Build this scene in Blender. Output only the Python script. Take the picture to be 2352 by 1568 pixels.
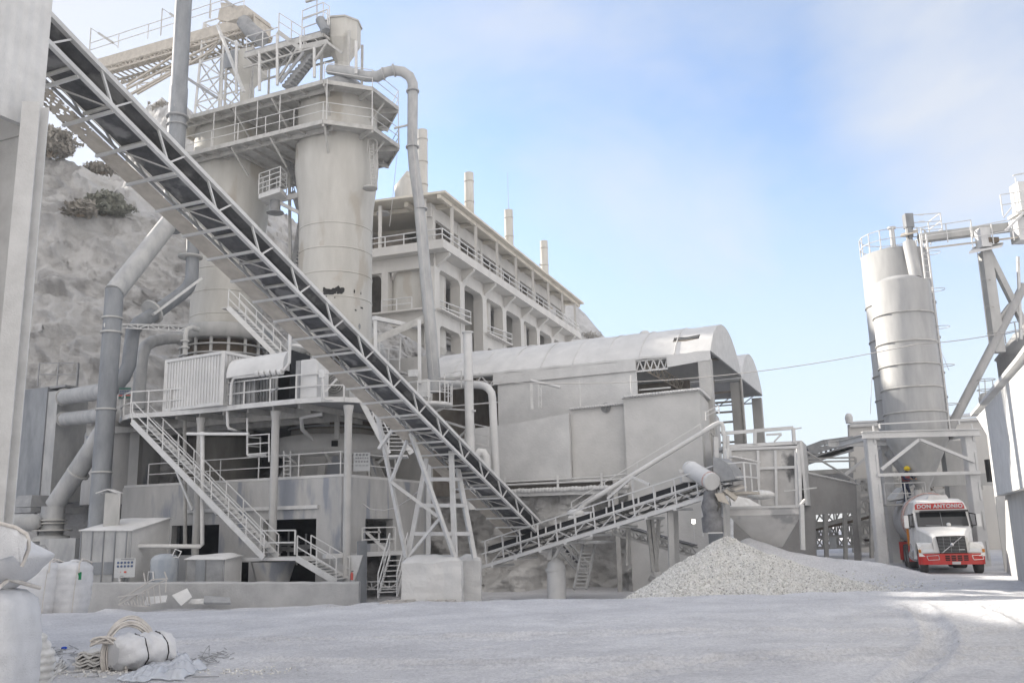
import bpy, math, random
import numpy as np
from math import sin, cos, radians, pi, sqrt, atan2
from mathutils import Vector as V, Matrix, noise
for o in list(bpy.data.objects): bpy.data.objects.remove(o)
random.seed(7)
S = bpy.context.scene
# ---------------------------------------------------------------- camera
EYE = 2.2; FPX = 2050.; PIT = radians(11.6); ROL = radians(1.4)
cam = bpy.data.cameras.new('camera'); cam.sensor_width = 36; cam.lens = FPX/2352*36; cam.clip_end = 3000; cam.clip_start = .1
co = bpy.data.objects.new('camera', cam); S.collection.objects.link(co); S.camera = co
F_ = V((0, cos(PIT), sin(PIT))); R0 = V((1, 0, 0)); U0 = V((0, -sin(PIT), cos(PIT)))
R_ = R0*cos(ROL)-U0*sin(ROL); U_ = U0*cos(ROL)+R0*sin(ROL)
m = Matrix((R_, U_, -F_)).transposed().to_4x4(); m.translation = V((0, 0, EYE)); co.matrix_world = m
S.render.resolution_x = 1024; S.render.resolution_y = 682
# ---------------------------------------------------------------- world and sun
SUN_AZ = -54.; SUN_EL = 26.
w = bpy.data.worlds.new('World'); S.world = w; w.use_nodes = True
nt = w.node_tree; nt.nodes.clear(); N = nt.nodes.new; L = nt.links.new
out = N('ShaderNodeOutputWorld'); bg = N('ShaderNodeBackground'); bg.inputs[1].default_value = .12
sky = N('ShaderNodeTexSky'); sky.sky_type = 'NISHITA'; sky.sun_disc = False
sky.sun_elevation = radians(SUN_EL); sky.sun_rotation = radians(SUN_AZ); sky.air_density = 1.0; sky.dust_density = 1.6; sky.ozone_density = 1.6; sky.altitude = 1500
tc = N('ShaderNodeTexCoord'); mp = N('ShaderNodeMapping'); mp.inputs['Scale'].default_value = (1, 1, 1.5); mp.inputs['Rotation'].default_value = (0.3, .5, .2)
n1 = N('ShaderNodeTexNoise'); n1.inputs['Scale'].default_value = 1.9; n1.inputs['Detail'].default_value = 8; n1.inputs['Roughness'].default_value = .56; n1.inputs['Distortion'].default_value = .35
cr = N('ShaderNodeValToRGB'); cr.color_ramp.elements[0].position = .5; cr.color_ramp.elements[0].color = (.04, .04, .04, 1); cr.color_ramp.elements[1].position = .78; cr.color_ramp.elements[1].color = (.8, .8, .8, 1)
# a bank of thin cloud low on the right, where the photograph has steam and cirrus
dp = N('ShaderNodeVectorMath'); dp.operation = 'DOT_PRODUCT'; cd = V((.50, .76, .42)).normalized(); dp.inputs[1].default_value = cd
mr = N('ShaderNodeMapRange'); mr.inputs[1].default_value = .972; mr.inputs[2].default_value = 1.0; mr.interpolation_type = 'SMOOTHSTEP'
sx = N('ShaderNodeSeparateXYZ'); hz = N('ShaderNodeMapRange'); hz.inputs[1].default_value = .46; hz.inputs[2].default_value = -.02; hz.inputs[3].default_value = 0; hz.inputs[4].default_value = .85; hz.interpolation_type = 'SMOOTHSTEP'
a1 = N('ShaderNodeMath'); a1.operation = 'MULTIPLY'; a1.inputs[1].default_value = .36
a2 = N('ShaderNodeMath'); a2.operation = 'ADD'; a3 = N('ShaderNodeMath'); a3.operation = 'MAXIMUM'; a3.use_clamp = True
mx = N('ShaderNodeMixRGB'); mx.inputs[2].default_value = (2.85, 2.95, 3.15, 1)
L(tc.outputs['Generated'], mp.inputs[0]); L(mp.outputs[0], n1.inputs[0])
L(tc.outputs['Generated'], dp.inputs[0]); L(dp.outputs['Value'], mr.inputs[0]); L(mr.outputs[0], a1.inputs[0]); L(n1.outputs[0], a2.inputs[0]); L(a1.outputs[0], a2.inputs[1])
L(a2.outputs[0], cr.inputs[0]); L(tc.outputs['Generated'], sx.inputs[0]); L(sx.outputs[2], hz.inputs[0])
gl = N('ShaderNodeVectorMath'); gl.operation = 'DOT_PRODUCT'; gl.inputs[1].default_value = V((-.55, .66, .5)).normalized()
gm = N('ShaderNodeMapRange'); gm.inputs[1].default_value = .86; gm.inputs[2].default_value = 1.0; gm.inputs[4].default_value = .9; gm.interpolation_type = 'SMOOTHSTEP'
L(tc.outputs['Generated'], gl.inputs[0]); L(gl.outputs['Value'], gm.inputs[0]); a4 = N('ShaderNodeMath'); a4.operation = 'MAXIMUM'; L(gm.outputs[0], a4.inputs[0]); L(hz.outputs[0], a4.inputs[1])
L(cr.outputs[0], a3.inputs[0]); L(a4.outputs[0], a3.inputs[1])
L(sky.outputs[0], mx.inputs[1]); L(a3.outputs[0], mx.inputs[0])
# added fill light: sky behind the camera, out of view, brightened to lift shaded faces
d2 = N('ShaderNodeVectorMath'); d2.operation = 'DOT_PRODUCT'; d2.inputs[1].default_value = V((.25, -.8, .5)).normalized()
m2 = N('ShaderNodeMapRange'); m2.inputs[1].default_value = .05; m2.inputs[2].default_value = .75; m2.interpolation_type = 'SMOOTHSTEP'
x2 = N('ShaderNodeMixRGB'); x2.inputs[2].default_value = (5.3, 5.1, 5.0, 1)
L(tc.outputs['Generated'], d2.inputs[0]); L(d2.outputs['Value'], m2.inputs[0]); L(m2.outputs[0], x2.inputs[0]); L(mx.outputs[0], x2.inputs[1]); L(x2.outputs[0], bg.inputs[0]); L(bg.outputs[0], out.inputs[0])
sl = bpy.data.lights.new('sun', 'SUN'); sl.energy = 4.6; sl.angle = radians(.5); sl.color = (1, .93, .82)
so = bpy.data.objects.new('sun', sl); S.collection.objects.link(so)
sd = V((sin(radians(SUN_AZ))*cos(radians(SUN_EL)), cos(radians(SUN_AZ))*cos(radians(SUN_EL)), sin(radians(SUN_EL))))
so.rotation_euler = sd.to_track_quat('Z', 'Y').to_euler(); so.location = (0, 0, 60)
vs = S.view_settings; vs.view_transform = 'Standard'; vs.look = 'None'; vs.gamma = 1; vs.exposure = 1.2
try: S.render.engine = 'CYCLES'; S.cycles.max_bounces = 6; S.cycles.diffuse_bounces = 3
except Exception: pass
# ---------------------------------------------------------------- surveying: real points from the photograph's sight lines
def ray(x, y):
    return F_+R_*((x-1176)/FPX)+U_*((784-y)/FPX)
O = V((0, 0, EYE))
def W(x, y, Y): d = ray(x, y); return O+d*(Y/d.y)
def H(x, y, z): d = ray(x, y); return O+d*((z-EYE)/d.z)
def azv(a): a = radians(a); return V((sin(a), cos(a), 0))
def PLN(x, y, P, az): a = radians(az); n = V((cos(a), -sin(a), 0)); d = ray(x, y); return O+d*(P.dot(n)/d.dot(n))
E = azv(24); D = azv(-66); Z = V((0, 0, 1))
def lerp(a, b, t): return a+(b-a)*t
# ---------------------------------------------------------------- mesh builder
WL = {}
class MB:
    def __init__(s): s.v = []; s.f = []; s.sm = []
    def add(s, vs, fs, sm=False):
        b = len(s.v); s.v += [tuple(p) for p in vs]; s.f += [tuple(i+b for i in f) for f in fs]; s.sm += [sm]*len(fs); return s
    def box(s, c, size, az=0, axes=None):
        c = V(c); a = azv(az+90) if axes is None else axes[0]; b = azv(az) if axes is None else axes[1]; u = Z if axes is None else axes[2]
        a = a*size[0]/2; b = b*size[1]/2; u = u*size[2]/2
        vs = [c+a*i+b*j+u*k for k in (-1, 1) for j in (-1, 1) for i in (-1, 1)]
        return s.add(vs, [(0, 2, 3, 1), (4, 5, 7, 6), (0, 1, 5, 4), (2, 6, 7, 3), (0, 4, 6, 2), (1, 3, 7, 5)])
    def beam(s, p, q, w=.1, h=None, up=Z):
        p = V(p); q = V(q); h = h or w; d = q-p; l = d.length
        if l < 1e-5: return s
        d.normalize(); a = d.cross(up)
        if a.length < .05: a = d.cross(V((1, 0, 0)))
        a.normalize(); u = a.cross(d).normalized()
        return s.box((p+q)/2, (w, l, h), axes=(a, d, u))
    def ibeam(s, p, q, w=.2, h=.3, t=.03):
        p = V(p); q = V(q); s.beam(p+Z*(h/2), q+Z*(h/2), w, t); s.beam(p-Z*(h/2), q-Z*(h/2), w, t); return s.beam(p, q, t, h-t)
    def tube(s, p, q, r, r2=None, n=10, cap=True, a0=0.):
        p = V(p); q = V(q); r2 = r if r2 is None else r2; d = (q-p).normalized()
        a = d.cross(Z)
        if a.length < .05: a = V((1, 0, 0))
        a.normalize(); b = d.cross(a).normalized()
        vs = []; k = [(cos(2*pi*i/n+a0), sin(2*pi*i/n+a0)) for i in range(n)]
        for c, rr in ((p, r), (q, r2)): vs += [c+a*(rr*x)+b*(rr*y) for x, y in k]
        fs = [(i, (i+1) % n, n+(i+1) % n, n+i) for i in range(n)]
        s.add(vs, fs, n > 6)
        if cap: s.add(vs, [tuple(range(n))[::-1], tuple(range(n, 2*n))])
        return s
    def path(s, pts, r, n=8, cap=True, rads=None):
        pts = [V(p) for p in pts]; k = len(pts); fr = None; vs = []
        for i, p in enumerate(pts):
            d = (pts[min(i+1, k-1)]-pts[max(i-1, 0)]).normalized()
            if fr is None:
                a = d.cross(Z)
                if a.length < .05: a = V((1, 0, 0))
            else: a = fr-d*fr.dot(d)
            a.normalize(); fr = a; b = d.cross(a); rr = rads[i] if rads else r
            vs += [p+a*(rr*cos(2*pi*j/n))+b*(rr*sin(2*pi*j/n)) for j in range(n)]
        fs = [(i*n+j, i*n+(j+1) % n, (i+1)*n+(j+1) % n, (i+1)*n+j) for i in range(k-1) for j in range(n)]
        s.add(vs, fs, True)
        if cap: s.add([vs[j] for j in range(n)], [tuple(range(n))[::-1]]); s.add(vs[-n:], [tuple(range(n))])
        return s
    def lathe(s, c, prof, n=32, cap=True, a0=0., sm=True, span=2*pi, ax=None):
        c = V(c); X, Y_, Zz = ax or (V((1, 0, 0)), V((0, 1, 0)), Z); vs = []; full = span > 6.28; m_ = n if full else n+1
        for r, z in prof: vs += [c+X*(r*cos(a0+span*i/n))+Y_*(r*sin(a0+span*i/n))+Zz*z for i in range(m_)]
        fs = []
        for k in range(len(prof)-1):
            for i in range(n): fs.append((k*m_+i, k*m_+(i+1) % m_, (k+1)*m_+(i+1) % m_, (k+1)*m_+i))
        s.add(vs, fs, sm)
        if cap and full: s.add(vs[:m_], [tuple(range(m_))[::-1]]); s.add(vs[-m_:], [tuple(range(m_))])
        return s
    def slab(s, pts, vec):
        pts = [V(p) for p in pts]; vec = V(vec); n = len(pts)
        vs = pts+[p+vec for p in pts]
        fs = [tuple(range(n)), tuple(range(n, 2*n))[::-1]]+[(i, n+i, n+(i+1) % n, (i+1) % n) for i in range(n)]
        return s.add(vs, fs)
    def quad(s, *p): return s.add(p, [tuple(range(len(p)))])
    def sphere(s, c, r, n=12, sc=(1, 1, 1)):
        c = V(c); k = n//2; vs = []; fs = []
        for i in range(k+1):
            for j in range(n): a = pi*i/k; b = 2*pi*j/n; vs.append(c+V((sin(a)*cos(b)*r*sc[0], sin(a)*sin(b)*r*sc[1], cos(a)*r*sc[2])))
        for i in range(k):
            for j in range(n): fs.append((i*n+j, (i+1)*n+j, (i+1)*n+(j+1) % n, i*n+(j+1) % n))
        return s.add(vs, fs, True)
    def rail(s, pts, h=1.05, sp=1.5, r=.028, mids=1):
        pts = [V(p) for p in pts]
        for a, b in zip(pts, pts[1:]):
            for k in range(mids+1): s.beam(a+Z*(h*(k+1)/(mids+1)-.004*k), b+Z*(h*(k+1)/(mids+1)-.004*k), 2*r-.006)
            n = max(1, round((b-a).length/sp))
            for i in range(n+(1 if (b-pts[-1]).length < 1e-6 and (pts[0]-pts[-1]).length > 1e-6 else 0)): q = lerp(a, b, i/n); s.beam(q, q+Z*h, 2*r)
        return s
    def truss(s, a0, a1, b0, b1, n, w=.08, web=.06, alt=True, verts=True):
        a0, a1, b0, b1 = map(V, (a0, a1, b0, b1)); s.beam(a0, a1, w); s.beam(b0, b1, w)
        for i in range(n):
            t0 = i/n; t1 = (i+1)/n
            if verts: s.beam(lerp(a0, a1, t0), lerp(b0, b1, t0), web)
            if alt and i % 2: s.beam(lerp(b0, b1, t0), lerp(a0, a1, t1), web)
            else: s.beam(lerp(a0, a1, t0), lerp(b0, b1, t1), web)
        return s
    def wall(s, P, dr, Lh, z0, z1, th, holes=()):
        P = V(P); dr = V(dr); nrm = dr.cross(Z)
        xs = sorted({0, Lh, *[h[0] for h in holes], *[h[1] for h in holes]}); zs = sorted({z0, z1, *[h[2] for h in holes], *[h[3] for h in holes]})
        for x0, x1 in zip(xs, xs[1:]):
            for y0, y1 in zip(zs, zs[1:]):
                cx = (x0+x1)/2; cz = (y0+y1)/2
                if any(h[0] < cx < h[1] and h[2] < cz < h[3] for h in holes): continue
                c = P+dr*cx; s.box((c.x, c.y, cz), (x1-x0, th, y1-y0), axes=(dr, nrm, Z))
        return s
    def build(s, name, mat, parent=None, bevel=0):
        me = bpy.data.meshes.new(name); o = bpy.data.objects.new(name, me)
        off = WL[parent.name] if parent else V((0, 0, 0))
        arr = np.array(s.v, dtype=float)
        if not parent and len(arr):
            lo, hi = arr.min(0), arr.max(0); off = V(((lo[0]+hi[0])/2, (lo[1]+hi[1])/2, lo[2])); o.location = off
        arr = arr-np.array(off)
        me.from_pydata(arr.tolist(), [], s.f); me.polygons.foreach_set('use_smooth', s.sm); me.update()
        me.materials.append(M[mat] if isinstance(mat, str) else mat); S.collection.objects.link(o)
        if parent: o.parent = parent
        WL[o.name] = off
        if bevel:
            b = o.modifiers.new('b', 'BEVEL'); b.width = bevel; b.segments = 2; b.limit_method = 'ANGLE'
        return o
def tag(o, label, cat, group=None, kind=None):
    if label: o['label'] = label
    if cat: o['category'] = cat
    if group: o['group'] = group
    if kind: o['kind'] = kind
    return o
def T(name, label, cat, loc, group=None):
    o = bpy.data.objects.new(name, None); S.collection.objects.link(o); o.location = V(loc); WL[o.name] = V(loc); o.empty_display_size = .3
    return tag(o, label, cat, group)
def copy_tree(o, loc=None, label=None, parent=None, rz=None):
    c = o.copy(); S.collection.objects.link(c)
    if parent: c.parent = parent
    if loc is not None: c.location = loc; WL[c.name] = V(loc)
    if rz is not None: c.rotation_euler.z = rz
    if label: c['label'] = label
    for ch in [x for x in S.collection.objects if x.parent == o]: copy_tree(ch, parent=c)
    return c
# ---------------------------------------------------------------- materials
M = {}
def mat(name, c1, c2=None, sc=1.5, rough=.9, bump=.3, bsc=30, streak=0, metal=0, c3=None, tsc=None, patch=None, bd=.03, bdet=6):
    m = bpy.data.materials.new(name); m.use_nodes = True; t = m.node_tree; b = t.nodes['Principled BSDF']; A = t.nodes.new; K = t.links.new
    b.inputs['Roughness'].default_value = rough; b.inputs['Metallic'].default_value = metal; b.inputs['Specular IOR Level'].default_value = .25
    c2 = c2 or tuple(x*.82 for x in c1)
    g = A('ShaderNodeNewGeometry'); mp = A('ShaderNodeMapping'); K(g.outputs['Position'], mp.inputs[0])
    if streak: mp.inputs['Scale'].default_value = (1, 1, streak)
    n = A('ShaderNodeTexNoise'); n.inputs['Scale'].default_value = sc; n.inputs['Detail'].default_value = 9; n.inputs['Roughness'].default_value = .62; K(mp.outputs[0], n.inputs[0])
    r = A('ShaderNodeValToRGB'); r.color_ramp.elements[0].position = .33; r.color_ramp.elements[1].position = .66
    r.color_ramp.elements[0].color = (*c2, 1); r.color_ramp.elements[1].color = (*c1, 1); K(n.outputs[0], r.inputs[0]); col = r.outputs[0]
    if c3:
        n3 = A('ShaderNodeTexNoise'); n3.inputs['Scale'].default_value = tsc or .6; n3.inputs['Detail'].default_value = 5
        mp3 = A('ShaderNodeMapping'); K(g.outputs['Position'], mp3.inputs[0]); mp3.inputs['Scale'].default_value = patch or (1, 1, 1); K(mp3.outputs[0], n3.inputs[0])
        r3 = A('ShaderNodeValToRGB'); r3.color_ramp.elements[0].position = .55; r3.color_ramp.elements[1].position = .62
        r3.color_ramp.elements[0].color = (0, 0, 0, 1); r3.color_ramp.elements[1].color = (1, 1, 1, 1); K(n3.outputs[0], r3.inputs[0])
        x = A('ShaderNodeMixRGB'); x.inputs[2].default_value = (*c3, 1); K(r3.outputs[0], x.inputs[0]); K(col, x.inputs[1]); col = x.outputs[0]
    K(col, b.inputs['Base Color'])
    if bump:
        nb = A('ShaderNodeTexNoise'); nb.inputs['Scale'].default_value = bsc; nb.inputs['Detail'].default_value = bdet; nb.inputs['Roughness'].default_value = .6 if bd < .1 else .68; K(g.outputs['Position'], nb.inputs[0])
        bp = A('ShaderNodeBump'); bp.inputs['Strength'].default_value = bump; bp.inputs['Distance'].default_value = bd; K(nb.outputs[0], bp.inputs['Height']); K(bp.outputs[0], b.inputs['Normal'])
    M[name] = m; return m
mat('steel', (0.484, 0.476, 0.456), (0.359, 0.351, 0.335), 2.5)
mat('steel_light', (.60, .598, .59), (.50, .498, .49), 2.5)
mat('steel_grey', (0.328, 0.332, 0.335), (0.234, 0.238, 0.246), 2)
mat('duct', (.27, .282, .295), (.18, .19, .205), 1.6, .7, .15, streak=.35)
mat('duct_dusty', (0.464, 0.460, 0.448), (0.352, 0.352, 0.344), 1.5, streak=.35)
mat('kiln', (0.516, 0.503, 0.469), (0.430, 0.417, 0.387), 1.2, .9, .35, 14, c3=(.40, .37, .325), tsc=.7, patch=(1, 1, .35), streak=.25)
mat('rust', (.36, .27, .20), (.42, .38, .33), 2)
mat('kiln_ring', (0.416, 0.400, 0.368), (0.336, 0.320, 0.296), 2)
mat('concrete', (0.492, 0.484, 0.467), (0.385, 0.381, 0.373), 1.1, .95, .5, 10, streak=.5)
mat('concrete_stain', (.46, .455, .445), (.37, .365, .36), 1.5, .95, .4, 12, c3=(.26, .275, .305), tsc=.8, patch=(1, 1, .22), streak=.3)
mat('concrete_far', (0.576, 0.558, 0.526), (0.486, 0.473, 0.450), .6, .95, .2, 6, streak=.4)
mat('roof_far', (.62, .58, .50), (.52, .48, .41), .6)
mat('block_wall', (0.584, 0.573, 0.556), (0.489, 0.485, 0.470), .8, .95, .5, 7)
mat('dustwhite', (0.619, 0.615, 0.606), (0.516, 0.516, 0.512), 1.0, .95, .5, 9)
mat('brown_dark', (.17, .14, .11), (.11, .09, .07), 1.5)
mat('dark', (.05, .048, .045), (.03, .03, .03), 2)
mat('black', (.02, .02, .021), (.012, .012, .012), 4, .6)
mat('belt', (.13, .132, .138), (.07, .072, .076), 3, .8, .3, 20, c3=(.22, .22, .22), tsc=1.2)
mat('beltdark', (.02, .02, .022), (.013, .013, .014), 3, .6)
mat('rock', (.50, .495, .49), (.35, .345, .34), .45, .95, .8, 4.5, c3=(.31, .305, .30), tsc=.3, patch=(1.4, 1.4, .5), bd=.22, bdet=14)
mat('rockwhite', (.70, .69, .67), (.56, .55, .535), .8, .95, 1, 2.2, bd=.25, bdet=14)
mat('wall_dust', (.42, .418, .415), (.33, .33, .33), 1.3, .95, .6, 14)
mat('grey_wall', (.35, .345, .34), (.28, .275, .27), .8, .95, .5, 9)
mat('bag', (.66, .665, .68), (.56, .565, .58), 3, .8, .6, 55)
mat('bagdirty', (.66, .655, .64), (.50, .49, .47), 5, .8, .4, 40)
mat('strap', (.62, .59, .55), (.48, .45, .42), 8)
mat('paint_white', (.70, .695, .68), (.56, .55, .53), 1.6, .45, .02)
mat('paint_red', (.50, .03, .028), (.42, .07, .06), 2.5, .5, .02)
mat('tyre', (.045, .044, .043), (.10, .098, .095), 3, .85)
mat('chrome', (.62, .62, .63), (.5, .5, .5), 3, .25, 0, metal=.8)
mat('tank', (.62, .62, .63), (.45, .44, .44), 1.3, .4, .03)
mat('orange', (.55, .2, .03), None, 3, .4)
mat('green', (.03, .22, .10), None, 3)
mat('sign_white', (.50, .51, .51), (.44, .45, .46), 3, .6, 0)
mat('sign_blue', (.10, .14, .24), None, 3, .6, 0)
mat('sign_red', (.55, .12, .10), None, 3, .6, 0)
mat('yellow', (.85, .62, .03), None, 3, .4, 0)
mat('skin', (.42, .25, .17), None, 3, .6, 0)
mat('navy', (.025, .035, .075), None, 3)
mat('jacket_red', (.25, .05, .05), (.08, .04, .05), 3)
mat('carpaint', (.035, .01, .016), None, 3, .2, 0)
mat('blue', (.02, .08, .5), None, 3)
mat('bark', (.22, .18, .14), None, 3)
mat('leaf', (.22, .225, .19), (.14, .145, .12), 6, .9, 0)
mat('leaf_dusty', (.30, .28, .25), (.20, .185, .16), 6, .9, 0)
mat('wire', (.5, .48, .46), None, 3, .7, 0)
mat('gravel', (.66, .645, .615), (.36, .35, .34), 9, .95, .6, 25)
def glass():
    m = bpy.data.materials.new('glass'); m.use_nodes = True; b = m.node_tree.nodes['Principled BSDF']
    b.inputs['Base Color'].default_value = (.012, .014, .016, 1); b.inputs['Roughness'].default_value = .12; b.inputs['Specular IOR Level'].default_value = .6; M['glass'] = m
    m = bpy.data.materials.new('plastic'); m.use_nodes = True; b = m.node_tree.nodes['Principled BSDF']
    b.inputs['Base Color'].default_value = (.80, .83, .88, 1); b.inputs['Roughness'].default_value = .22; b.inputs['Transmission Weight'].default_value = .45; b.inputs['IOR'].default_value = 1.15; b.inputs['Alpha'].default_value = .75; M['plastic'] = m
    m = bpy.data.materials.new('lamp'); m.use_nodes = True; b = m.node_tree.nodes['Principled BSDF']
    b.inputs['Emission Color'].default_value = (1, .97, .85, 1); b.inputs['Emission Strength'].default_value = 4; M['lamp'] = m
    m = bpy.data.materials.new('lamp_glass'); m.use_nodes = True; b = m.node_tree.nodes['Principled BSDF']
    b.inputs['Base Color'].default_value = (.55, .56, .57, 1); b.inputs['Roughness'].default_value = .15; M['lamp_glass'] = m
glass()
def ribbed(name, base, dirv, period):      # corrugated sheet: a dusty colour with a wave bump along a wall's own direction
    m = M[base].copy(); m.name = name; t = m.node_tree; A = t.nodes.new; K = t.links.new; b = t.nodes['Principled BSDF']
    g = A('ShaderNodeNewGeometry'); d = A('ShaderNodeVectorMath'); d.operation = 'DOT_PRODUCT'; d.inputs[1].default_value = dirv
    K(g.outputs['Position'], d.inputs[0]); q = A('ShaderNodeMath'); q.operation = 'MULTIPLY'; q.inputs[1].default_value = 2*pi/period; K(d.outputs['Value'], q.inputs[0])
    s_ = A('ShaderNodeMath'); s_.operation = 'SINE'; K(q.outputs[0], s_.inputs[0])
    bp = A('ShaderNodeBump'); bp.inputs['Strength'].default_value = .25; bp.inputs['Distance'].default_value = .02; K(s_.outputs[0], bp.inputs['Height'])
    old = b.inputs['Normal'].links[0].from_socket if b.inputs['Normal'].links else None
    if old: K(old, bp.inputs['Normal'])
    K(bp.outputs[0], b.inputs['Normal']); M[name] = m
ribbed('sheet_e', 'steel_light', E, .22); ribbed('sheet_d', 'dustwhite', D, .3)
def ground_mat():
    m = bpy.data.materials.new('ground_dust'); m.use_nodes = True; t = m.node_tree; b = t.nodes['Principled BSDF']; A = t.nodes.new; K = t.links.new
    b.inputs['Roughness'].default_value = .95; b.inputs['Specular IOR Level'].default_value = .1; g = A('ShaderNodeNewGeometry')
    def nz(sc, det, scale=(1, 1, 1), rot=0, ro=.6, dist=0):
        mp = A('ShaderNodeMapping'); mp.inputs['Scale'].default_value = scale; mp.inputs['Rotation'].default_value = (0, 0, rot); K(g.outputs['Position'], mp.inputs[0])
        n = A('ShaderNodeTexNoise'); n.inputs['Scale'].default_value = sc; n.inputs['Detail'].default_value = det; n.inputs['Roughness'].default_value = ro; n.inputs['Distortion'].default_value = dist; K(mp.outputs[0], n.inputs[0]); return n.outputs[0]
    def ramp(i, p0, c0, p1, c1):
        r = A('ShaderNodeValToRGB'); e = r.color_ramp.elements; e[0].position = p0; e[0].color = (*c0, 1); e[1].position = p1; e[1].color = (*c1, 1); K(i, r.inputs[0]); return r.outputs[0]
    big = ramp(nz(.45, 8, (1, 1.25, 1), .25, .62, .6), .35, (.60, .602, .622), .65, (.75, .752, .768))
    fine = ramp(nz(16, 8, (1, 1, 1), 0, .8), .36, (.66, .66, .67), .58, (1, 1, 1))
    x = A('ShaderNodeMixRGB'); x.blend_type = 'MULTIPLY'; x.inputs[0].default_value = .8; K(big, x.inputs[1]); K(fine, x.inputs[2]); K(x.outputs[0], b.inputs['Base Color'])
    h1 = nz(11, 10, (1, 1, 1), 0, .78); h2 = nz(1.8, 6, (1, 1.5, 1), .35, .62, .5)
    ad = A('ShaderNodeMath'); ad.operation = 'MULTIPLY_ADD'; ad.inputs[1].default_value = 2.2; K(h2, ad.inputs[0]); K(h1, ad.inputs[2])
    bp = A('ShaderNodeBump'); bp.inputs['Strength'].default_value = .9; bp.inputs['Distance'].default_value = .07; K(ad.outputs[0], bp.inputs['Height']); K(bp.outputs[0], b.inputs['Normal'])
    M['ground'] = m
ground_mat()
# ---------------------------------------------------------------- ground
def sst(a, b, x): t = min(1, max(0, (x-a)/(b-a))); return t*t*(3-2*t)
TR = [  # tyre tracks: (start, end, curvature)
 (V((4.2, 11.5, 0)), V((9.3, 21.5, 0)), -.6), (V((6.3, 11.5, 0)), V((11.0, 21.0, 0)), -.6), (V((-1, 12, 0)), V((8, 15.5, 0)), 1.0), (V((-6, 19, 0)), V((12, 17.6, 0)), .5), (V((-3, 16, 0)), V((14, 14.2, 0)), -.7)]
def gh(x, y):
    m = 1-sst(9.5, 14.5, x-(y-30)*.12)
    low = -min(max(0, y-27.)*.093, 1.15)
    z = low*m-.1*sst(24, 34, y)*(1-m)
    if -4 < x < 14 and 24 < y < 30: z += .06*math.exp(-((y-26.6)/.9)**2)*(1+.6*noise.noise(V((x*.6, 0, 3))))
    # dust bank that runs down from the gravel to the lorry
    ax, ay, bx, by = 9.6, 37.6, 16.0, 35.6; tt = min(1, max(0, ((x-ax)*(bx-ax)+(y-ay)*(by-ay))/((bx-ax)**2+(by-ay)**2)))
    dx = x-(ax+(bx-ax)*tt); dy = y-(ay+(by-ay)*tt); hh = 2.45*(1-tt)**1.2+.02
    z += hh*math.exp(-(dx*dx+dy*dy)/(3.2*(1-.3*tt)))
    if -17 < x < 2 and 33 < y < 39: z += .16*math.exp(-((y-(37.2 if x < -6.5 else 34.1))/.6)**2)*max(0, 1+1.2*noise.noise(V((x*.7, 0, 8))))
    return z
def ghd(x, y):
    z = gh(x, y)
    z += .045*noise.noise(V((x*.9, y*.9, 0)))+.024*noise.noise(V((x*3.1, y*3.1, 5)))+(.014*noise.noise(V((x*8, y*8, 7))) if y < 24 else 0)+.08*noise.noise(V((x*.15, y*.2, 9)))
    if y < 30:
        for a, b, c in TR:
            d = b-a; l2 = d.x*d.x+d.y*d.y; t = ((x-a.x)*d.x+(y-a.y)*d.y)/l2
            if -.1 < t < 1.1:
                s_ = ((x-a.x)*d.y-(y-a.y)*d.x)/sqrt(l2)+c*4*t*(1-t)
                if abs(s_) < .45: z += (-.06+.03*sin(t*sqrt(l2)*17+abs(s_)*24))*math.exp(-(s_/.24)**4)+.045*math.exp(-((abs(s_)-.33)/.08)**2)
    return z
def grid(xs, ys, fz, name, mt, kind='structure'):
    b = MB(); nx = len(xs); ny = len(ys)
    b.v = [(x, y, fz(x, y)) for y in ys for x in xs]; b.f = [(j*nx+i, j*nx+i+1, (j+1)*nx+i+1, (j+1)*nx+i) for j in range(ny-1) for i in range(nx-1)]; b.sm = [True]*len(b.f)
    o = b.build(name, mt); o['kind'] = kind; return o
def rng(*seg):
    r = []
    for a, b, s_ in seg: r += list(np.arange(a, b, s_))
    return r
grid(rng((-600, -100, 100), (-100, -20, 8), (-20, -9, .5), (-9, 14, .08), (14, 30, .4), (30, 100, 7), (100, 700, 100)), rng((-30, 10, 5), (10, 22, .075), (22, 30, .2), (30, 46, .35), (46, 100, 4), (100, 900, 80)), ghd, 'ground', 'ground')
# ---------------------------------------------------------------- hill behind the works
def interp(tab, x):
    if x <= tab[0][0]: return tab[0][1]
    for (a, b), (c, d) in zip(tab, tab[1:]):
        if x <= c: t = (x-a)/(c-a); return b+(d-b)*t
    return tab[-1][1]
def ar(px, py, Y): p = W(px, py, Y); return (p.x/Y, p.z)
R1 = [(-2.4, 40), (-1.3, 47), (-.95, 44), (-.72, 34)]+[ar(x, y, 64) for x, y in ((0, 345), (80, 352), (165, 362), (245, 395), (300, 440), (400, 530), (560, 600), (700, 660), (900, 760), (1100, 900))]+[(0.1, 3)]  # leading entries: unseen ridge off to the left, heights set to shade the yard
R2 = [(-2.4, 45), (-1.3, 50), (-.95, 46), (-.7, 38)]+[ar(x, y, 92) for x, y in ((0, 430), (200, 440), (270, 415), (315, 310), (350, 262), (385, 248), (430, 262), (500, 330), (600, 470), (680, 530), (800, 640), (1100, 800))]+[(0.1, 8)]
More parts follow.
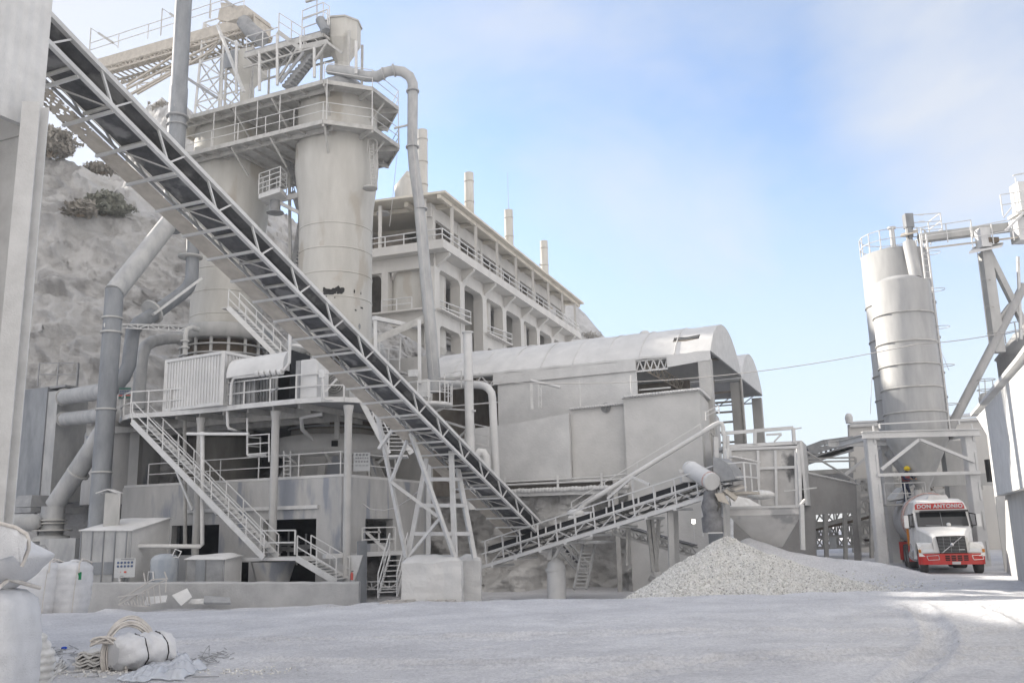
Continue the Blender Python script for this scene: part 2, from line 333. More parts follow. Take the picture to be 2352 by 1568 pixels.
def hillpt(a, v):
    z1 = interp(R1, a); z2 = interp(R2, a)
    if v < 1:
        foot = 51.5 if a < -.2 else 51.5+14*sst(-.2, -.05, a)
        Y = foot+(65-foot)*v**1.15; zz = -1.3+(z1+1.3)*(v**.8)
    elif v < 2: u = v-1; Y = 65+27*u; zz = z1+(z2-z1)*sst(0, 1, u)
    else: u = v-2; Y = 92+60*u; zz = z2-(z2+5)*u*u
    p = V((a*Y, Y, zz)); q = p*.11
    d = noise.turbulence_vector(q, 5, False, noise_basis='PERLIN_ORIGINAL', amplitude_scale=.55, frequency_scale=2.1)
    rg = abs(noise.noise(V((p.x*.16+p.z*.1, p.y*.1, p.z*.22))))+.5*abs(noise.noise(V((p.x*.5+p.z*.3, p.y*.3, p.z*.9))))+.3*abs(noise.noise(V((p.x*1.3+p.z*.8, p.y, p.z*2.3))))
    am = min(1, v*3) if v < 2 else 1
    rk = p.x*.55+p.z*.9; e1 = noise.noise(V((rk*.35, p.y*.2, p.z*.28-p.x*.12))); fr_ = (1-abs(e1)*2.2)
    rg2 = abs(noise.noise(V((p.x*2.9+p.z*1.2, p.y*.5, p.z*4.6))))
    return p+(d*.9+V((0, -1, .25))*(1.5*(.35-rg)+.9*max(0, fr_)**3*.8-.35*rg2))*am
hb = MB(); aa = rng((-2.4, -.62, .06), (-.62, -.1, .0024), (-.1, .12, .02)); vv = rng((0, 1, .0065), (1, 2, .02), (2, 3.01, .1))
hb.v = [tuple(hillpt(a, v)) for v in vv for a in aa]; nx = len(aa)
hb.f = [(j*nx+i, j*nx+i+1, (j+1)*nx+i+1, (j+1)*nx+i) for j in range(len(vv)-1) for i in range(nx-1)]; hb.sm = [True]*len(hb.f)
hb.build('hill', 'rock')['kind'] = 'structure'
def fh(x, y):
    p = W(1385, 752, 150); c = V((p.x-10, 170, 0)); return max(-2, (p.z+3)*math.exp(-(((x-c.x)/26)**2+((y-c.y)/30)**2))*1.3-3)+1.2*noise.noise(V((x*.12, y*.12, 0)))+.5*noise.noise(V((x*.5, y*.5, 0)))
grid(rng((-50, 62, 2)), rng((125, 230, 2)), fh, 'far_hill', 'rock')
def bush(name, c, rad, label, n, m='leaf', seed=1, group='bushes on the hill'):
    rd = random.Random(seed); t = T(name, label, 'bush', c-Z*rad[2]*.6, group); b = MB()
    for k in range(n):
        while 1:
            q = V((rd.uniform(-1, 1), rd.uniform(-1, 1), rd.uniform(-.6, 1)))
            if q.length < 1: break
        lump = .7+.5*noise.noise(q*2.2+V((seed, 0, 0)))
        p = c+V((q.x*rad[0], q.y*rad[1], q.z*rad[2]))*lump*1.25
        s = rd.uniform(.12, .3); a = V((rd.gauss(0, 1), rd.gauss(0, 1), rd.gauss(0, 1))).normalized(); u = a.orthogonal().normalized()
        b.add([p+a*s, p+u*s*.45, p-a*s, p-u*s*.45], [(0, 1, 2, 3)])
    b.build('foliage', m, t)
    b = MB(); base = c-Z*rad[2]*.8
    for k in range(9): b.tube(base+V((rd.uniform(-.3, .3), 0, 0)), c+V((rd.uniform(-.6, .6)*rad[0], rd.uniform(-.6, .6)*rad[1], rd.uniform(-.2, .7)*rad[2])), .07, .02, 5)
    b.build('stem', 'bark', t)
def hy(px, py, Ya, Yb):   # first point of the hill along a sight line
    a = ray(px, py).x/ray(px, py).y; best = None
    for v in np.arange(0.02, 2.6, .01):
        p = hillpt(a, v); q = W(px, py, p.y)
        if q.z < p.z: return p
    return W(px, py, Ya)
bush('bush', W(114, 332, 63.5), (2.0, 1.6, 1.3), 'grey-brown bush on the hilltop beside the white steel column', 3800, 'leaf_dusty', 3)
p = hy(258, 487, 60, 0); bush('bush', p+V((0, -.6, .2)), (1.9, 1.0, 1.05), 'dark green bush halfway down the cliff face', 3600, 'leaf', 5)
p = hy(215, 503, 60, 0); bush('bush', p+V((0, -.8, .2)), (1.2, .8, .7), 'small dusty bush left of the dark green one on the cliff', 1100, 'leaf_dusty', 6)
bush('bush', W(378, 250, 89), (1.6, 1.2, .8), 'sparse dry bush on the far knoll behind the grey stack', 500, 'leaf_dusty', 8)
bush('bush', W(235, 388, 65.5), (1.8, 1, .5), 'low dry scrub on the rim of the cliff under the conveyor', 500, 'leaf_dusty', 9)
bush('bush', V((14, 158, fh(14, 158)+.2)), (2.5, 1.5, .9), 'dry scrub on the far hill at the end of the concrete gallery', 400, 'leaf_dusty', 10)
# ---------------------------------------------------------------- concrete kiln building (long gallery on top)
CE = azv(20); CD = azv(-70)
t = T('kiln_building', 'long pale concrete kiln building with an open roofed gallery along its top', 'building', W(1020, 830, 72))
cs = W(1018, 548, 70); zt = cs.z; L0 = 41.; Wd = 12.5
def cb(s, u, z): q = cs+CE*s+CD*u; return V((q.x, q.y, z))
b = MB(); b.slab([cb(0, 0, zt-.75), cb(L0, 0, zt-.75), cb(L0, Wd, zt-.75), cb(0, Wd, zt-.75)], Z*.75)
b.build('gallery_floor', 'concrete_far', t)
b = MB(); zr = zt+3.8
b.slab([cb(-.4, -.4, zr), cb(L0+.6, -.4, zr), cb(L0+.6, Wd+.9, zr+.35), cb(-.4, Wd+.9, zr+.35)], Z*.2)
b.slab([cb(-.3, .1, zr-.35), cb(L0+.5, .1, zr-.35), cb(L0+.5, .38, zr-.35), cb(-.3, .38, zr-.35)], Z*.34)
for k in range(8): b.beam(cb(2.3+5.3*k, .4, zr-.18), cb(1.4+5.3*k, Wd-.4, zr+.05), .3, .35)
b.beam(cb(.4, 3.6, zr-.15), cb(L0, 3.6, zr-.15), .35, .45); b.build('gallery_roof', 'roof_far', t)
for k in range(8):
    b = MB(); b.beam(cb(2.3+5.3*k, .22, zt), cb(2.3+5.3*k, .22, zr-.05), .26); b.build('gallery_post', 'concrete_far', t)
for k in range(3):
    b = MB(); b.beam(cb(.3, 1.0+4.2*k+.8, zt), cb(.3, 1.8+4.2*k, zr), .28); b.build('gallery_post', 'concrete_far', t)
b = MB(); b.rail([cb(0.15, Wd, zt), cb(.15, .15, zt), cb(L0-.2, .15, zt), cb(L0-.2, Wd, zt)], .95, 1.75, .045, 1); b.build('railing', 'steel_light', t)
b = MB()
for k in range(8):
    b.box(cb(1.6+5.3*k, 1.95, zt+1.8), (.8, .5, 3.4), az=20)
b.slab([cb(1, 1.6, zt+2.5), cb(L0-1, 1.6, zt+2.5), cb(L0-1, 1.6, zr-.1), cb(1, 1.6, zr-.1)], CD*.35)
b.slab([cb(1, 9.8, zt), cb(L0-1, 9.8, zt), cb(L0-1, 9.8, zr), cb(1, 9.8, zr)], CD*.2); 
b.build('inner_wall', 'concrete_far', t)
b = MB()
for k in range(4): b.box(cb(6+10.2*k, 7.5, zt+1.3), (3, 3, 2.6), az=20)
b.slab([cb(4.2, 3.2, zt), cb(L0-2, 3.2, zt), cb(L0-2, 3.2, zt+3.2), cb(4.2, 3.2, zt+3.2)], CD*.2); b.build('kiln_head', mat('brown_mid', (.30, .265, .23), (.19, .17, .15), 1.2), t)
zg = 6.
colS = [1.5+5.3*k for k in range(8)]
def haunch(b, s, zb, sg, dr=CE, u=1.3, r=.6, th=.8):      # rounded corner under a beam
    pts = []; o = cb(0, 0, 0)
    for q in range(7):
        a = q/6*pi/2; pts.append((sg*(r-r*sin(a)), -(r-r*cos(a))))
    P = [(0, 0)]+[(sg*r, 0)]+[(sg*(r-r*sin(a/6*pi/2)), -(r*(1-cos(a/6*pi/2)))) for a in range(1, 7)]
    if dr is CE: b.slab([cb(s+x, u, zb+y) for x, y in P], CD*th)
    else: b.slab([cb(u, s+x, zb+y) for x, y in P], CE*th)
for k, s in enumerate(colS):
    b = MB(); b.box(cb(s, 1.75, (zg+zt-.75)/2), (.95, 1.0, zt-.75-zg), az=20)
    b.slab([cb(s-.2, 1.3, zt-.76), cb(s-.2, .1, zt-.76), cb(s-.2, .1, zt-.95), cb(s-.2, 1.3, zt-1.9)], CE*.4)
    b.build('column', 'concrete_far', t)
uL = (PLN(870, 700, cs, -70)-cs).dot(CD)
for u in (uL, uL+4.5):
    b = MB(); b.box(cb(1.4, u, (zg+zt-.75)/2), (.62, .8, zt-.75-zg), az=20); b.build('column', 'concrete_far', t)
b = MB(); zl = zt-5.6
b.slab([cb(1, 1.3, zt-1.9), cb(L0-1, 1.3, zt-1.9), cb(L0-1, 1.3, zt-.76), cb(1, 1.3, zt-.76)], CD*.8)
b.slab([cb(1.03, 2.3, zt-1.9), cb(1.03, Wd-1.2, zt-1.9), cb(1.03, Wd-1.2, zt-.76), cb(1.03, 2.3, zt-.76)], CE*.8)
for k in range(0, 7):
    s0 = colS[k]+.48; s1 = colS[k+1]-.48; haunch(b, s0, zt-1.9, 1); haunch(b, s1, zt-1.9, -1)
    z2 = zl-(0 if k % 2 == 0 else 1.3); uo = 1.32 if k % 2 == 0 else 4.5
    b.slab([cb(s0, uo, z2-1.1), cb(s1, uo, z2-1.1), cb(s1, uo, z2), cb(s0, uo, z2)], CD*.75)
    if k % 2 == 0: haunch(b, s0, z2-1.1, 1); haunch(b, s1, z2-1.1, -1)
haunch(b, 2.3, zt-1.9, 1, CD); haunch(b, uL-.5, zt-1.9, -1, CD); haunch(b, uL+.5, zt-1.9, 1, CD)
b.slab([cb(1.05, 2.3, zl-1.1), cb(1.05, Wd-1.3, zl-1.1), cb(1.05, Wd-1.3, zl), cb(1.05, 2.3, zl)], CE*.75); haunch(b, uL-.5, zl-1.1, -1, CD)
b.build('beam', 'concrete_far', t)
for k in (0, 2, 4, 6): b = MB(); b.slab([cb(colS[k]-.2, .75, zl), cb(colS[k+1]+.8, .75, zl), cb(colS[k+1]+.8, 2.4, zl), cb(colS[k]-.2, 2.4, zl)], Z*.14); b.build('ledge', 'concrete_far', t)
b = MB(); b.slab([cb(.4, 2, zl), cb(2.4, 2, zl), cb(2.4, 11, zl), cb(.4, 11, zl)], Z*.14); b.build('ledge', 'concrete_far', t)
for k in (0, 2, 4, 6): b = MB(); b.rail([cb(colS[k]+.6, 1.6, zl+.14), cb(colS[k+1]+.7, .8, zl+.14), cb(colS[k+1]+.7, 2.4, zl+.14)], 1, 1.7, .045, 1); b.build('ledge_railing', 'steel_light', t)
for k in (1, 3, 5): b = MB(); b.rail([cb(colS[k]+.6, 4.4, zl-1.3), cb(colS[k+1]-.5, 4.4, zl-1.3)], 1, 1.7, .045, 1); b.build('ledge_railing', 'steel_light', t)
b = MB(); b.rail([cb(.5, uL, zl+.14), cb(.5, uL-2.8, zl+.14)], 1, 1.7, .045, 1); b.build('ledge_railing', 'steel_light', t)
for k in range(4):
    b = MB(); c = cb(4.0+10.6*k, 4.35, zg); b.lathe(c, [(2.5, 0), (2.5, 6), (2.53, 6.05), (2.5, 6.1), (2.5, 11), (2.55, 11.05), (2.5, 11.1), (2.5, zt-.8-zg)], 36); b.build('kiln_shell', 'kiln', t)
b = MB(); b.slab([cb(2, 8.6, zg), cb(L0, 8.6, zg), cb(L0, 8.6, zt-.8), cb(2, 8.6, zt-.8)], CD*.3)
b.build('rear_wall', 'brown_mid', t); b = MB()
for k in (1, 3, 5): b.box(cb(colS[k]+3.0, 6.2, (zg+zt-.9)/2), (2.6, 2, zt-.9-zg), az=20)
b.build('inner_pier', 'concrete', t)
for k, (px, py, dx) in enumerate(((970, 300, 0), (1077, 398, 1), (1168, 483, 2), (1249, 554, 3))):
    c = cb(4.6+10.4*k, 6.5, 0); q = ray(px, py); tt = O+q*((c.y-O.y)/q.y)
    s_ = T('chimney_stack', ['tallest pale stack, nearest of the four on the gallery roof, behind the gooseneck pipe', 'pale round stack on the gallery roof, second from the near end', 'pale round stack with a thin aerial, third from the near end of the gallery roof', 'pale round stack nearest the far end of the gallery roof'][k], 'chimney', V((tt.x, tt.y, zr)), 'stacks rising through the gallery roof')
    b = MB(); b.lathe(V((tt.x, tt.y, zr+.1)), [(.6, 0), (.6, 1.5), (.48, 1.6), (.48, tt.z-zr-.1)], 20); b.build('shaft', 'kiln', s_)
    b = MB()
    for j in range(3): b.lathe(V((tt.x, tt.y, tt.z-1-2.2*j)), [(.48, 0), (.53, .02), (.53, .1), (.48, .12)], 20, False)
    b.build('band', 'kiln_ring', s_)
    if k == 2: b = MB(); b.tube(tt, tt+Z*4.6, .03, .02, 5); b.build('aerial', 'steel', s_)
    if k == 3: b = MB(); [b.box(tt+V((-.55, 0, -3-.8*j)), (.3, .3, .12)) for j in range(2)]; b.build('bracket', 'steel', s_)
c = cb(2.5, 8.6, 0); q = W(936, 452, c.y); t2 = T('vent_cowl', 'small pale housing with a pointed top on the near end of the gallery roof', 'vent', V((q.x, q.y, zr+.3)))
b = MB(); hh = W(936, 427, q.y).z-zr-.3; b.lathe(V((q.x, q.y, zr+.3)), [(1.15, 0), (1.15, hh), (.1, hh+1.4)], 8); b.build('hood', 'kiln', t2)
b = MB(); b.box(V((q.x-.2, q.y-1.15, zr+.9)), (.5, .2, .7)); b.build('hatch', 'brown_dark', t2)
p = cb(1.2, 6.2, zr-.15); b = MB(); b.lathe(p-Z*.25, [(.05, .28), (.55, .2), (.6, 0)], 14); tag(b.build('ceiling_lamp', 'lamp_glass'), 'round pale lamp under the near end of the gallery roof', 'lamp')
# ---------------------------------------------------------------- barrel-roofed warehouse
Pw = W(1632, 820, 46); Pw = V((Pw.x, Pw.y, 0)); ze = 10.9; GE = azv(23.5)
def wp(s, u, z): q = Pw+D*s+GE*u; return V((q.x, q.y, z))     # s along the facade to the left, u away through the gable
t = T('warehouse', 'dust-covered warehouse with a barrel-vaulted roof open at its gable end', 'warehouse', wp(8, 4, 3))
def barrel(nm, u0, u1, rise, s0, s1, z0, notch=False):
    c = (u1-u0)/2; R = (c*c+rise*rise)/(2*rise); n = 22; arc = []
    for i in range(n+1): u = -c+2*c*i/n; arc.append((u0+c+u, z0+sqrt(max(0, R*R-u*u))-(R-rise)))
    b = MB(); ns = 24; vs = []
    for j in range(ns+1):
        s = s0+(s1-s0)*j/ns
        for i, (u, z) in enumerate(arc): vs.append(wp(s, u, z+.02*sin(j*1.7+i*.3)+.05*noise.noise(V((s, u, 0)))))
    fs = [(j*(n+1)+i, j*(n+1)+i+1, (j+1)*(n+1)+i+1, (j+1)*(n+1)+i) for j in range(ns) for i in range(n) if not (notch and j in (1, 2) and i in (2, ))]
    b.add(vs, fs, True); b.add([v-Z*.1 for v in vs], fs, True)
    for i in range(n): b.quad(vs[i], vs[i+1], vs[i+1]-Z*.1, vs[i]-Z*.1)
    for j in range(ns): a = j*(n+1); b.quad(vs[a], vs[a+n+1], vs[a+n+1]-Z*.12, vs[a]-Z*.12)
    b.build('roof', 'dustwhite', t)
    for j in range(1, 9): b = MB(); q_ = s0+(s1-s0)*j/9; b.path([wp(q_, u, z+.015) for u, z in arc], .028, 4, False); b.build('roof_seam', 'dustwhite', t)
    b = MB(); P = [wp(s0-.02, u, z) for u, z in arc]; b.slab(P, D*.12); b.build('gable', 'steel_light', t)
    return arc
barrel('a', 0, 9.5, 2.2, 0, 17.3, ze, True); barrel('b', 9.55, 18., 2.15, 0, 17.3, ze-.15)
b = MB()
fx = lambda px: (PLN(px, 880, Pw, -66)-Pw).dot(D)
b.wall(wp(fx(1462), .12, 0), D, fx(1142)-fx(1462), 5.6, ze, .12)
b.slab([wp(.0, -.03, ze-.02), wp(fx(1535), -.03, ze-.02), wp(fx(1535), -.03, ze-.68), wp(fx(1600), -.03, ze-.55), wp(0., -.03, ze-.5)], GE*.08)
b.slab([wp(fx(1462), -.06, ze-.15), wp(fx(1133), -.06, ze-.15), wp(fx(1133), -.06, ze-.75), wp(fx(1462), -.06, ze-.7)], GE*.07)
b.build('wall', 'dustwhite', t)
for s, u in ((.35, .25), (.35, 9.5), (.35, 17.7)):
    b = MB(); b.box(wp(s, u, (ze-.9)/2+2-.5), (.65, .5, ze-4+.3+.8), az=-156); b.build('column', 'concrete', t)
for (s0, s1, u) in ((fx(1535), fx(1462), .15), (fx(1142), 17.2, .15), (.5, 8, 17.8)):
    b = MB(); b.truss(wp(s0, u, ze-.15), wp(s1, u, ze-.15), wp(s0, u, ze-.72), wp(s1, u, ze-.72), 9, .09, .06, True, False)
    if u < 1: b.beam(wp(s0, u+.3, ze-1.7), wp(s1, u+.3, ze-1.7), .08)
    b.build('truss', 'steel_light', t)
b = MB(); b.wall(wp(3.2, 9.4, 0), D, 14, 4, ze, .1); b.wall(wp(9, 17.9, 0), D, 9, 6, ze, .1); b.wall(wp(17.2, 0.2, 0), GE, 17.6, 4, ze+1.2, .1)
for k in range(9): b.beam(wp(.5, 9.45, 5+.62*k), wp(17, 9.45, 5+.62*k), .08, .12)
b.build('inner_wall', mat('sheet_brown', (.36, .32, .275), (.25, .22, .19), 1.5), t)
b = MB()
for u in (1.2, 2.6, 4.7, 6.8, 8.2):
    R = (4.75**2+2.2**2)/4.4; z = ze+sqrt(R*R-(u-4.75)**2)-(R-2.2)-.2; b.beam(wp(0.2, u, z), wp(17, u, z), .07, .12)
for k in range(1, 5):
    b.truss(wp(.2+3.4*k, .3, ze-.1), wp(.2+3.4*k, 9.3, ze-.1), wp(.2+3.4*k, .3, ze-.7), wp(.2+3.4*k, 9.3, ze-.7), 10, .06, .05)
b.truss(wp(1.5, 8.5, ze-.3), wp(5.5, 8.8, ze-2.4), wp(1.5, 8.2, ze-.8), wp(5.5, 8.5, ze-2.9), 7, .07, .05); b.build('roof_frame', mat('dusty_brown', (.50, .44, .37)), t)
b = MB(); b.sphere(wp(4.7, 4.7, ze+2.25), .35, 10, (1, 1, .7)); b.build('roof_vent', 'dustwhite', t)
b = MB(); b.lathe(wp(0, 9.2, 0), [(.09, 4.5), (.09, ze-.2)], 8); b.build('downpipe', 'steel', t)
# ---------------------------------------------------------------- block building below it
Pb = W(1605, 900, 44); Pb = V((Pb.x, Pb.y, 0))
def bp(s, u, z): q = Pb+D*s+GE*u; return V((q.x, q.y, z))
t = T('block_building', 'blank blockwork building coated in pale dust below the barrel roof', 'building', bp(4, 2, 0))
b = MB(); b.slab([bp(0, 0, -1.3), bp(3.9, 0, -1.3), bp(3.9, 0, 8.5), bp(0, 0, 8.5)], GE*.3)
b.slab([bp(0.01, .31, -1.3), bp(0.01, 5, -1.3), bp(0.01, 5, 7.6), bp(.01, 2.6, 8.1), bp(.01, .31, 8.5)], D*.3)
b.build('wall', 'block_wall', t)
b = MB(); b.slab([bp(-.12, -.15, 8.5), bp(4, -.15, 8.42), bp(4, 2.4, 8.3), bp(-.12, 2.4, 8.3)], Z*.14)
for i in range(26): q = bp(.15*i, -.14, 8.56-.003*i); b.sphere(q, .11, 6, (1, 1, .6+.3*noise.noise(q*3)))
b.build('roof_edge', 'dustwhite', t)
b = MB(); z0 = PLN(1380, 1100, Pb, -66).z
b.slab([bp(3.9, .5, z0), bp(7.0, .5, z0), bp(7.0, .5, 8.1), bp(3.9, .5, 8.2)], GE*.25); b.build('recessed_panel', 'block_wall', t)
b = MB(); b.slab([bp(3.95, .32, 8.16), bp(7.05, .32, 8.1), bp(7.05, 1.2, 8.1), bp(3.95, 1.2, 8.16)], Z*.12)
for i in range(22): q = bp(4+.14*i, .36, 8.22-.003*i); b.sphere(q, .1, 6, (1, 1, .7))
b.build('panel_cap', 'dustwhite', t)
b = MB(); q = PLN(1392, 936, bp(0, .47, 0), -66)
for r_ in (.22, .15, .08): b.lathe(q, [(r_, 0), (r_+.035, 0), (r_+.035, .08), (r_, .08)], 18, False, ax=(D, Z, -GE))
b.build('round_vent', 'steel_grey', t)
b = MB(); b.slab([bp(7.0, .2, 4.4), bp(13.2, .2, 4.6), bp(13.2, .2, 7.45), bp(10, .2, 7.6), bp(7.0, .2, 7.9)], GE*.25); b.build('parapet_wall', 'dustwhite', t)
b = MB(); b.slab([bp(3.9, -.25, z0-.75), bp(13.6, -.25, z0-.7), bp(13.6, 1.2, z0-.6), bp(3.9, 1.2, z0-.65)], Z*.28)
for i in range(46): q = bp(4+.2*i, -.15, z0-.45+.06*noise.noise(V((i*.4, 0, 0)))); b.sphere(q, .28, 7, (1, 1, .55))
b.build('ledge', 'dustwhite', t)
b = MB(); b.path([bp(3.9, -.2, z0-.05), bp(5.5, -.2, z0-.08), bp(13.5, -.25, z0-.1)], .06, 6); b.path([bp(3.9, -.15, z0+.2), bp(5.2, -.15, z0+.1), bp(13.5, -.2, z0+.05)], .05, 6)
for s in (5.2, 7.6, 10.6): b.beam(bp(s, -.2, z0-.5), bp(s, -.2, z0+.3), .12)
b.build('pipe_run', 'steel_light', t)
b = MB(); p0 = W(1412, 1090, 45.2); b.beam(V((p0.x, p0.y, -1.2)), V((p0.x, p0.y, z0-.1)), .22); b.build('drainpipe', 'steel', t)
b = MB(); b.path([bp(.02, .4, 2.2), bp(.02, .4, 6)], .04, 6); b.rail([bp(-.35, .3, 6.1), bp(-.35, 1.4, 6.)], .7, .6, .03, 1); b.build('wall_bracket', 'steel', t)
# pole and lattice arm on the wall, two short pipes
b = MB(); q = PLN(1235, 935, bp(0, .9, 0), -66); q2 = PLN(1330, 875, bp(0, .9, 0), -66)
b.beam(PLN(1333, 935, bp(0, .1, 0), -66), PLN(1331, 873, bp(0, .1, 0), -66), .07); b.build('pipe_stub', 'steel_light', t)
b = MB(); b.beam(PLN(1451, 905, bp(0, .1, 0), -66), PLN(1449, 862, bp(0, .1, 0), -66), .09); b.build('pipe_stub', 'steel_light', t)
t = T('lattice_mast', 'short lattice mast with a drooping dusty boom in front of the warehouse wall', 'mast', PLN(1240, 938, bp(0, .9, 0), -66)); B9 = bp(0, .9, 0)
b = MB(); b.truss(PLN(1238, 936, B9, -66), PLN(1237, 880, B9, -66), PLN(1244, 936, B9, -66), PLN(1243, 880, B9, -66), 7, .05, .04); b.build('mast', 'steel_light', t)
b = MB(); b.path([PLN(1219, 873, B9, -66), PLN(1232, 877, B9, -66), PLN(1262, 883, B9, -66), PLN(1287, 890, B9, -66)], .09, 6); b.build('boom', 'dustwhite', t)
b = MB(); b.beam(PLN(1222, 940, B9, -66), PLN(1220, 880, B9, -66), .16); b.build('post', 'steel_light', t)
# rock face under the ledge
b = MB(); P1 = bp(3.4, 0, 0); n1 = 90; n2 = 60; vs = []
for j in range(n2+1):
    for i in range(n1+1):
        s = -1.0+18.5*i/n1; z = -1.4+(z0-.6+1.4)*j/n2; q = P1+D*s; q = V((q.x, q.y, z))
        k = 2.1*(abs(noise.noise(q*.33+V((3, 1, 0))))+.55*abs(noise.noise(q*.9))+.25*abs(noise.noise(q*2.3))+.1*noise.noise(q*6))
        un = 2.4*(1-sst(0, 4.5, z+1.4))*math.exp(-((s-3.2)/2.2)**2)      # the hollow behind the ladder
        fl = -1.6*(1-sst(0, 2.2, z+1.4))
        vs.append(q+GE*(.1+k+un+fl*(1 if s < 1 or s > 6 else .1)))
b.add(vs, [(j*(n1+1)+i, j*(n1+1)+i+1, (j+1)*(n1+1)+i+1, (j+1)*(n1+1)+i) for j in range(n2) for i in range(n1)], True)
b.build('rock_face', 'rockwhite')['kind'] = 'structure'
# ================================================================ shaft kilns
KA = V((-9.97, 49, 0)); NN = -E
def kp(s, u, z): q = KA+D*s+NN*u; return V((q.x, q.y, z))
KS = 7.85; Z1 = 26.55; Z2 = 24.15; ZR = 7.9
for k, (s, lab) in enumerate(((0, 'tall pale shaft kiln with black flaking patches low on its shell, in front'), (KS, 'tall shaft kiln with a smooth stained shell, behind the long conveyor'))):
    t = T('shaft_kiln', lab, 'kiln', kp(s, 0, ZR), 'shaft kilns'); c = kp(s, 0, 0); zb = 12.3 if k == 0 else 14.0
    b = MB(); b.lathe(c, [(2.07, zb), (2.07, 19), (2.12, 20.2), (2.38, 22.4), (2.4, 22.8), (2.36, Z2+.3), (2.3, Z2+.4), (2.3, Z1), (1.4, Z1+.9), (.4, Z1+1.2)], 48); b.build('shell', 'kiln', t)
    for z in (14.6, 16.0, 17.4, 18.8): b = MB(); b.lathe(c, [(2.07, z), (2.10, z+.01), (2.10, z+.06), (2.07, z+.07)], 48, False); b.build('weld_band', 'kiln', t)
    b = MB(); b.lathe(c, [(2.08, zb+.1), (2.7, zb-.05), (2.75, zb-.1), (2.75, zb-.85), (2.2, zb-.86)], 40); b.build('collar', 'duct_dusty', t)
    b = MB(); b.lathe(c, [(2.25, 7.4), (2.25, zb-1.3), (1.9, zb-1.25), (1.9, zb-.7)], 32); b.build('burner_ring', 'brown_dark', t)
    b = MB()
    for j in range(16):
        a = 2*pi*j/16; q = c+V((cos(a), sin(a), 0))*2.45; b.tube(V((q.x, q.y, 8)), V((q.x, q.y, zb-.6)), .1, n=8); b.tube(V((q.x, q.y, 10.9)), V((q.x, q.y, 11.3)), .2, n=8)
    for z in (9.6, 10.6, 11.2, 12.2, 12.7)[:3 if k == 0 else 5]: b.lathe(c, [(2.5, z), (2.6, z), (2.6, z+.09), (2.5, z+.09)], 32, False)
    b.build('burner_pipes', 'duct_dusty', t)
    b = MB(); b.lathe(c, [(2.25, 2.5), (2.25, ZR-.35)], 32); b.build('lower_shell', mat('old_shell', (.34, .325, .30), (.23, .22, .205), 1.5, streak=.25), t)
# black flaked patches and dust stains on the front kiln: thin plates that follow the curve of the shell
def patch(px, py, wx, hy_, seed, m_, t, rr=2.085):
    rd = random.Random(seed); q = ray(px, py); c = KA; dxy = V((q.x, q.y, 0)); o = V((0, 0, 0))
    A = dxy.dot(dxy); B_ = -2*dxy.dot(c); C_ = c.dot(c)-rr*rr; tt = (-B_-sqrt(B_*B_-4*A*C_))/(2*A); p = O+q*tt; a0 = atan2(p.y-c.y, p.x-c.x)
    n = 26; vs = []
    for i in range(n):
        a = 2*pi*i/n; k = .75+.5*noise.noise(V((cos(a)*1.6+seed, sin(a)*1.6, 0)))
        aa_ = a0+wx*k*cos(a)/rr; vs.append(V((c.x+rr*cos(aa_), c.y+rr*sin(aa_), p.z+hy_*k*sin(a))))
    b = MB(); b.add(vs, [tuple(range(n))]); return b.build('flaked_patch', m_, t)
kt = [o for o in S.collection.objects if o.name == 'shaft_kiln'][0]
for a_ in ((749, 670, .3, .3, 1), (763, 669, .34, .26, 12), (780, 666, .3, .34, 13), (814, 669, .05, .16, 4), (769, 683, .05, .05, 5), (829, 674, .04, .1, 16), (831, 707, .12, .07, 7), (817, 712, .08, .06, 8), (826, 750, .12, .2, 9)):
    patch(*a_, 'black' if a_[4] != 9 else 'steel_grey', kt)
mat('stain', (.47, .44, .40), (.40, .375, .34), 3)
for a_ in ((741, 467, .14, .26, 21), (740, 560, .2, .28, 22), (775, 640, .26, .2, 23), (783, 628, .14, .3, 24), (820, 690, .26, .55, 25), (800, 745, .5, .2, 26), (835, 455, .45, .3, 27)): patch(*a_, 'stain', kt, 2.08)
for a_ in ((715, 320, .05, .9, 41), (742, 330, .04, 1.2, 42), (812, 335, .05, .8, 43), (846, 345, .04, 1.1, 44)): patch(*a_, 'stain', kt, 2.36 if a_[1] < 350 else 2.08)
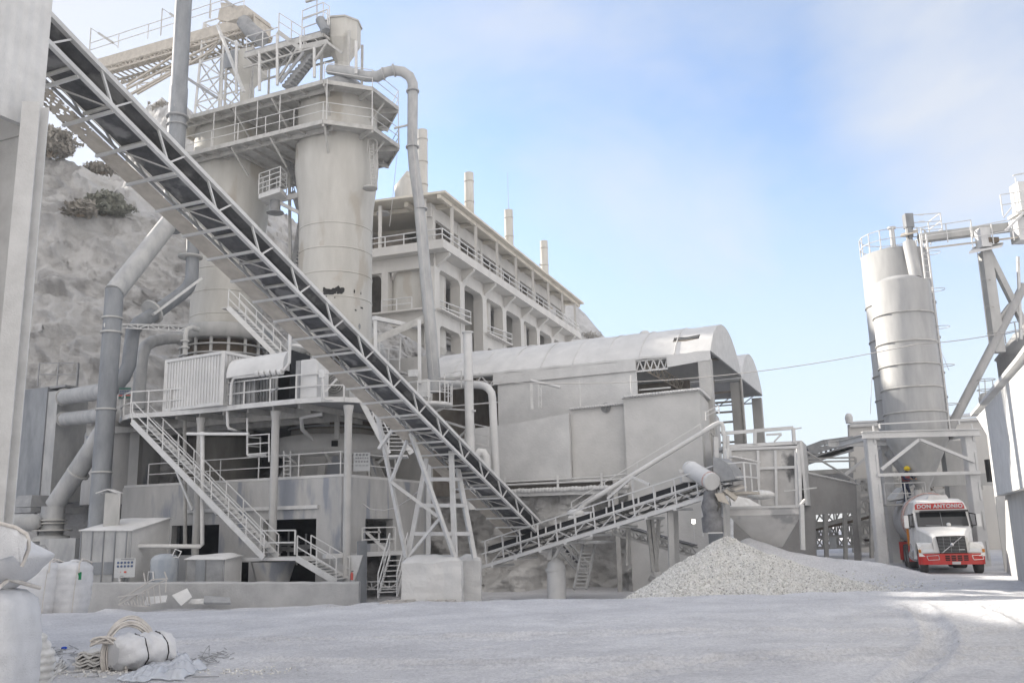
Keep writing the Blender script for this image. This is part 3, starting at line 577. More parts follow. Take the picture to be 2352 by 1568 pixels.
# decks round both kilns
def outline(r, s1): k = r*.42; return [(s1, r), (-k, r), (-r, k), (-r, -k), (-k, -r), (s1, -r), (s1+r-k, -k), (s1+r-k, k)]
dk = [T('kiln_deck', 'upper steel deck wrapped round both kilns under the hoppers', 'platform', kp(4, 0, Z1-.3)), T('kiln_deck', 'lower steel deck wrapped round both kilns with a thin handrail', 'platform', kp(4, 0, Z2-.3))]
for t, z, r in ((dk[0], Z1, 3.3), (dk[1], Z2, 3.35)):
    ol = outline(r, KS+.6); P = [kp(s, u, z) for s, u in ol]
    b = MB(); b.slab([p-Z*.06 for p in P], Z*.06); b.build('floor_plate', 'steel', t)
    b = MB()
    for p, q in zip(P, P[1:]+P[:1]): b.beam(p-Z*.11, q-Z*.11, .09, .24)
    b.build('edge_beam', 'steel', t)
    b = MB()
    for j in range(9):
        s = .3+j*1.02; b.beam(kp(s, r, z-.16), kp(s, -r, z-.16), .1, .18)
    for (s, u) in ol[1:5]: b.beam(kp(0, 0, z-.22)+(kp(s, u, 0)-kp(0, 0, 0))*.55, kp(s, u, z-.22), .12, .3)
    for u in (2.6, -2.6): b.beam(kp(-1.5, u, z-.2), kp(KS+2, u, z-.2), .14, .24)
    b.build('joist', 'steel', t)
    for (s, u) in ((-1.4, 3.2), (2.2, 3.3), (5, 3.3), (-3.2, 0)): b = MB(); b.beam(kp(s, u, z-.3), kp(s*.62, u*.62, z-1.6) if s < 0 else kp(s, u*.55, z-1.5), .09); b.build('knee_brace', 'steel', t)
    pr = P+[P[0]]; b = MB()
    b.rail(pr[1:6] if z > 25 else pr, 1.05, 1.9, .02); b.build('railing', 'steel_light', t)
for s, u in ((-1.6, 3.3), (1.6, 3.3), (3.2, 3.3), (4.8, 3.3), (6.4, 3.3), (8.6, 3.3), (-3.3, 1.4), (-3.3, -1.4)): b = MB(); b.beam(kp(s, u, Z2), kp(s, u, Z1), .045); b.build('hanger', 'steel_light', dk[1])
# hopper over the front kiln
hc = W(787, 60, 49); zt_ = hc.z; hp = V((hc.x, hc.y, 0)); zc = W(787, 104, 49).z; zbm = W(787, 148, 49).z
t = T('charging_hopper', 'eight-sided charging hopper with a funnel base on top of the front kiln', 'hopper', V((hp.x, hp.y, zbm)), 'hoppers on the kilns')
b = MB(); b.lathe(hp, [(1.1, zt_), (1.1, zc), (.38, zbm), (.38, zbm-.6)], 8, True, .3, False); b.build('bin', 'kiln', t)
b = MB(); b.lathe(hp, [(1.13, zt_-.06), (1.2, zt_-.05), (1.2, zt_+.05), (1.13, zt_+.05)], 8, False, .3, False); b.build('rim', 'steel', t)
b = MB(); b.lathe(hp, [(1.5, Z1+.75), (1.55, Z1+1.1), (1.2, Z1+1.5), (.5, Z1+1.6)], 24); b.build('rotary_head', 'steel_grey', t)
b = MB()
for a in range(4): q = hp+V((cos(.5+a*pi/2), sin(.5+a*pi/2), 0))*1.25; b.beam(V((q.x, q.y, Z1)), V((q.x, q.y, zc+.3)), .14)
b.build('leg', 'steel', t)
hc = W(571, 128, 52.7); hp2 = V((hc.x, hc.y, 0)); z5 = hc.z; z6 = W(571, 168, 52.7).z; z7 = W(571, 200, 52.7).z
t = T('charging_hopper', 'square rust-stained charging hopper on top of the rear kiln beside the lattice tower', 'hopper', V((hp2.x, hp2.y, z7)), 'hoppers on the kilns')
b = MB(); b.lathe(hp2, [(1.25, z5), (1.25, z6), (.45, z7), (.45, Z1+.3)], 4, True, .5, False); b.build('bin', 'kiln', t)
b = MB(); b.box(hp2+NN*1.0+D*.5+Z*(z5-.7), (.9, .3, 1.1), az=24); b.build('inspection_door', 'duct', t)
b = MB(); b.lathe(hp2, [(1.3, Z1+.1), (1.3, Z1+.9), (.6, Z1+1.2)], 20); b.build('rotary_head', 'steel_grey', t)
b = MB()
for k in range(4): q = hp2+V((cos(.5+k*pi/2), sin(.5+k*pi/2), 0))*1.35; b.beam(V((q.x, q.y, Z1)), V((q.x, q.y, z5)), .12)
b.build('leg', 'steel', t)
# feed gallery between the two hoppers
F0 = W(566, 118, 51); F1 = PLN(752, 62, F0, -66); B_ = kp(0, 2.0, 0)
t = T('feed_gallery', 'sloping steel feed gallery between the two hoppers with open railings', 'gallery', W(640, 190, 48))
def fq(x, y): return PLN(x, y, kp(0, 1.6, 0), -66)
a0 = fq(562, 122); a1 = fq(742, 72)
b = MB(); b.slab([a0, a1, a1+E*1.7, a0+E*1.7], Z*.08); b.build('floor_plate', 'steel_grey', t)
b = MB()
for u in (0, 1.7): b.beam(a0+E*u-Z*.2, a1+E*u-Z*.2, .12, .32); b.beam(a0+E*u-Z*1.0, a1+E*u-Z*.9, .1)
for k in range(13): q = lerp(a0, a1, k/12); b.beam(q-Z*.2, q+E*1.7-Z*.2, .1, .16)
for k in range(8): q = lerp(a0, a1, k/8); q2 = lerp(a0, a1, (k+1)/8); b.beam(q-Z*.2, q2-Z*.95, .06)
b.build('frame', 'steel', t)
b = MB(); b.beam(a0+E*.9+Z*.35, a1+E*.9+Z*.35, .9, .12); b.build('belt', 'brown_dark', t)
b = MB(); b.path([fq(735, 45), fq(744, 62), fq(748, 72)], .28, 10); b.build('drive_drum', 'duct', t)
b = MB(); b.rail([fq(693, 88), fq(752, 68)], 1.3, 1.4, .03); b.rail([fq(694, 67), fq(742, 48), fq(756, 58)], 1.2, 2, .026); b.rail([fq(566, 118), fq(640, 97)], 1.0, 1.3, .026); b.rail([fq(640, 70), fq(698, 108)], 1.15, 1.4, .03)
b.build('railing', 'steel_light', t)
b = MB(); b.beam(fq(639, 70)-Z*.1, fq(695, 112)-Z*.1, .12, .25); b.build('stringer', 'steel', t)
for x, y0, y1 in ((637, 78, 196), (722, 110, 178), (691, 84, 112), (543, 95, 215), (596, 120, 208), (818, 95, 170)):
    b = MB(); b.beam(fq(x, y0), fq(x, y1), .15); b.build('post', 'steel_light', t)
p = [fq(690, 112), fq(750, 98), fq(788, 118), fq(722, 134)]
b = MB(); q0 = fq(680, 112); q1 = fq(752, 96); b.slab([q0, q1, q1+E*1.6, q0+E*1.6], Z*.08); b.beam(q0, q1, .1, .3)
b.beam(fq(722, 142), fq(752, 98), .12); b.beam(fq(752, 98), fq(786, 122), .12); b.beam(fq(680, 115), fq(640, 184), .1); b.build('hopper_platform', 'steel', t)
b = MB(); n = 9
for k in range(n+1):
    q = lerp(fq(650, 190), fq(705, 122), k/n); b.box(q+E*.5, (.55, .5, .16), az=24)
b.beam(fq(643, 190), fq(698, 120), .07, .2); b.beam(fq(643, 190)+E*1.1, fq(698, 120)+E*1.1, .07, .2); b.rail([fq(640, 190), fq(692, 118)], .9, 1, .026); b.build('stair', 'steel_grey', t)
b = MB(); b.beam(W(728, 45, 49), W(728, -12, 49), .06); b.box(W(718, 0, 49), (1.0, .15, .1), az=24); b.build('lamp_pole', 'steel', t)
# lattice tower
t = T('lattice_tower', 'thin pale lattice tower carrying the head of the upper conveyor', 'tower', W(515, 225, 53))
tb = W(506, 228, 54); tt2 = W(515, 60, 54); tb = V((tb.x, tb.y, Z1)); hw = 1.15
cor = [(-1, -1), (1, -1), (1, 1), (-1, 1)]
def tw(i, z): a, c = cor[i % 4]; sc = 1-.25*(z-Z1)/(tt2.z-Z1); q = tb+D*(a*hw*sc)+E*(c*hw*sc); return V((q.x, q.y, z))
b = MB(); nz_ = 6
for i in range(4):
    b.beam(tw(i, Z1), tw(i, tt2.z), .13)
    for k in range(nz_):
        za = lerp(Z1, tt2.z, k/nz_); zb_ = lerp(Z1, tt2.z, (k+1)/nz_); b.beam(tw(i, za), tw(i+1, zb_), .07); b.beam(tw(i+1, za), tw(i, zb_), .07); b.beam(tw(i, zb_), tw(i+1, zb_), .07)
b.build('lattice', 'steel_light', t)
b = MB(); b.beam(tw(1, tt2.z-.3), W(560, 108, 52), .1); b.beam(W(500, 60, 52), W(560, 212, 49.5), .16); b.beam(W(530, 100, 53), W(552, 105, 52), .1); b.build('prop', 'steel_light', t)
# upper conveyor
UP = W(560, 42, 52)
def up(x, y): return PLN(x, y, UP, -66)
t = T('upper_conveyor', 'long covered conveyor bridge high up, dusty cream, running left behind the grey stack', 'conveyor', up(400, 110))
u0 = up(584, 32); u1 = up(205, 141)
b = MB(); b.slab([u0, u1, u1+E*1.9, u0+E*1.9], -Z*.12); b.slab([u0-Z*.12, u1-Z*.12, u1-Z*.75, u0-Z*.75], E*.08); b.build('side_cover', mat('cream', (.52, .48, .42), (.40, .365, .32), 3), t)
b = MB()
l0 = up(580, 62); l1 = up(215, 168)
for e in (0.1, 1.8): b.truss(u0+E*e-Z*.75, u1+E*e-Z*.75, l0+E*e-Z*.1, l1+E*e-Z*.1, 22, .12, .07)
for k in range(30): q = lerp(l0, l1, k/29); b.beam(q, q+E*1.9, .08)
b.build('truss', 'cream', t)
b = MB(); c0 = up(490, 115); c1 = up(315, 216); m0 = up(500, 96); m1 = up(240, 175)
b.truss(m0, up(285, 208), c0, c1, 7, .12, .06); b.beam(up(440, 140), up(240, 250), .14); b.beam(up(290, 198), up(440, 102), .12)
b.build('lower_brace', 'cream', t)
b = MB(); b.rail([up(560, 20), up(205, 132)], 1.1, 2.6, .025); b.build('railing', 'steel_light', t)
for x, y in ((205, 127), (369, 82), (481, 42)):
    b = MB(); q = up(x, y); b.beam(q, up(x+4, y-62), .06); b.beam(up(x+4, y-62), up(x+65, y-20), .045); b.beam(up(x+22, y-50), up(x+55, y-28), .16); b.build('lamp_bracket', 'steel', t)
b = MB(); b.slab([up(500, 45), up(503, 24), up(508, 16), up(506, 6), up(528, 8), up(545, 14), up(563, 12), up(582, 26), up(582, 58), up(560, 60)], E*1.7); b.build('head_house', 'cream', t)
b = MB(); b.path([up(560, 50), up(575, 70), up(590, 82), up(602, 92)], .5, 8); b.build('head_chute', 'steel_grey', t)
b = MB(); b.beam(up(430, 180), up(500, 226), .18); b.build('strut', 'steel_grey', t)
# stair and ladders between the kilns
t = T('kiln_stair', 'zigzag steel stair climbing between the two shaft kilns', 'stairs', W(680, 640, 50))
def stair(t, a, b_, wdir, wid, n, m_='steel_light', rails=True, step='tread', th=.24, hr=.95):
    a = V(a); b_ = V(b_); w_ = V(wdir)*wid; g = (b_-a); fl = V((g.x, g.y, 0)).normalized()
    for e in (0, 1): k = MB(); k.beam(a+w_*e, b_+w_*e, .05, th); k.build('stringer', m_, t)
    k = MB()
    for i in range(1, n): q = lerp(a, b_, i/n)+w_*.5; k.box(q, (abs(wid)*.96, .24, .035), axes=(V(wdir), fl, Z))
    k.build(step, m_, t)
    if rails:
        for e in (0, 1): k = MB(); k.rail([a+w_*e, b_+w_*e], hr, 1.25, .024); k.build('handrail', m_, t)
stair(t, W(672, 440, 51), W(676, 640-60, 51)+D*-1.2, E, .8, 22, 'steel_grey')
stair(t, W(645, 345, 50), W(690, 440, 51), E, .8, 14, 'steel_grey'); stair(t, W(668, 640, 51), W(690, 545, 51)+D*.2, E, .8, 12, 'steel_grey')
b = MB(); b.beam(W(664, 350, 51), W(668, 720, 51), .16); b.beam(W(690, 350, 52.5), W(684, 720, 52.5), .14); b.build('post', 'steel', t)
t = T('service_cage', 'small railed service platform hung on the rear kiln above the conveyor', 'platform', W(626, 445, 49))
q = [W(594, 446, 48.6), W(643, 433, 47.6), W(658, 441, 48.6), W(612, 455, 49.8)]
q = [V((p.x, p.y, q[0].z)) for p in q]; b = MB(); b.slab(q, -Z*.28); b.build('floor_plate', 'steel_light', t)
b = MB(); b.rail(q+[q[0]], 1.25, .8, .026, 3); b.build('railing', 'steel_light', t)
b = MB(); b.lathe(W(632, 488, 49), [(.5, -.05), (.5, 0), (.3, .05), (.3, .9), (.42, .92), (.42, 1.0)], 14); b.build('drum', 'steel_grey', t)
b = MB(); b.beam(W(630, 462, 49), W(694, 446, 49), .14, .3); b.beam(W(634, 462, 49), W(690, 490, 49), .12, .2); b.build('support', 'steel_light', t)
t = T('caged_ladder', 'vertical ladder in a rail on the right side of the front kiln', 'ladder', W(857, 440, 47.3))
b = MB()
for x0, x1 in ((857, 848), (865, 857)): b.beam(W(x1, 330, 47.2), W(x0-2, 432, 47.2), .06)
for k in range(14): b.beam(W(lerp(849, 855, k/13), lerp(335, 428, k/13), 47.2), W(lerp(857, 863, k/13), lerp(335, 428, k/13), 47.2), .035)
b.path([W(843, 350, 47), W(846, 320, 47), W(858, 318, 47), W(866, 326, 47), W(866, 430, 47)], .03, 5); b.build('rail', 'steel', t)
b = MB(); b.lathe(W(850, 434, 47.1), [(.1, 0), (.42, 0), (.42, .09), (.1, .09)], 16); b.build('foot_plate', 'steel', t)
# gooseneck pipe
t = T('gooseneck_pipe', 'big dusty gas pipe that swans over the front kiln and runs down to the right', 'pipe', W(1000, 880, 46))
GP = [(756, 160, 48.2, .34), (800, 166, 47.6, .36), (840, 176, 46.9, .36), (868, 176, 46.5, .36), (886, 166, 46.4, .33), (905, 162, 46.4, .33), (925, 165, 46.4, .34), (941, 176, 46.4, .34), (948, 192, 46.4, .34), (948, 225, 46.4, .34), (947, 340, 46.4, .33), (951, 385, 46.4, .34), (962, 460, 46.4, .34), (978, 640, 46.2, .36), (990, 770, 46, .37), (1000, 900, 46, .38)]
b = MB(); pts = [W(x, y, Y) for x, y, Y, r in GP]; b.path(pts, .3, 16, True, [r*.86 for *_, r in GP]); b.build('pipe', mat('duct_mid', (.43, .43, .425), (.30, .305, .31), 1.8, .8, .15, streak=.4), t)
for i, (x, y) in enumerate(((948, 210), (947, 338), (905, 162), (880, 170), (967, 480), (985, 712))):
    b = MB(); q = W(x, y, 46.35); d_ = (W(x+1, y+30, 46.3)-q).normalized() if i in (0, 1, 4, 5) else (W(x+20, y-4, 46.3)-q).normalized(); b.tube(q-d_*.04, q+d_*.04, .37 if i < 4 else .36, n=16); b.build('flange', 'duct_mid', t)
b = MB(); b.beam(W(905, 295, 46.4), W(940, 287, 46.4), .09); b.build('tie_bar', 'steel', t)
# grey stack with its slanted duct
t = T('grey_stack', 'tall grey steel stack that bends down behind the long conveyor into a slanted duct', 'chimney', W(232, 1205, 43.3), 'grey metal ducts left of the kilns')
sk = W(408, 260, 47.4); b = MB(); b.lathe(V((sk.x, sk.y, 0)), [(.5, W(400, 520, 47.4).z-.3), (.5, 27.3), (.46, 27.35), (.46, 45)], 20); b.build('shaft', 'duct', t)
b = MB(); z_ = W(400, 272, 47.4).z; b.lathe(V((sk.x, sk.y, z_)), [(.5, 0), (.62, 0), (.62, .12), (.5, .12)], 20, False); b.lathe(V((sk.x, sk.y, z_-.5)), [(.5, 0), (.58, 0), (.58, .08), (.5, .08)], 20, False); b.build('flange', 'steel_grey', t)
b = MB(); b.beam(V((sk.x, sk.y-.5, z_)), kp(KS+3, 1.5, z_+.1), .1, .2); b.beam(V((sk.x, sk.y-.5, z_+.6)), kp(KS+3, 1.5, z_+.5), .1, .2); b.build('stay', 'steel_grey', t)
b = MB(); q0 = V((sk.x, sk.y, W(400, 505, 47.4).z)); q1 = W(263, 672, 43.4); b.tube(q0, q1, .5, n=18); b.sphere(q0, .5, 16); b.build('slanted_duct', 'duct_mid', t)
b = MB(); q2 = W(236, 1200, 43.4); q1b = V((q2.x, q2.y, q1.z)); b.tube(V((q1.x, q1.y, q1.z+.15)), V((q1.x-.05, q1.y, -1.2)), .44, .46, 20); b.build('down_duct', 'duct', t)
for y, r in ((763-30, .5), (766, .52), (942, .5), (1056+30, .5)):
    b = MB(); zz = W(258, y, 43.4).z; b.lathe(V((q1.x-.02, q1.y, zz)), [(.44, 0), (r, 0), (r, .09), (.44, .09)], 20, False); b.build('flange', 'duct_dusty', t)
t = T('relief_duct', 'grey duct with two wide disc flanges between the stack and the rear kiln', 'duct', W(290, 870, 46), 'grey metal ducts left of the kilns')
RD = [(444, 530, 48.6, .36), (441, 640, 48.3, .36), (432, 660, 48.2, .37), (418, 674, 48.1, .38), (352, 722, 46.5, .38), (318, 742, 46, .36), (305, 762, 45.6, .36), (300, 800, 45.4, .36), (296, 838, 45.3, .36), (284, 866, 45.2, .36), (262, 890, 45, .38), (240, 905, 44.9, .4)]
b = MB(); b.path([W(x, y, Y) for x, y, Y, r in RD], .36, 16, True, [r for *_, r in RD]); b.build('pipe', 'duct', t)
b = MB(); b.lathe(W(437, 593, 48.4), [(.2, 0), (.68, .02), (.68, .12), (.2, .14)], 24); b.build('disc_flange', 'duct_dusty', t)
q = W(350, 716, 46.5); d_ = (W(418, 674, 48.1)-q).normalized(); b = MB(); b.tube(q-d_*.06, q+d_*.06, .68, n=24); b.build('disc_flange', 'duct_dusty', t)
b = MB(); b.beam(W(352, 722, 45.9), W(462, 640, 47.6), .3, .12); b.build('support_beam', 'steel_light', t)
t = T('kiln_duct', 'grey duct that leaves the rear kiln and turns down behind the deck railing', 'duct', W(322, 935, 46.5), 'grey metal ducts left of the kilns')
KD = [(448, 776, 50.5, .3), (385, 778, 49, .3), (350, 784, 47.8, .32), (334, 796, 47.3, .33), (326, 818, 47, .33), (322, 860, 47, .33), (318, 940, 47, .34)]
b = MB(); b.path([W(x, y, Y) for x, y, Y, r in KD], .3, 14, True, [r for *_, r in KD]); b.build('pipe', 'duct_mid', t)
t = T('duct_bridge', 'light steel ladder beam tying the grey duct to the rear kiln', 'beam', W(340, 755, 44.5))
b = MB(); b.truss(W(240, 743, 43), W(432, 748, 47.5), W(240, 750, 43), W(432, 762, 47.5), 8, .06, .05); b.beam(W(245, 746, 43.6), W(430, 753, 48), .5, .04); b.build('truss', 'steel_light', t)
t = T('bent_pipe', 'thin bent pipe with flanges standing beside the rear kiln collar', 'pipe', W(425, 812, 44))
b = MB(); b.path([W(425, 815, 44), W(426, 775, 44), W(428, 757, 44), (W(440, 752, 44.3)), W(455, 757, 45)], .13, 10); b.build('pipe', 'duct_dusty', t)
b = MB(); b.lathe(W(425, 800, 44), [(.13, 0), (.22, 0), (.22, .08), (.13, .08)], 12, False); b.lathe(W(425, 785, 44), [(.13, 0), (.22, 0), (.22, .08), (.13, .08)], 12, False); b.build('flange', 'duct_dusty', t)
# ================================================================ left sheet-clad building
Cn = W(108, 150, 15.2); Cn = V((Cn.x, Cn.y, 0))
def lp(s, u, z): q = Cn-E*s+D*u; return V((q.x, q.y, z))     # s towards the camera, u into the building
t = T('sheet_clad_building', 'pale ribbed sheet-clad building on white steel columns at the left edge', 'building', lp(4, 1, 0))
zb1 = PLN(91, 303, Cn, 24).z
b = MB(); b.slab([lp(0, 0, zb1), lp(12, 0, zb1), lp(12, 0, 22), lp(0, 0, 22)], D*.12); b.slab([lp(0, .12, zb1), lp(0, 6, zb1), lp(0, 6, 22), lp(0, .12, 22)], -E*.1); b.build('cladding', 'sheet_e', t)
qc = W(66, 350, 14.6)
for i, s in enumerate((0, 5.2)):
    q = V((qc.x-.03, qc.y, 0))-E*s; b = MB()
    b.box(q+Z*(zb1/2+.1), (.30, .03, zb1+.4), az=-8); b.box(q+V((.02, .11, 0))+Z*(zb1/2+.1), (.03, .2, zb1+.4), az=-8); b.box(q+V((.04, .22, 0))+Z*(zb1/2+.1), (.30, .03, zb1+.4), az=-8); b.build('column', 'steel_light', t)
b = MB(); b.slab([lp(1.2, .45, 0), lp(12, .45, 0), lp(12, .45, zb1+.6), lp(1.2, .45, zb1+.6)], D*.08); b.build('lower_wall', 'sheet_e', t)
for z in (2.2, 4.1, 6, 7.9): b = MB(); b.beam(lp(.6, .3, z), lp(12, .3, z), .12); b.build('girt', 'steel_light', t)
b = MB(); b.beam(lp(1, .4, 2.4), lp(4, .4, 5.8), .12); b.build('brace', 'steel_light', t)
b = MB(); b.slab([lp(0, 6, 0), lp(0, .4, 0), lp(0, .4, zb1), lp(0, 6, zb1)], -E*.06); b.slab([lp(0, 6, 0), lp(12, 6, 0), lp(12, 6, 22), lp(0, 6, 22)], D*.06); b.slab([lp(0, 0, 22.01), lp(12, 0, 22.01), lp(12, 6, 22.01), lp(0, 6, 22.01)], Z*.1); b.build('rear_wall', 'steel_light', t)
# ================================================================ long conveyor
Pc = W(1236, 1226, 41); dv = V((-.4067*.926, -.9135*.926, .378)).normalized(); LC = 31.5; hT = .62; wC = 1.62
def cv(s, u=0, h=0): return Pc+dv*s+D*u+Z*h
t = T('long_conveyor', 'long inclined belt conveyor crossing the picture from the ground up to the left building', 'conveyor', Pc)
b = MB(); b.beam(cv(-.3), cv(LC), .11, .1); b.beam(cv(-.3, 0, hT), cv(LC, 0, hT), .13, .11); n = 30
for k in range(17):
    s0 = LC*(k+.2)/17; b.beam(cv(s0, 0, 0), cv(s0+.42, 0, hT), .05, up=D); b.beam(cv(s0-.02, 0, 0), cv(s0-.62, 0, hT), .042, up=D)
b.build('side_truss', 'steel_light', t)
b = MB(); b.beam(cv(-.3, wC*.6), cv(LC, wC*.6), .05, .06); b.beam(cv(-.3, wC*.6, hT), cv(LC, wC*.6, hT), .07, .07)
for k in range(n): s0 = LC*k/n; b.beam(cv(s0, wC*.62, 0), cv(s0+LC/n, wC*.62, hT), .04, up=D)
b.build('side_truss', 'steel_grey', t)
for k in range(n+1):
    b = MB(); s0 = LC*k/n; b.beam(cv(s0, .02, -.06), cv(s0, wC+.02, -.06), .07, .07); b.build('cross_beam', 'steel_light', t)
for k in range(1, n, 2): s0 = LC*k/n; b = MB(); b.beam(cv(s0, 0, -.02), cv(s0+LC/n, wC*.6, -.02), .04, .03); b.build('plan_bracing', 'steel', t)
b = MB(); b.slab([cv(-.3, .12, .12), cv(LC, .12, .12), cv(LC, wC*.56, .12), cv(-.3, wC*.56, .12)], Z*.02); b.build('return_belt', 'belt', t)
b = MB(); P0 = [(.02, hT-.02), (.3, hT-.14), (.62, hT-.14), (wC*.56, hT-.02)]
for (u0_, h0), (u1_, h1) in zip(P0, P0[1:]): b.slab([cv(-.3, u0_, h0), cv(LC, u0_, h0), cv(LC, u1_, h1), cv(-.3, u1_, h1)], Z*.02)
b.build('carry_belt', 'belt', t)
b = MB(); b.slab([cv(-.3, .06, hT+.04), cv(LC, .06, hT+.04), cv(LC, .05, hT+.1), cv(-.3, .05, hT+.1)], D*.06); b.build('skirt', 'steel_grey', t)
for k in range(27):
    b = MB(); s0 = .6+LC*k/27; b.tube(cv(s0, .08, .07), cv(s0, wC*.58, .07), .05, n=8); b.build('idler', 'steel', t)
def perf():
    m = M['cream'].copy(); m.name = 'perforated'; t_ = m.node_tree; A = t_.nodes.new; K = t_.links.new; b_ = t_.nodes['Principled BSDF']
    g = A('ShaderNodeNewGeometry'); vo = A('ShaderNodeTexVoronoi'); vo.inputs['Scale'].default_value = 8; K(g.outputs['Position'], vo.inputs[0])
    nn = A('ShaderNodeTexNoise'); nn.inputs['Scale'].default_value = .9; K(g.outputs['Position'], nn.inputs[0])
    sx_ = A('ShaderNodeSeparateXYZ'); K(g.outputs['Position'], sx_.inputs[0]); mr_ = A('ShaderNodeMapRange'); mr_.inputs[1].default_value = 10.4; mr_.inputs[2].default_value = 12.2; K(sx_.outputs[2], mr_.inputs[0])
    c1 = A('ShaderNodeMath'); c1.operation = 'MULTIPLY'; K(nn.outputs[0], c1.inputs[0]); K(mr_.outputs[0], c1.inputs[1])
    c2 = A('ShaderNodeMath'); c2.operation = 'GREATER_THAN'; K(c1.outputs[0], c2.inputs[0]); K(vo.outputs['Distance'], c2.inputs[1])
    tr = A('ShaderNodeBsdfTransparent'); mx_ = A('ShaderNodeMixShader'); K(c2.outputs[0], mx_.inputs[0]); K(b_.outputs[0], mx_.inputs[1]); K(tr.outputs[0], mx_.inputs[2]); K(mx_.outputs[0], t_.nodes['Material Output'].inputs[0]); M['perforated'] = m
perf()
b = MB(); b.slab([cv(-.3, wC*.66, -.03), cv(LC, wC*.66, -.03), cv(LC, wC, -.03), cv(-.3, wC, -.03)], Z*.03); b.build('walkway', 'perforated', t)
b = MB(); b.rail([cv(0, wC, 0), cv(LC, wC, 0)], .75, 2.4, .02, 1); b.build('handrail', 'steel', t)
# two trestles on dusty concrete footings
t = T('conveyor_trestle', 'tall crossed steel trestle under the long conveyor, standing on the front footing', 'trestle', W(985, 1275, 34.8))
YT = 34.6
legs = [((857, 902, 33.2), (933, 1279, 34.8)), ((909, 898, 32.4), (1045, 1281, 34.4)), ((866, 907, 33.2), (968, 985, 34.6))]
for a_, c_ in legs[:2]: b = MB(); b.beam(W(*a_), W(*c_), .13); b.build('leg', 'steel_light', t)
b = MB(); b.beam(W(866, 907, 33.2), W(957, 985, 34.4), .1); b.beam(W(870, 1030, 33.7), W(945, 925, 33.2), .11); b.beam(W(898, 1105, 34), W(935, 1010, 33.4), .1); b.beam(W(897, 1105, 34), W(1005, 1185, 34.2), .12); b.beam(W(937, 1279, 34.8), W(1010, 1190, 34.2), .1); b.beam(W(860, 905, 33.3), W(905, 900, 32.5), .1); b.build('brace', 'steel_light', t)
t = T('conveyor_trestle', 'four-legged tapered steel trestle with three rungs on the footings', 'trestle', W(1020, 1275, 35.5))
LG = [((985, 1026, 34.8), (938, 1278, 34.9)), ((1036, 1024, 34.2), (1045, 1280, 34.5)), ((986, 1030, 36.3), (984, 1274, 36.4)), ((1042, 1026, 35.6), (1090, 1281, 36.0))]
for a_, c_ in LG: b = MB(); b.beam(W(*a_), W(*c_), .17); b.build('leg', 'steel_light', t)
b = MB()
def lg(i, y): (x0, y0, Y0), (x1, y1, Y1) = LG[i]; k = (y-y0)/(y1-y0); return W(lerp(x0, x1, k), y, lerp(Y0, Y1, k))
for y in (1030, 1100, 1160, 1225): b = MB(); b.beam(lg(0, y), lg(1, y), .14); b.beam(lg(1, y), lg(3, y), .14); b.build('rung', 'dustwhite', t)
def footing(lab, x0, x1, y0, y1, Y, dep, gp='concrete conveyor footings'):
    a = W(x0, y1, Y); c = W(x1, y1, Y); zt_ = W((x0+x1)/2, y0, Y).z; zb_ = gh(a.x, Y)-.3; wd = c.x-a.x; n = 14; b = MB(); vs = []
    for j in range(n+1):
        for i in range(n+1):
            u = i/n; v = j/n; q = V((a.x+wd*u, Y+dep*v, zt_)); e = min(u, 1-u, v, 1-v)*min(wd, dep)
            q.z += .16*min(1, e*3)+.10*noise.noise(q*1.7)-(.08 if e == 0 else 0); q += V((.04*noise.noise(q*3), .04*noise.noise(q*3+V((5, 0, 0))), 0)); vs.append(q)
    b.add(vs, [(j*(n+1)+i, j*(n+1)+i+1, (j+1)*(n+1)+i+1, (j+1)*(n+1)+i) for j in range(n) for i in range(n)], True)
    per = [i for i in range(n+1)]+[j*(n+1)+n for j in range(1, n+1)]+[n*(n+1)+i for i in range(n-1, -1, -1)]+[j*(n+1) for j in range(n-1, 0, -1)]
    m_ = 8; ring = []
    for k in range(m_+1):
        for i in per: q = V(vs[i]); q.z = lerp(q.z, zb_, k/m_); q += V((.05*noise.noise(V((q.x*2, q.z*3, q.y))), .05*noise.noise(V((q.z*3, q.x*2, q.y))), 0))*(k > 0); ring.append(q)
    L_ = len(per); b.add(ring, [(k*L_+i, (k+1)*L_+i, (k+1)*L_+(i+1) % L_, k*L_+(i+1) % L_) for k in range(m_) for i in range(L_)], False)
    return tag(b.build('concrete_footing', 'dustwhite'), lab, 'footing', gp)
footing('wide dust-capped concrete footing under the trestles, nearest the wall', 921, 1060, 1286, 1382, 34.2, 1.5)
footing('narrow dust-capped concrete footing behind the right end of the wide one', 1052, 1105, 1283, 1380, 36.2, 1.2)
# ================================================================ round working deck
RZ = 7.9
rim = [(276, 961), (284, 955), (300, 950), (340, 948), (390, 945), (445, 940), (500, 935), (560, 928), (620, 922), (680, 916), (740, 912), (790, 912), (840, 915)]
RP = [H(x, y, RZ) for x, y in rim]; back = [V((-4.6, 42.6, RZ)), V((-4.4, 47, RZ)), V((-6, 53, RZ)), V((-14, 57, RZ)), V((-20.5, 54, RZ)), V((-21, 48, RZ))]
t = T('working_deck', 'round dusty steel working deck on tall columns at the foot of the kilns', 'platform', V((-12, 46, RZ-.5)))
b = MB(); b.slab([p-Z*.06 for p in RP+back], Z*.06); b.build('floor_plate', 'steel_grey', t)
b = MB(); al = RP+back
for p, q in zip(al, al[1:]+al[:1]): b.beam(p-Z*.1, q-Z*.1, .1, .22)
b.build('edge_beam', 'steel_light', t)
b = MB()
for j in range(12): s = -4+1.45*j; b.beam(kp(s, 8.2 if s < 9 else 5, RZ-.2), kp(s, 1, RZ-.2), .12, .26)
for u in (6.6, 4.4): b.beam(kp(-3.5, u, RZ-.3), kp(11, u, RZ-.3), .2, .45)
b.build('joist', 'steel', t)
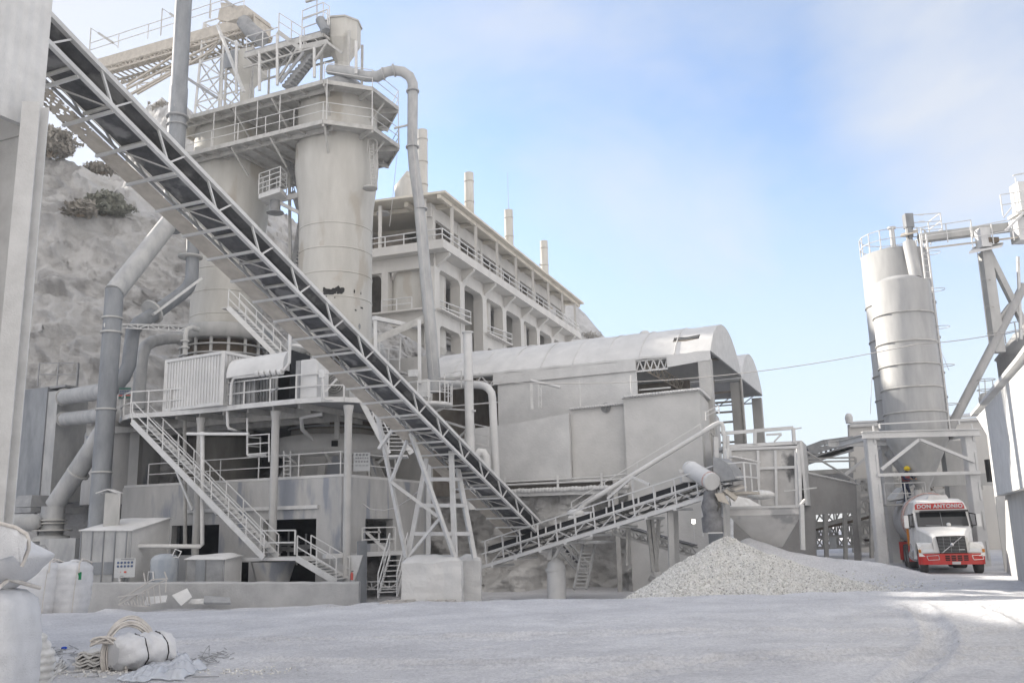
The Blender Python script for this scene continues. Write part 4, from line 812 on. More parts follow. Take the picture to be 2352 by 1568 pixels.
b = MB(); b.rail(RP, 1.08, 2.0, .032, 1); b.build('railing', 'steel_light', t)
for x, y0, y1, Y, r, lab in ((628, 950, 1336, 40.6, .18, 0), (798, 928, 1336, 39.35, .17, 0), (455, 968, 1275, 42.4, .17, 0)):
    b = MB(); q = W(x, (y0+y1)/2, Y); b.lathe(V((q.x, q.y, 0)), [(r, -1.3), (r, RZ-1.1), (r, RZ-.8), (r+.07, RZ-.34)], 18); b.build('column', 'concrete', t)
b = MB(); q = W(628, 1280, 40.6); b.lathe(V((q.x, q.y, 0)), [(.4, -1.2), (.45, -.9), (1.0, W(628, 1284, 40).z-.1)], 8); b.build('column_foot', 'concrete_stain', t)
b = MB(); q = W(798, 1280, 39.35); b.slab([q+D*.8+Z*.1, q-D*.8+Z*.1, q-D*.32-Z*1.2, q+D*.32-Z*1.2], NN*.05); b.build('gusset_plate', 'steel_light', t)
# shipping-type container
t = T('container', 'white ribbed metal container standing on the left of the round deck', 'container', V((-15, 43, RZ)))
c0 = V((-16.85, 42.79, RZ+.02)); c1 = V((-13.45, 40.85, RZ+.02)); hC = W(498, 808, 40.9).z-RZ; dd = (c1-c0).normalized(); ss = V((-dd.y, dd.x, 0))
b = MB(); b.slab([c0, c1, c1+ss*5.2, c0+ss*5.2], Z*hC)
Lc = (c1-c0).length; n = 20
for k in range(n): q = c0+dd*(Lc*(k+.5)/n); b.beam(q-ss*.02+Z*.15, q-ss*.02+Z*(hC-.15), .075, .05, up=ss)
for k in range(26): q = c1+ss*(5.2*(k+.5)/26); b.beam(q+dd*.02+Z*.15, q+dd*.02+Z*(hC-.15), .05, .09, up=dd)
b.build('shell', 'dustwhite', t)
b = MB()
for q in (c0, c1, c1+ss*5.2): b.beam(q, q+Z*hC, .16)
for z in (.08, hC-.06): b.beam(c0+Z*z-ss*.03, c1+Z*z-ss*.03, .1, .14); b.beam(c1+Z*z+dd*.03, c1+ss*5.2+Z*z+dd*.03, .1, .14)
b.build('corner_frame', 'steel_light', t)
# machine house with curved hood
t = T('machine_enclosure', 'machine enclosure on the round deck with a curved white hood over a dark opening', 'machine', W(600, 900, 41))
def dq(x, y, Y): return W(x, y, Y)
A0 = dq(519, 868, 40.6); A1 = dq(648, 848, 39.6); A2 = dq(648, 823, 40.1); A3 = dq(530, 838, 41.1)
b = MB(); n = 6; pr = []
for i in range(n+1):
    a = i/n*pi/2; pr.append((.55*(1-cos(a)), .9*sin(a)))
Lh = (A1-A0); hu = Lh.normalized(); hb_ = V((-hu.y, hu.x, 0))
vs = [A0+hb_*y+Z*z*(1)+hu*0 for y, z in pr]+[A1+hb_*y+Z*z for y, z in pr]
b.add(vs, [(i, i+1, n+2+i, n+1+i) for i in range(n)], True); b.add([v+hb_*.05-Z*.02 for v in vs], [(i, i+1, n+2+i, n+1+i) for i in range(n)], True)
b.slab([A0+Z*.88+hb_*.5, A1+Z*.88+hb_*.5, A1+Z*.88+hb_*3, A0+Z*.88+hb_*3], Z*.05)
for P_ in (A0, A1): b.slab([P_+hb_*y+Z*z for y, z in pr]+[P_+hb_*.55], hu*.02)
b.build('hood', 'dustwhite', t)
b = MB(); g0 = V((A0.x, A0.y, RZ)); g1 = V((A1.x, A1.y, RZ)); b.slab([g0+hb_*.5, lerp(g0, g1, .44)+hb_*.5, lerp(g0, g1, .44)+hb_*.5+Z*1.9, g0+hb_*.5+Z*1.9], hb_*.1)
for k in range(5): q = lerp(g0, g1, .06+.09*k)+hb_*.45; b.beam(q, q+Z*1.7, .07)
b.build('panel', 'steel_grey', t)
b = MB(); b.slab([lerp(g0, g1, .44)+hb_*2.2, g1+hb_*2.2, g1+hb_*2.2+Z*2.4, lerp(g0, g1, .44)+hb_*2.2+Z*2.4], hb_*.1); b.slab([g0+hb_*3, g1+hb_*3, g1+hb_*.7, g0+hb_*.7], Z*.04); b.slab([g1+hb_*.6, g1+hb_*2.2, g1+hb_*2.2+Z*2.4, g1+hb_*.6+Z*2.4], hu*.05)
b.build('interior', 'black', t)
b = MB(); zz = RZ+1.15; pl = [lerp(g0, g1, .08)+Z*.9, lerp(g0, g1, .12)+Z*1.25, lerp(g0, g1, .5)+Z*1.25, lerp(g0, g1, .8)+Z*1.35, lerp(g0, g1, 1.02)+Z*1.4, lerp(g0, g1, 1.1)+Z*1.7, lerp(g0, g1, 1.1)+Z*3.0+hb_*0]
b.path([p+hb_*.1 for p in [lerp(g0, g1, .08)]+pl], .075, 8)
b.path([lerp(g0, g1, 1.1)+Z*3+hb_*.1, W(664, 793, 39.8), W(680, 793, 39.9), W(712, 800, 40.4)], .085, 8)
for k in range(5): q = lerp(g0, g1, .55+.1*k)+Z*1.33+hb_*.1; b.tube(q-hu*.1, q+hu*.1, .16, n=10); b.beam(q, q+Z*.28, .05); b.tube(q+Z*.28-hu*.08, q+Z*.28+hu*.08, .05)
b.build('valve_pipe', 'dustwhite', t)
b = MB(); b.path([lerp(g0, g1, .78)+Z*1.2, lerp(g0, g1, .76)+Z*.7+hb_*.2, lerp(g0, g1, .82)+Z*.4, lerp(g0, g1, .95)+Z*.6], .03, 6); b.build('hose', 'steel_grey', t)
b = MB(); q0 = W(706, 905, 39.2); q0 = V((q0.x, q0.y, RZ)); hK = W(706, 826, 39.4).z-RZ
t = T('control_cabinet', 'white upright control cabinet beside the machine hood', 'cabinet', q0)
b.box(q0+Z*hK/2+E*.5, (.92, .9, hK), az=24); b.build('housing', 'dustwhite', t, .05)
b = MB(); b.box(q0+Z*hK/2+E*.5+D*.62, (.25, .8, hK), az=24); b.build('side_panel', 'steel_grey', t)
t = T('fan_unit', 'round-faced fan unit behind the deck railing under the long conveyor', 'fan', W(770, 905, 41))
b = MB(); q = W(772, 880, 41.5); b.box(q+E*.4, (1.5, .8, 1.4), az=24); b.build('housing', 'duct_dusty', t)
b = MB(); 
for r_ in (.42, .3, .18, .07): b.lathe(q-E*.06, [(r_, 0), (r_+.05, 0), (r_+.05, .08), (r_, .08)], 20, False, ax=(D, Z, -E))
b.build('grille', 'steel', t)
b = MB(); b.box(W(741, 858, 39), (.3, .15, .35), az=24); b.beam(W(741, 862, 39), W(742, 905, 39), .05); tag(b.build('junction_box', 'dustwhite'), 'small white junction box on a post at the deck railing', 'box')
b = MB(); b.path([W(742, 868, 38.8), W(744, 912, 38.8), W(746, 917, 38.8), W(815, 918, 39.6)], .04, 6); b.beam(W(745, 900, 38.9), W(780, 863, 39.4), .08); tag(b.build('cable_conduit', 'dustwhite'), 'thin white conduit bent along the right edge of the deck', 'pipe')
# stair on the rear kiln's collar
t = T('upper_stair', 'steel stair dropping past the rear kiln collar behind the long conveyor', 'stairs', W(640, 825, 43))
stair(t, W(644, 828, 43.6), W(524, 706, 43.6), E, .8, 16)
b = MB(); b.slab([W(508, 706, 43.6), W(526, 703, 43.6), W(526, 703, 43.6)+E, W(508, 706, 43.6)+E], -Z*.08); b.build('landing', 'steel', t)
# right stair and small platform
t = T('deck_stair', 'open steel stair from the right end of the deck down behind the trestle', 'stairs', W(915, 1045, 40))
stair(t, W(893, 1042, 39.2), W(822, 905, 39.6), (E*.55+V((.84, -.3, 0))).normalized(), 1.0, 16, 'steel_light', True)
b = MB(); q = [W(880, 1045, 39), W(935, 1040, 39), W(938, 1038, 40.3), W(885, 1040, 40.3)]; b.slab([V((p.x, p.y, q[0].z)) for p in q], -Z*.08); b.build('landing', 'steel_light', t)
t = T('pipe_platform', 'small half-round railed platform around the foot of the gooseneck pipe', 'platform', W(985, 930, 44))
c_ = W(985, 930, 44.5); b = MB(); b.lathe(V((c_.x, c_.y, c_.z)), [(.3, -.12), (1.2, -.12), (1.2, .05), (.3, .05)], 20); b.build('floor_plate', 'steel_light', t)
b = MB(); pp = [V((c_.x+1.18*cos(a), c_.y+1.18*sin(a), c_.z)) for a in np.linspace(-2.9, .9, 9)]; b.rail(pp, 1.05, 1.2, .026, 1); b.build('railing', 'steel_light', t)
b = MB(); b.beam(V((c_.x, c_.y+.3, c_.z-.1)), V((c_.x-1, c_.y+2.2, c_.z-1.5)), .12); b.beam(V((c_.x+.8, c_.y, c_.z-.15)), V((c_.x-1, c_.y, c_.z-.9)), .1); b.box(V((c_.x-.2, c_.y-.3, c_.z+.8)), (.5, .4, .9), az=20); b.box(V((c_.x-.7, c_.y-.8, c_.z+1.5)), (.45, .2, .35), az=20); b.build('bracket', 'steel_light', t)
t = T('portal_frame', 'light steel portal with a long arm bracing the gooseneck pipe', 'frame', W(930, 860, 44))
for x, y0, y1 in ((862, 728, 850), (963, 735, 880)): b = MB(); b.beam(W(x, y0, 44), W(x+1, y1, 44), .16); b.build('post', 'dustwhite', t)
b = MB(); b.beam(W(858, 730, 43.9), W(963, 752, 46.5), .22, .2); b.build('crossbar', 'dustwhite', t)
b = MB(); b.beam(W(842, 790, 43.9), W(982, 728, 46.2), .2, .34); b.build('arm', 'steel', t)
t = T('rear_walkway', 'railed walkway behind the long conveyor at the level of the working deck', 'walkway', W(900, 850, 46))
b = MB(); w0 = W(868, 845, 47); w1 = W(918, 850, 46); b.slab([w0, w1, w1+E*1.2, w0+E*1.2], -Z*.12); b.build('floor_plate', 'steel', t)
b = MB(); b.rail([w0, w1], 1.1, 1.1, .03, 1); b.rail([W(872, 812, 45.5), W(920, 822, 45.5)], 1.1, 1.1, .028, 1); b.build('railing', 'steel_light', t)
b = MB(); ww = W(890, 830, 50); b.box(V((ww.x+.2, 51, 7.5)), (5, .3, 8.5), az=24); tag(b.build('rear_wall', 'concrete'), 'pale concrete wall behind the gooseneck pipe, left of the warehouse', 'wall')
# ================================================================ concrete base building
Bc = W(790, 1092, 40.2); ZB = 4.5; Bc = V((Bc.x, Bc.y, 0)); RA = azv(18)
def fs_(px): return (PLN(px, 1150, Bc, -66)-Bc).dot(D)
def fz(py, px=700): return PLN(px, py, Bc, -66).z
t = T('base_building', 'stained concrete base building under the kilns with dark openings', 'building', Bc+D*5+E*4)
b = MB(); z1_ = fz(1192, 670)
b.wall(Bc, D, 13.2, -1.4, ZB-.02, .35, [(fs_(733), fs_(612), -1.4, z1_), (fs_(512), fs_(404), fz(1274, 460), fz(1205, 460)), (fs_(582), fs_(545), -1.4, fz(1290, 560))])
def rsx(px): q = PLN(px, 1150, Bc, 18); return (q-Bc).dot(RA)
def rz(px, py): return PLN(px, py, Bc, 18).z
b.wall(Bc+RA*.18, RA, 9, -1.4, ZB-.02, .35, [(rsx(832)-.18, rsx(895)-.18, rz(860, 1247), rz(860, 1191)), (rsx(832)-.18, rsx(918)-.18, -1.4, rz(860, 1275))])
b.build('wall', 'concrete_stain', t)
b = MB(); b.slab([Bc+Z*ZB, Bc+D*13.3+Z*ZB, Bc+D*13.3+E*9+Z*ZB, Bc+RA*9+Z*ZB], Z*.12); b.build('roof_slab', 'dustwhite', t)
b = MB(); z3 = fz(1168, 600); b.beam(Bc-E*.22+D*1.2+Z*z3, Bc-E*.22+D*9+Z*z3, .14, .16); b.build('ledge_beam', 'steel_light', t)
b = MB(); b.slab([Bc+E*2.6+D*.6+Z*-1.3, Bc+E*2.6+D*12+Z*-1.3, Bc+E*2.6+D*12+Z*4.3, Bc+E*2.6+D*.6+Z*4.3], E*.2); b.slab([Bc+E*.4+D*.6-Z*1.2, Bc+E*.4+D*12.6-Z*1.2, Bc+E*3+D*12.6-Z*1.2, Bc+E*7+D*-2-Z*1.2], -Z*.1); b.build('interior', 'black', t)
b = MB(); b.rail([Bc+D*12+E*.3+Z*(ZB+.1), Bc+D*.4+E*.3+Z*(ZB+.1), Bc+RA*5+E*.2+Z*(ZB+.1)], 1.05, 2.3, .028, 1); b.build('railing', 'steel_light', t)
rd = random.Random(4)
b = MB()
for k in range(6): q = Bc+E*1.6+D*(3.2+.5*k)+Z*(1.2+rd.random()); b.beam(q-D*.6, q+D*.6, .1, .2); b.beam(q-Z*.7, q+Z*.6, .08)
b.build('pipework', 'steel_grey', t)
# front kiln foot: collar, fins
cA = kp(0, 0, 0); zc1 = W(768, 995, 46).z; zc0 = W(768, 1037, 46).z
t = T('flared_pedestal', 'flared ribbed foot of the front kiln with a wide white collar above the base building', 'kiln base', V((cA.x, cA.y, ZB)))
b = MB(); b.lathe(cA, [(2.3, zc1+.12), (2.9, zc1), (2.92, zc0), (2.3, zc0-.15)], 40); b.build('collar', 'dustwhite', t)
b = MB(); q = W(769, 1018, 46.05); b.box(q+V((0, -.02, 0)), (.32, .1, .3)); b.build('hatch', 'black', t)
b = MB(); b.lathe(cA, [(2.3, zc0-.1), (2.35, 5.7), (2.75, ZB+.1)], 40); b.build('cone', 'concrete_stain', t)
for k in range(12):
    a = 2*pi*k/12; b = MB(); d_ = V((cos(a), sin(a), 0)); q = cA+d_*2.3; p_ = V((-d_.y, d_.x, 0))*.18
    b.slab([q+Z*(zc0-.3)+p_, q+d_*.15+Z*(zc0-.3)+p_, q+d_*.75+Z*(ZB+.1)+p_, q+Z*(ZB+.1)+p_], -p_*2); b.build('rib', 'concrete', t)
b = MB(); b.lathe(cA, [(2.32, zc1+.45), (2.42, zc1+.45), (2.42, zc1+.55), (2.32, zc1+.55)], 36, False); b.build('pipe_ring', 'steel_grey', t)
for x0, y0, x1, y1 in ((742, 1033, 760, 1065), (652, 1040, 680, 1065), (892, 1040, 870, 1062)): b = MB(); b.beam(W(x0, y0, 45.8), W(x1, y1, 46.2), .1); b.build('strut', 'steel_light', t)
b = MB(); b.beam(W(774, 935, 44.6), W(774, 1008, 44.6), .22); b.build('drop_pipe', 'concrete', t)
def sign(t, c, dr, wd, hh, rows, mt='sign_blue', top=None, base=None):
    nrm = dr.cross(Z); nrm = nrm if nrm.y < 0 else -nrm
    b = MB(); b.box(c, (wd, .03, hh), axes=(dr, nrm, Z)); b.build('board', 'sign_white', t)
    for r_, (y, n, k) in enumerate(rows):
        b = MB()
        for i in range(n):
            q = c+nrm*.022+dr*(-wd*.42+wd*.84*(i+.5)/n)+Z*(y*hh)
            if k == 'o': b.lathe(q, [(.0, 0), (wd*.3/n, 0), (wd*.3/n, .008), (0, .008)], 10, False, ax=(dr, Z, nrm))
            else: b.box(q, (wd*.6/n, .012, hh*.05 if k == '-' else hh*.09), axes=(dr, nrm, Z))
        b.build('pictogram', mt if k == 'o' else ('sign_red' if k == 'r' else mt), t)
t = T('safety_sign', 'faded white safety sign with rows of symbols on the railing by the front kiln foot', 'sign', W(832, 1090, 41.6), 'safety signs')
sign(t, W(831, 1060, 41.4), RA*-1 if RA.x < 0 else V((.93, .2, 0)).normalized(), .75, .85, [(.38, 4, 'o'), (.2, 6, 'o'), (.02, 5, 'o'), (-.2, 4, '-')], 'steel_grey')
# landings and main stairs
zl_ = W(620, 1280, 39.2).z; q0 = V((W(550, 1280, 39.9).x, 0, 0))
LA = W(552, 1281, 40.2); LB = W(682, 1281, 38.9); LA.z = LB.z = zl_
t = T('main_stair', 'long straight dusty steel stair from the ground landing up to the round deck', 'stairs', LB)
up0 = W(606, 1275, 39.2); up0.z = zl_; up1 = W(303, 968, 42.2)
stair(t, up0-E*.0, up1, E, .95, 30, 'steel_light', True, 'tread', .26)
b = MB(); b.slab([LA, LB, LB+E*1.3, LA+E*1.3], -Z*.14); b.build('landing', 'dustwhite', t)
b = MB(); b.rail([W(598, 1276, 39.6)+Z*.05, W(677, 1276, 38.9)+Z*.05], 1.02, 1.2, .032, 1); b.build('railing', 'steel_light', t)
l0 = W(682, 1283, 38.9); l0.z = zl_-.05; l1 = W(772, 1336, 38.3)
stair(t, l1, l0, E, .95, 9, 'steel_light', True, 'tread', .26)
b = MB(); b.beam(W(500, 1180, 41.6), W(410, 1075, 42.3), .14); b.beam(W(442, 1170, 42), W(405, 1080, 42.5), .1); b.build('brace', 'steel_light', t)
t = T('side_landing', 'railed steel landing at the opening on the right flank of the base building', 'platform', W(875, 1276, 41))
a_ = W(745, 1277, 38.8); c_ = W(925, 1273, 41.6); c_.z = a_.z; b = MB(); b.beam(a_, c_, .3, .18); b.build('floor_plate', 'dustwhite', t)
b = MB(); q = W(832, 1273, 40.6); q.z = a_.z+.1; q2 = W(908, 1271, 41.4); q2.z = a_.z+.1; b.rail([q, q2], 1.05, 1.0, .03, 1); b.beam(W(842, 1222, 41), W(885, 1262, 41), .12); b.beam(W(832, 1221, 41), W(875, 1221, 41), .06); b.build('railing', 'steel_light', t)
t = T('step_ladder', 'short steep steel stair down from the side landing beside the wide footing', 'stairs', W(880, 1370, 39.5))
stair(t, W(868, 1372, 38.6), W(895, 1275, 39.6), (E*.4+V((.9, 0, 0))).normalized(), .8, 8, 'steel_light', True, 'tread', .1)
b = MB(); b.truss(W(833, 1335, 40.4), W(915, 1335, 40.4), W(833, 1352, 40.4), W(915, 1352, 40.4), 4, .05, .04); b.beam(W(836, 1300, 40.3), W(832, 1375, 40.3), .1); tag(b.build('low_barrier', 'steel_light'), 'low latticed steel barrier in the dark lower opening', 'barrier')
b = MB(); q = W(826, 1325, 39.1); b.box(q+RA*.2, (.5, .04, 3.0), az=-45); tag(b.build('metal_panel', 'duct'), 'narrow blue-grey metal panel at the right end of the low wall', 'panel')
t = T('fire_extinguisher', 'small red fire extinguisher at the foot of the right-hand column', 'fire extinguisher', W(808, 1333, 38.9))
q = W(808, 1331, 38.9); b = MB(); b.lathe(q, [(.06, 0), (.06, .25), (.02, .32)], 10); b.build('cylinder', 'sign_red', t); b = MB(); b.tube(q+Z*.32, q+Z*.37, .02); b.beam(q+Z*.36, q+Z*.36+V((.08, 0, 0)), .02); b.build('valve', 'black', t)
# pipes under the deck
def pipe(lab, pts, r, m_='dustwhite', name='pipe', n=8, gp=None):
    b = MB(); b.path([W(*p) for p in pts], r, n); return tag(b.build(name, m_), lab, 'pipe', gp)
pipe('white pipe dropping from the deck edge and running to the left', [(522, 935, 41.2), (523, 976, 41.2), (526, 984, 41.2), (572, 996, 40.2), (430, 996, 41.6)], .075)
pipe('long white gas pipe from under the deck down to the sign by the shed', [(465, 992, 41.4), (464, 1250, 40.6), (460, 1254, 40.4), (285, 1254, 39), (280, 1258, 38.9), (278, 1265, 38.8), (277, 1334, 38.6)], .1)
pipe('grey vertical pipe left of the third deck column', [(424, 965, 43.5), (425, 1100, 43.2), (425, 1250, 42.8)], .1, 'steel')
pipe('white ladder-like pipe frame hanging between the deck columns', [(568, 960, 41), (568, 1043, 41), (572, 1046, 41), (612, 1044, 41)], .05)
b = MB()
for y0 in (1000, 1020, 1043): b.beam(W(568, y0, 41), W(620, y0-4, 40.6), .05); b.beam(W(568, y0+3, 41), W(598, y0+6, 42), .045)
b.beam(W(618, 996, 40.6), W(618, 1060, 40.6), .06); b.beam(W(598, 1003, 42), W(598, 1050, 42), .05)
tag(b.build('pipe_rack', 'steel_light'), 'open rack of thin white bars beside the middle deck column', 'rack')
b = MB(); b.beam(W(652, 1102, 42), W(652, 1035, 42), .06); b.beam(W(667, 1102, 42), W(667, 1035, 42), .06)
for k in range(6): b.beam(W(652, 1098-10*k, 42), W(667, 1098-10*k, 42), .04)
tag(b.build('ladder', 'steel_light'), 'short ladder standing on the base building roof behind the middle column', 'ladder')
pipe('elbowed white pipe feeding the kiln collar under the deck', [(740, 950, 41.5), (708, 955, 41.5), (692, 958, 41.5), (694, 985, 42.5), (718, 1010, 44)], .1)
pipe('thin white cable sagging from the base building to the trestle', [(832, 1155, 39.8), (850, 1168, 38.5), (880, 1172, 37.5), (910, 1165, 36.6), (945, 1143, 35.6), (960, 1128, 35)], .022, 'wire', 'cable', 5)
# ================================================================ left-hand plant
t = T('settling_vessel', 'wide pale upright cylinder on legs left of the main stair', 'tank', W(275, 1200, 48))
q = W(278, 1100, 49); zb_ = W(278, 1156, 47).z; b = MB(); b.lathe(V((q.x, q.y, 0)), [(1.95, zb_), (1.95, RZ-.3)], 32); b.build('shell', 'concrete_stain', t)
b = MB(); b.box(V((q.x+1.4, q.y-1.6, 3)), (.5, .5, 9)); b.build('pier', 'concrete', t)
b = MB(); b.lathe(V((q.x, q.y, 0)), [(1.5, -1.2), (1.5, zb_)], 20); b.build('skirt', 'dark', t)
t = T('filter_tower', 'tall blue-grey dust filter box with a railed top at far left', 'filter', W(120, 1150, 49))
f0 = W(70, 1150, 49); f0.z = W(80, 1155, 49).z; zt_ = W(120, 890, 49).z
b = MB(); c_ = W(112, 1000, 50.2); b.box(V((c_.x, c_.y, (f0.z+zt_)/2)), (2.0, 2.2, zt_-f0.z), az=24); b.build('casing', 'duct', t)
b = MB(); c2 = W(151, 1000, 49.6); b.box(V((c2.x, c2.y, (f0.z+zt_)/2-.1)), (.75, 2.0, zt_-f0.z-.3), az=24); b.build('side_casing', 'duct_mid', t)
b = MB(); b.rail([W(86, 886, 49), W(175, 886, 49), W(178, 886, 51)], 1.3, 1, .03, 1); b.box(V((c_.x+.6, c_.y, zt_)), (3.3, 2.4, .12), az=24); b.build('railing', 'steel_grey', t)
b = MB(); b.lathe(V((c_.x, c_.y, 0)), [(.7, f0.z-1), (1.1, f0.z-.1), (1.3, f0.z)], 4, True, .4, False); b.build('hopper', 'duct_mid', t)
for i, (y0, y1) in enumerate(((907, 912), (957, 962))):
    t = T('feed_duct', ['upper of two fat horizontal ducts between the filter and the tall grey duct', 'lower of two fat horizontal ducts between the filter and the tall grey duct'][i], 'duct', W(190, y0, 46), 'horizontal ducts to the filter')
    a = W(148, y1, 48.5); c_ = W(245, y0-(10 if i == 0 else 5), 44.5); b = MB(); b.tube(a, c_, .42 if i == 0 else .36, n=18); b.build('pipe', 'duct_mid', t)
    b = MB(); d_ = (c_-a).normalized(); b.tube(a-d_*.02, a+d_*.07, .5 if i == 0 else .44, n=18); b.build('flange', 'duct_dusty', t)
t = T('slanted_duct', 'slanted grey duct falling from the tall grey duct to the fan at lower left', 'duct', W(120, 1160, 45), 'grey metal ducts left of the kilns')
a = W(243, 985, 44.2); c_ = W(125, 1160, 45.2); b = MB(); b.tube(a, c_, .5, .45, 18); b.build('pipe', 'duct_mid', t)
q = W(180, 1085, 44.8); d_ = (c_-a).normalized(); b = MB(); b.tube(q-d_*.05, q+d_*.05, .56, n=18); b.build('flange', 'duct_dusty', t)
t = T('blower', 'stack of dusty drums and plates of a blower at the foot of the filter', 'fan', W(115, 1270, 44))
zg_ = -1.2
q = W(120, 1200, 45.2); b = MB(); b.lathe(V((q.x, q.y, 0)), [(.85, zg_), (.85, W(120, 1232, 45).z), (.55, W(120, 1228, 45).z), (.55, W(120, 1162, 45).z)], 20); b.build('drum', 'duct_mid', t)
b = MB()
for y, r in ((1196, .68), (1203, .68), (1219, .95), (1242, 1.15), (1270, 1.0)): b.lathe(V((q.x, q.y, W(120, y, 45.2).z)), [(.2, 0), (r, 0), (r, .07), (.2, .07)], 20)
b.build('flange', 'steel', t)
b = MB(); b.lathe(W(40, 1200, 44.5), [(.1, -1.1), (.35, -1.0), (.42, 0), (.4, .9), (.2, 1.1)], 14, ax=(Z, V((0, 1, 0)), V((1, .1, 0)))); b.build('motor', 'duct_mid', t)
b = MB(); b.box(W(62, 1172, 46.5), (2.6, 1.6, .25), az=24); b.box(W(160, 1172, 46), (.9, 1.2, .3), az=24); b.lathe(W(75, 1160, 46.5), [(1.0, -.1), (.7, .5)], 4, True, .4, False); b.beam(W(82, 1178, 46), W(90, 1235, 45), .12); b.build('base_frame', 'steel_grey', t)
b = MB(); b.box(W(150, 1262, 44.2), (1.9, 1.2, 1.1), az=10); tag(b.build('steel_bin', 'duct_mid'), 'open dusty steel bin left of the grey shed', 'bin')
t = T('step_stand', 'low tubular steel stand with steps behind the big bags', 'stand', W(95, 1285, 42))
b = MB(); b.path([W(70, 1252, 42), W(103, 1252, 42), W(118, 1280, 42)], .035, 6); 
for y in (1262, 1270, 1278): b.beam(W(84, y, 42), W(104, y, 42), .25, .04)
b.build('frame', 'steel_grey', t)
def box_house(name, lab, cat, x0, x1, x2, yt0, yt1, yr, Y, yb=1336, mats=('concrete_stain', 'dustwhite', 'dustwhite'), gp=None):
    # front face x0..x1 and side face x1..x2, single-pitch roof rising to the rear
    a = W(x0, yb, Y); c = W(x1, yb, Y-.35); c.z = a.z; zt0 = W(x0, yt0, Y).z; zt1 = W(x1, yt0, Y-.35).z
    dr = (c-a).normalized(); sd_ = V((-dr.y, dr.x, 0))
    dep = 0.
    for k in range(400):
        dep = k*.02; q = c+sd_*dep; d_ = q-O; u = d_.dot(R_)/d_.dot(F_)
        if 1176+FPX*u >= x2: break
    q = c+sd_*dep; zr_ = W(x2, yr, q.y).z
    t = T(name, lab, cat, V((a.x, a.y, a.z)), gp)
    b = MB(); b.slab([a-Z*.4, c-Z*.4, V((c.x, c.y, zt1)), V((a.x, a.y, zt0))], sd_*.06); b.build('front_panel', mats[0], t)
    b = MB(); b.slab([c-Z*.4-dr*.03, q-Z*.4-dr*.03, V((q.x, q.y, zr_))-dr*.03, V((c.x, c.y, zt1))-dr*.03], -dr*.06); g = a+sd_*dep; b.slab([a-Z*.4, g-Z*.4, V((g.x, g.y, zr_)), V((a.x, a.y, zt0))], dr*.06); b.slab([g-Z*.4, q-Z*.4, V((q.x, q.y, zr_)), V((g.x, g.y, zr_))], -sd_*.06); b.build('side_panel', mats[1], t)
    b = MB(); n = 12; R2_ = [V((a.x, a.y, zt0))-dr*.08-sd_*.06, V((c.x, c.y, zt1))+dr*.08-sd_*.06, V((q.x, q.y, zr_))+dr*.08, V((g.x, g.y, zr_))-dr*.08]; vs = []
    for j in range(n+1):
        for i in range(n+1):
            p_ = lerp(lerp(R2_[0], R2_[1], i/n), lerp(R2_[3], R2_[2], i/n), j/n); e = min(i, n-i, j, n-j)/n; vs.append(p_+Z*(.03+.1*min(1, e*6)*(1+.6*noise.noise(p_*1.4))))
    b.add(vs, [(j*(n+1)+i, j*(n+1)+i+1, (j+1)*(n+1)+i+1, (j+1)*(n+1)+i) for j in range(n) for i in range(n)], True); b.slab(R2_, Z*.04); b.build('roof', mats[2], t); return t, a, c, dr, sd_
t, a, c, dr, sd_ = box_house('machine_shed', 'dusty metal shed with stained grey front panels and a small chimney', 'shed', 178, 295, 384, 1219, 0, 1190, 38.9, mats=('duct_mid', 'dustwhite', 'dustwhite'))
b = MB()
for k in range(4): q = a+dr*(.3+.55*k)-sd_*.03; b.box(q+Z*.55, (.42, .04, .5), axes=(dr, sd_, Z))
for k in range(5): q = a+dr*(2.1*k/4+.03)-sd_*.02; b.beam(q, q+Z*2.1, .04)
b.build('hatch', 'duct', t)
b = MB(); q = W(256, 1200, 39.6); b.box(V((q.x, q.y, (q.z+W(256, 1132, 39.6).z)/2-.15)), (.62, .5, W(256, 1132, 39.6).z-q.z+.3), az=-20); b.build('chimney', 'duct_dusty', t)
b = MB(); q = W(253, 1131, 39.6); b.slab([q+V((-.5, -.3, 0)), q+V((0, -.3, .16)), q+V((.42, -.3, 0)), q+V((.42, -.3, -.04)), q+V((0, -.3, .11)), q+V((-.5, -.3, -.04))], V((0, .65, 0))); b.build('chimney_cap', 'dustwhite', t)
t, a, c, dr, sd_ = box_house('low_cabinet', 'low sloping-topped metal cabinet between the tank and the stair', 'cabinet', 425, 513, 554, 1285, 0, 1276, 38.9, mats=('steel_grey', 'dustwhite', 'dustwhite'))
b = MB(); b.box(lerp(a, c, .4)-sd_*.03+Z*.45, (.45, .03, .9), axes=(dr, sd_, Z)); b.build('hatch', 'duct', t)
t = T('air_tank', 'upright blue-grey air receiver tank with a domed dusty top', 'tank', W(376, 1334, 38.9))
q = W(376, 1336, 38.9); R = 30/2050*38.9; h_ = W(376, 1286, 38.9).z-q.z; b = MB(); b.lathe(q, [(R, -.3), (R, h_), (R*.97, h_+.08), (R*.75, h_+.2), (R*.35, h_+.27), (0.02, h_+.28)], 28); b.build('vessel', mat('tank_blue', (.40, .42, .44), (.27, .30, .34), 2, .6, .1, streak=.5), t)
b = MB(); b.path([q+V((.35, -.2, h_+.1)), q+V((.5, -.2, h_+.45)), q+V((.75, -.2, h_+.35)), q+V((.65, -.2, h_+.1)), q+V((.42, -.2, h_+.12))], .03, 6); b.path([q+V((-.5, -.45, .1)), q+V((-.45, -.5, .45)), q+V((-.25, -.55, .45)), q+V((-.22, -.55, .1))], .035, 6); b.build('hose', 'dustwhite', t)
t = T('safety_sign', 'safety sign with two rows of round symbols in front of the shed', 'sign', W(286, 1334, 38.3), 'safety signs')
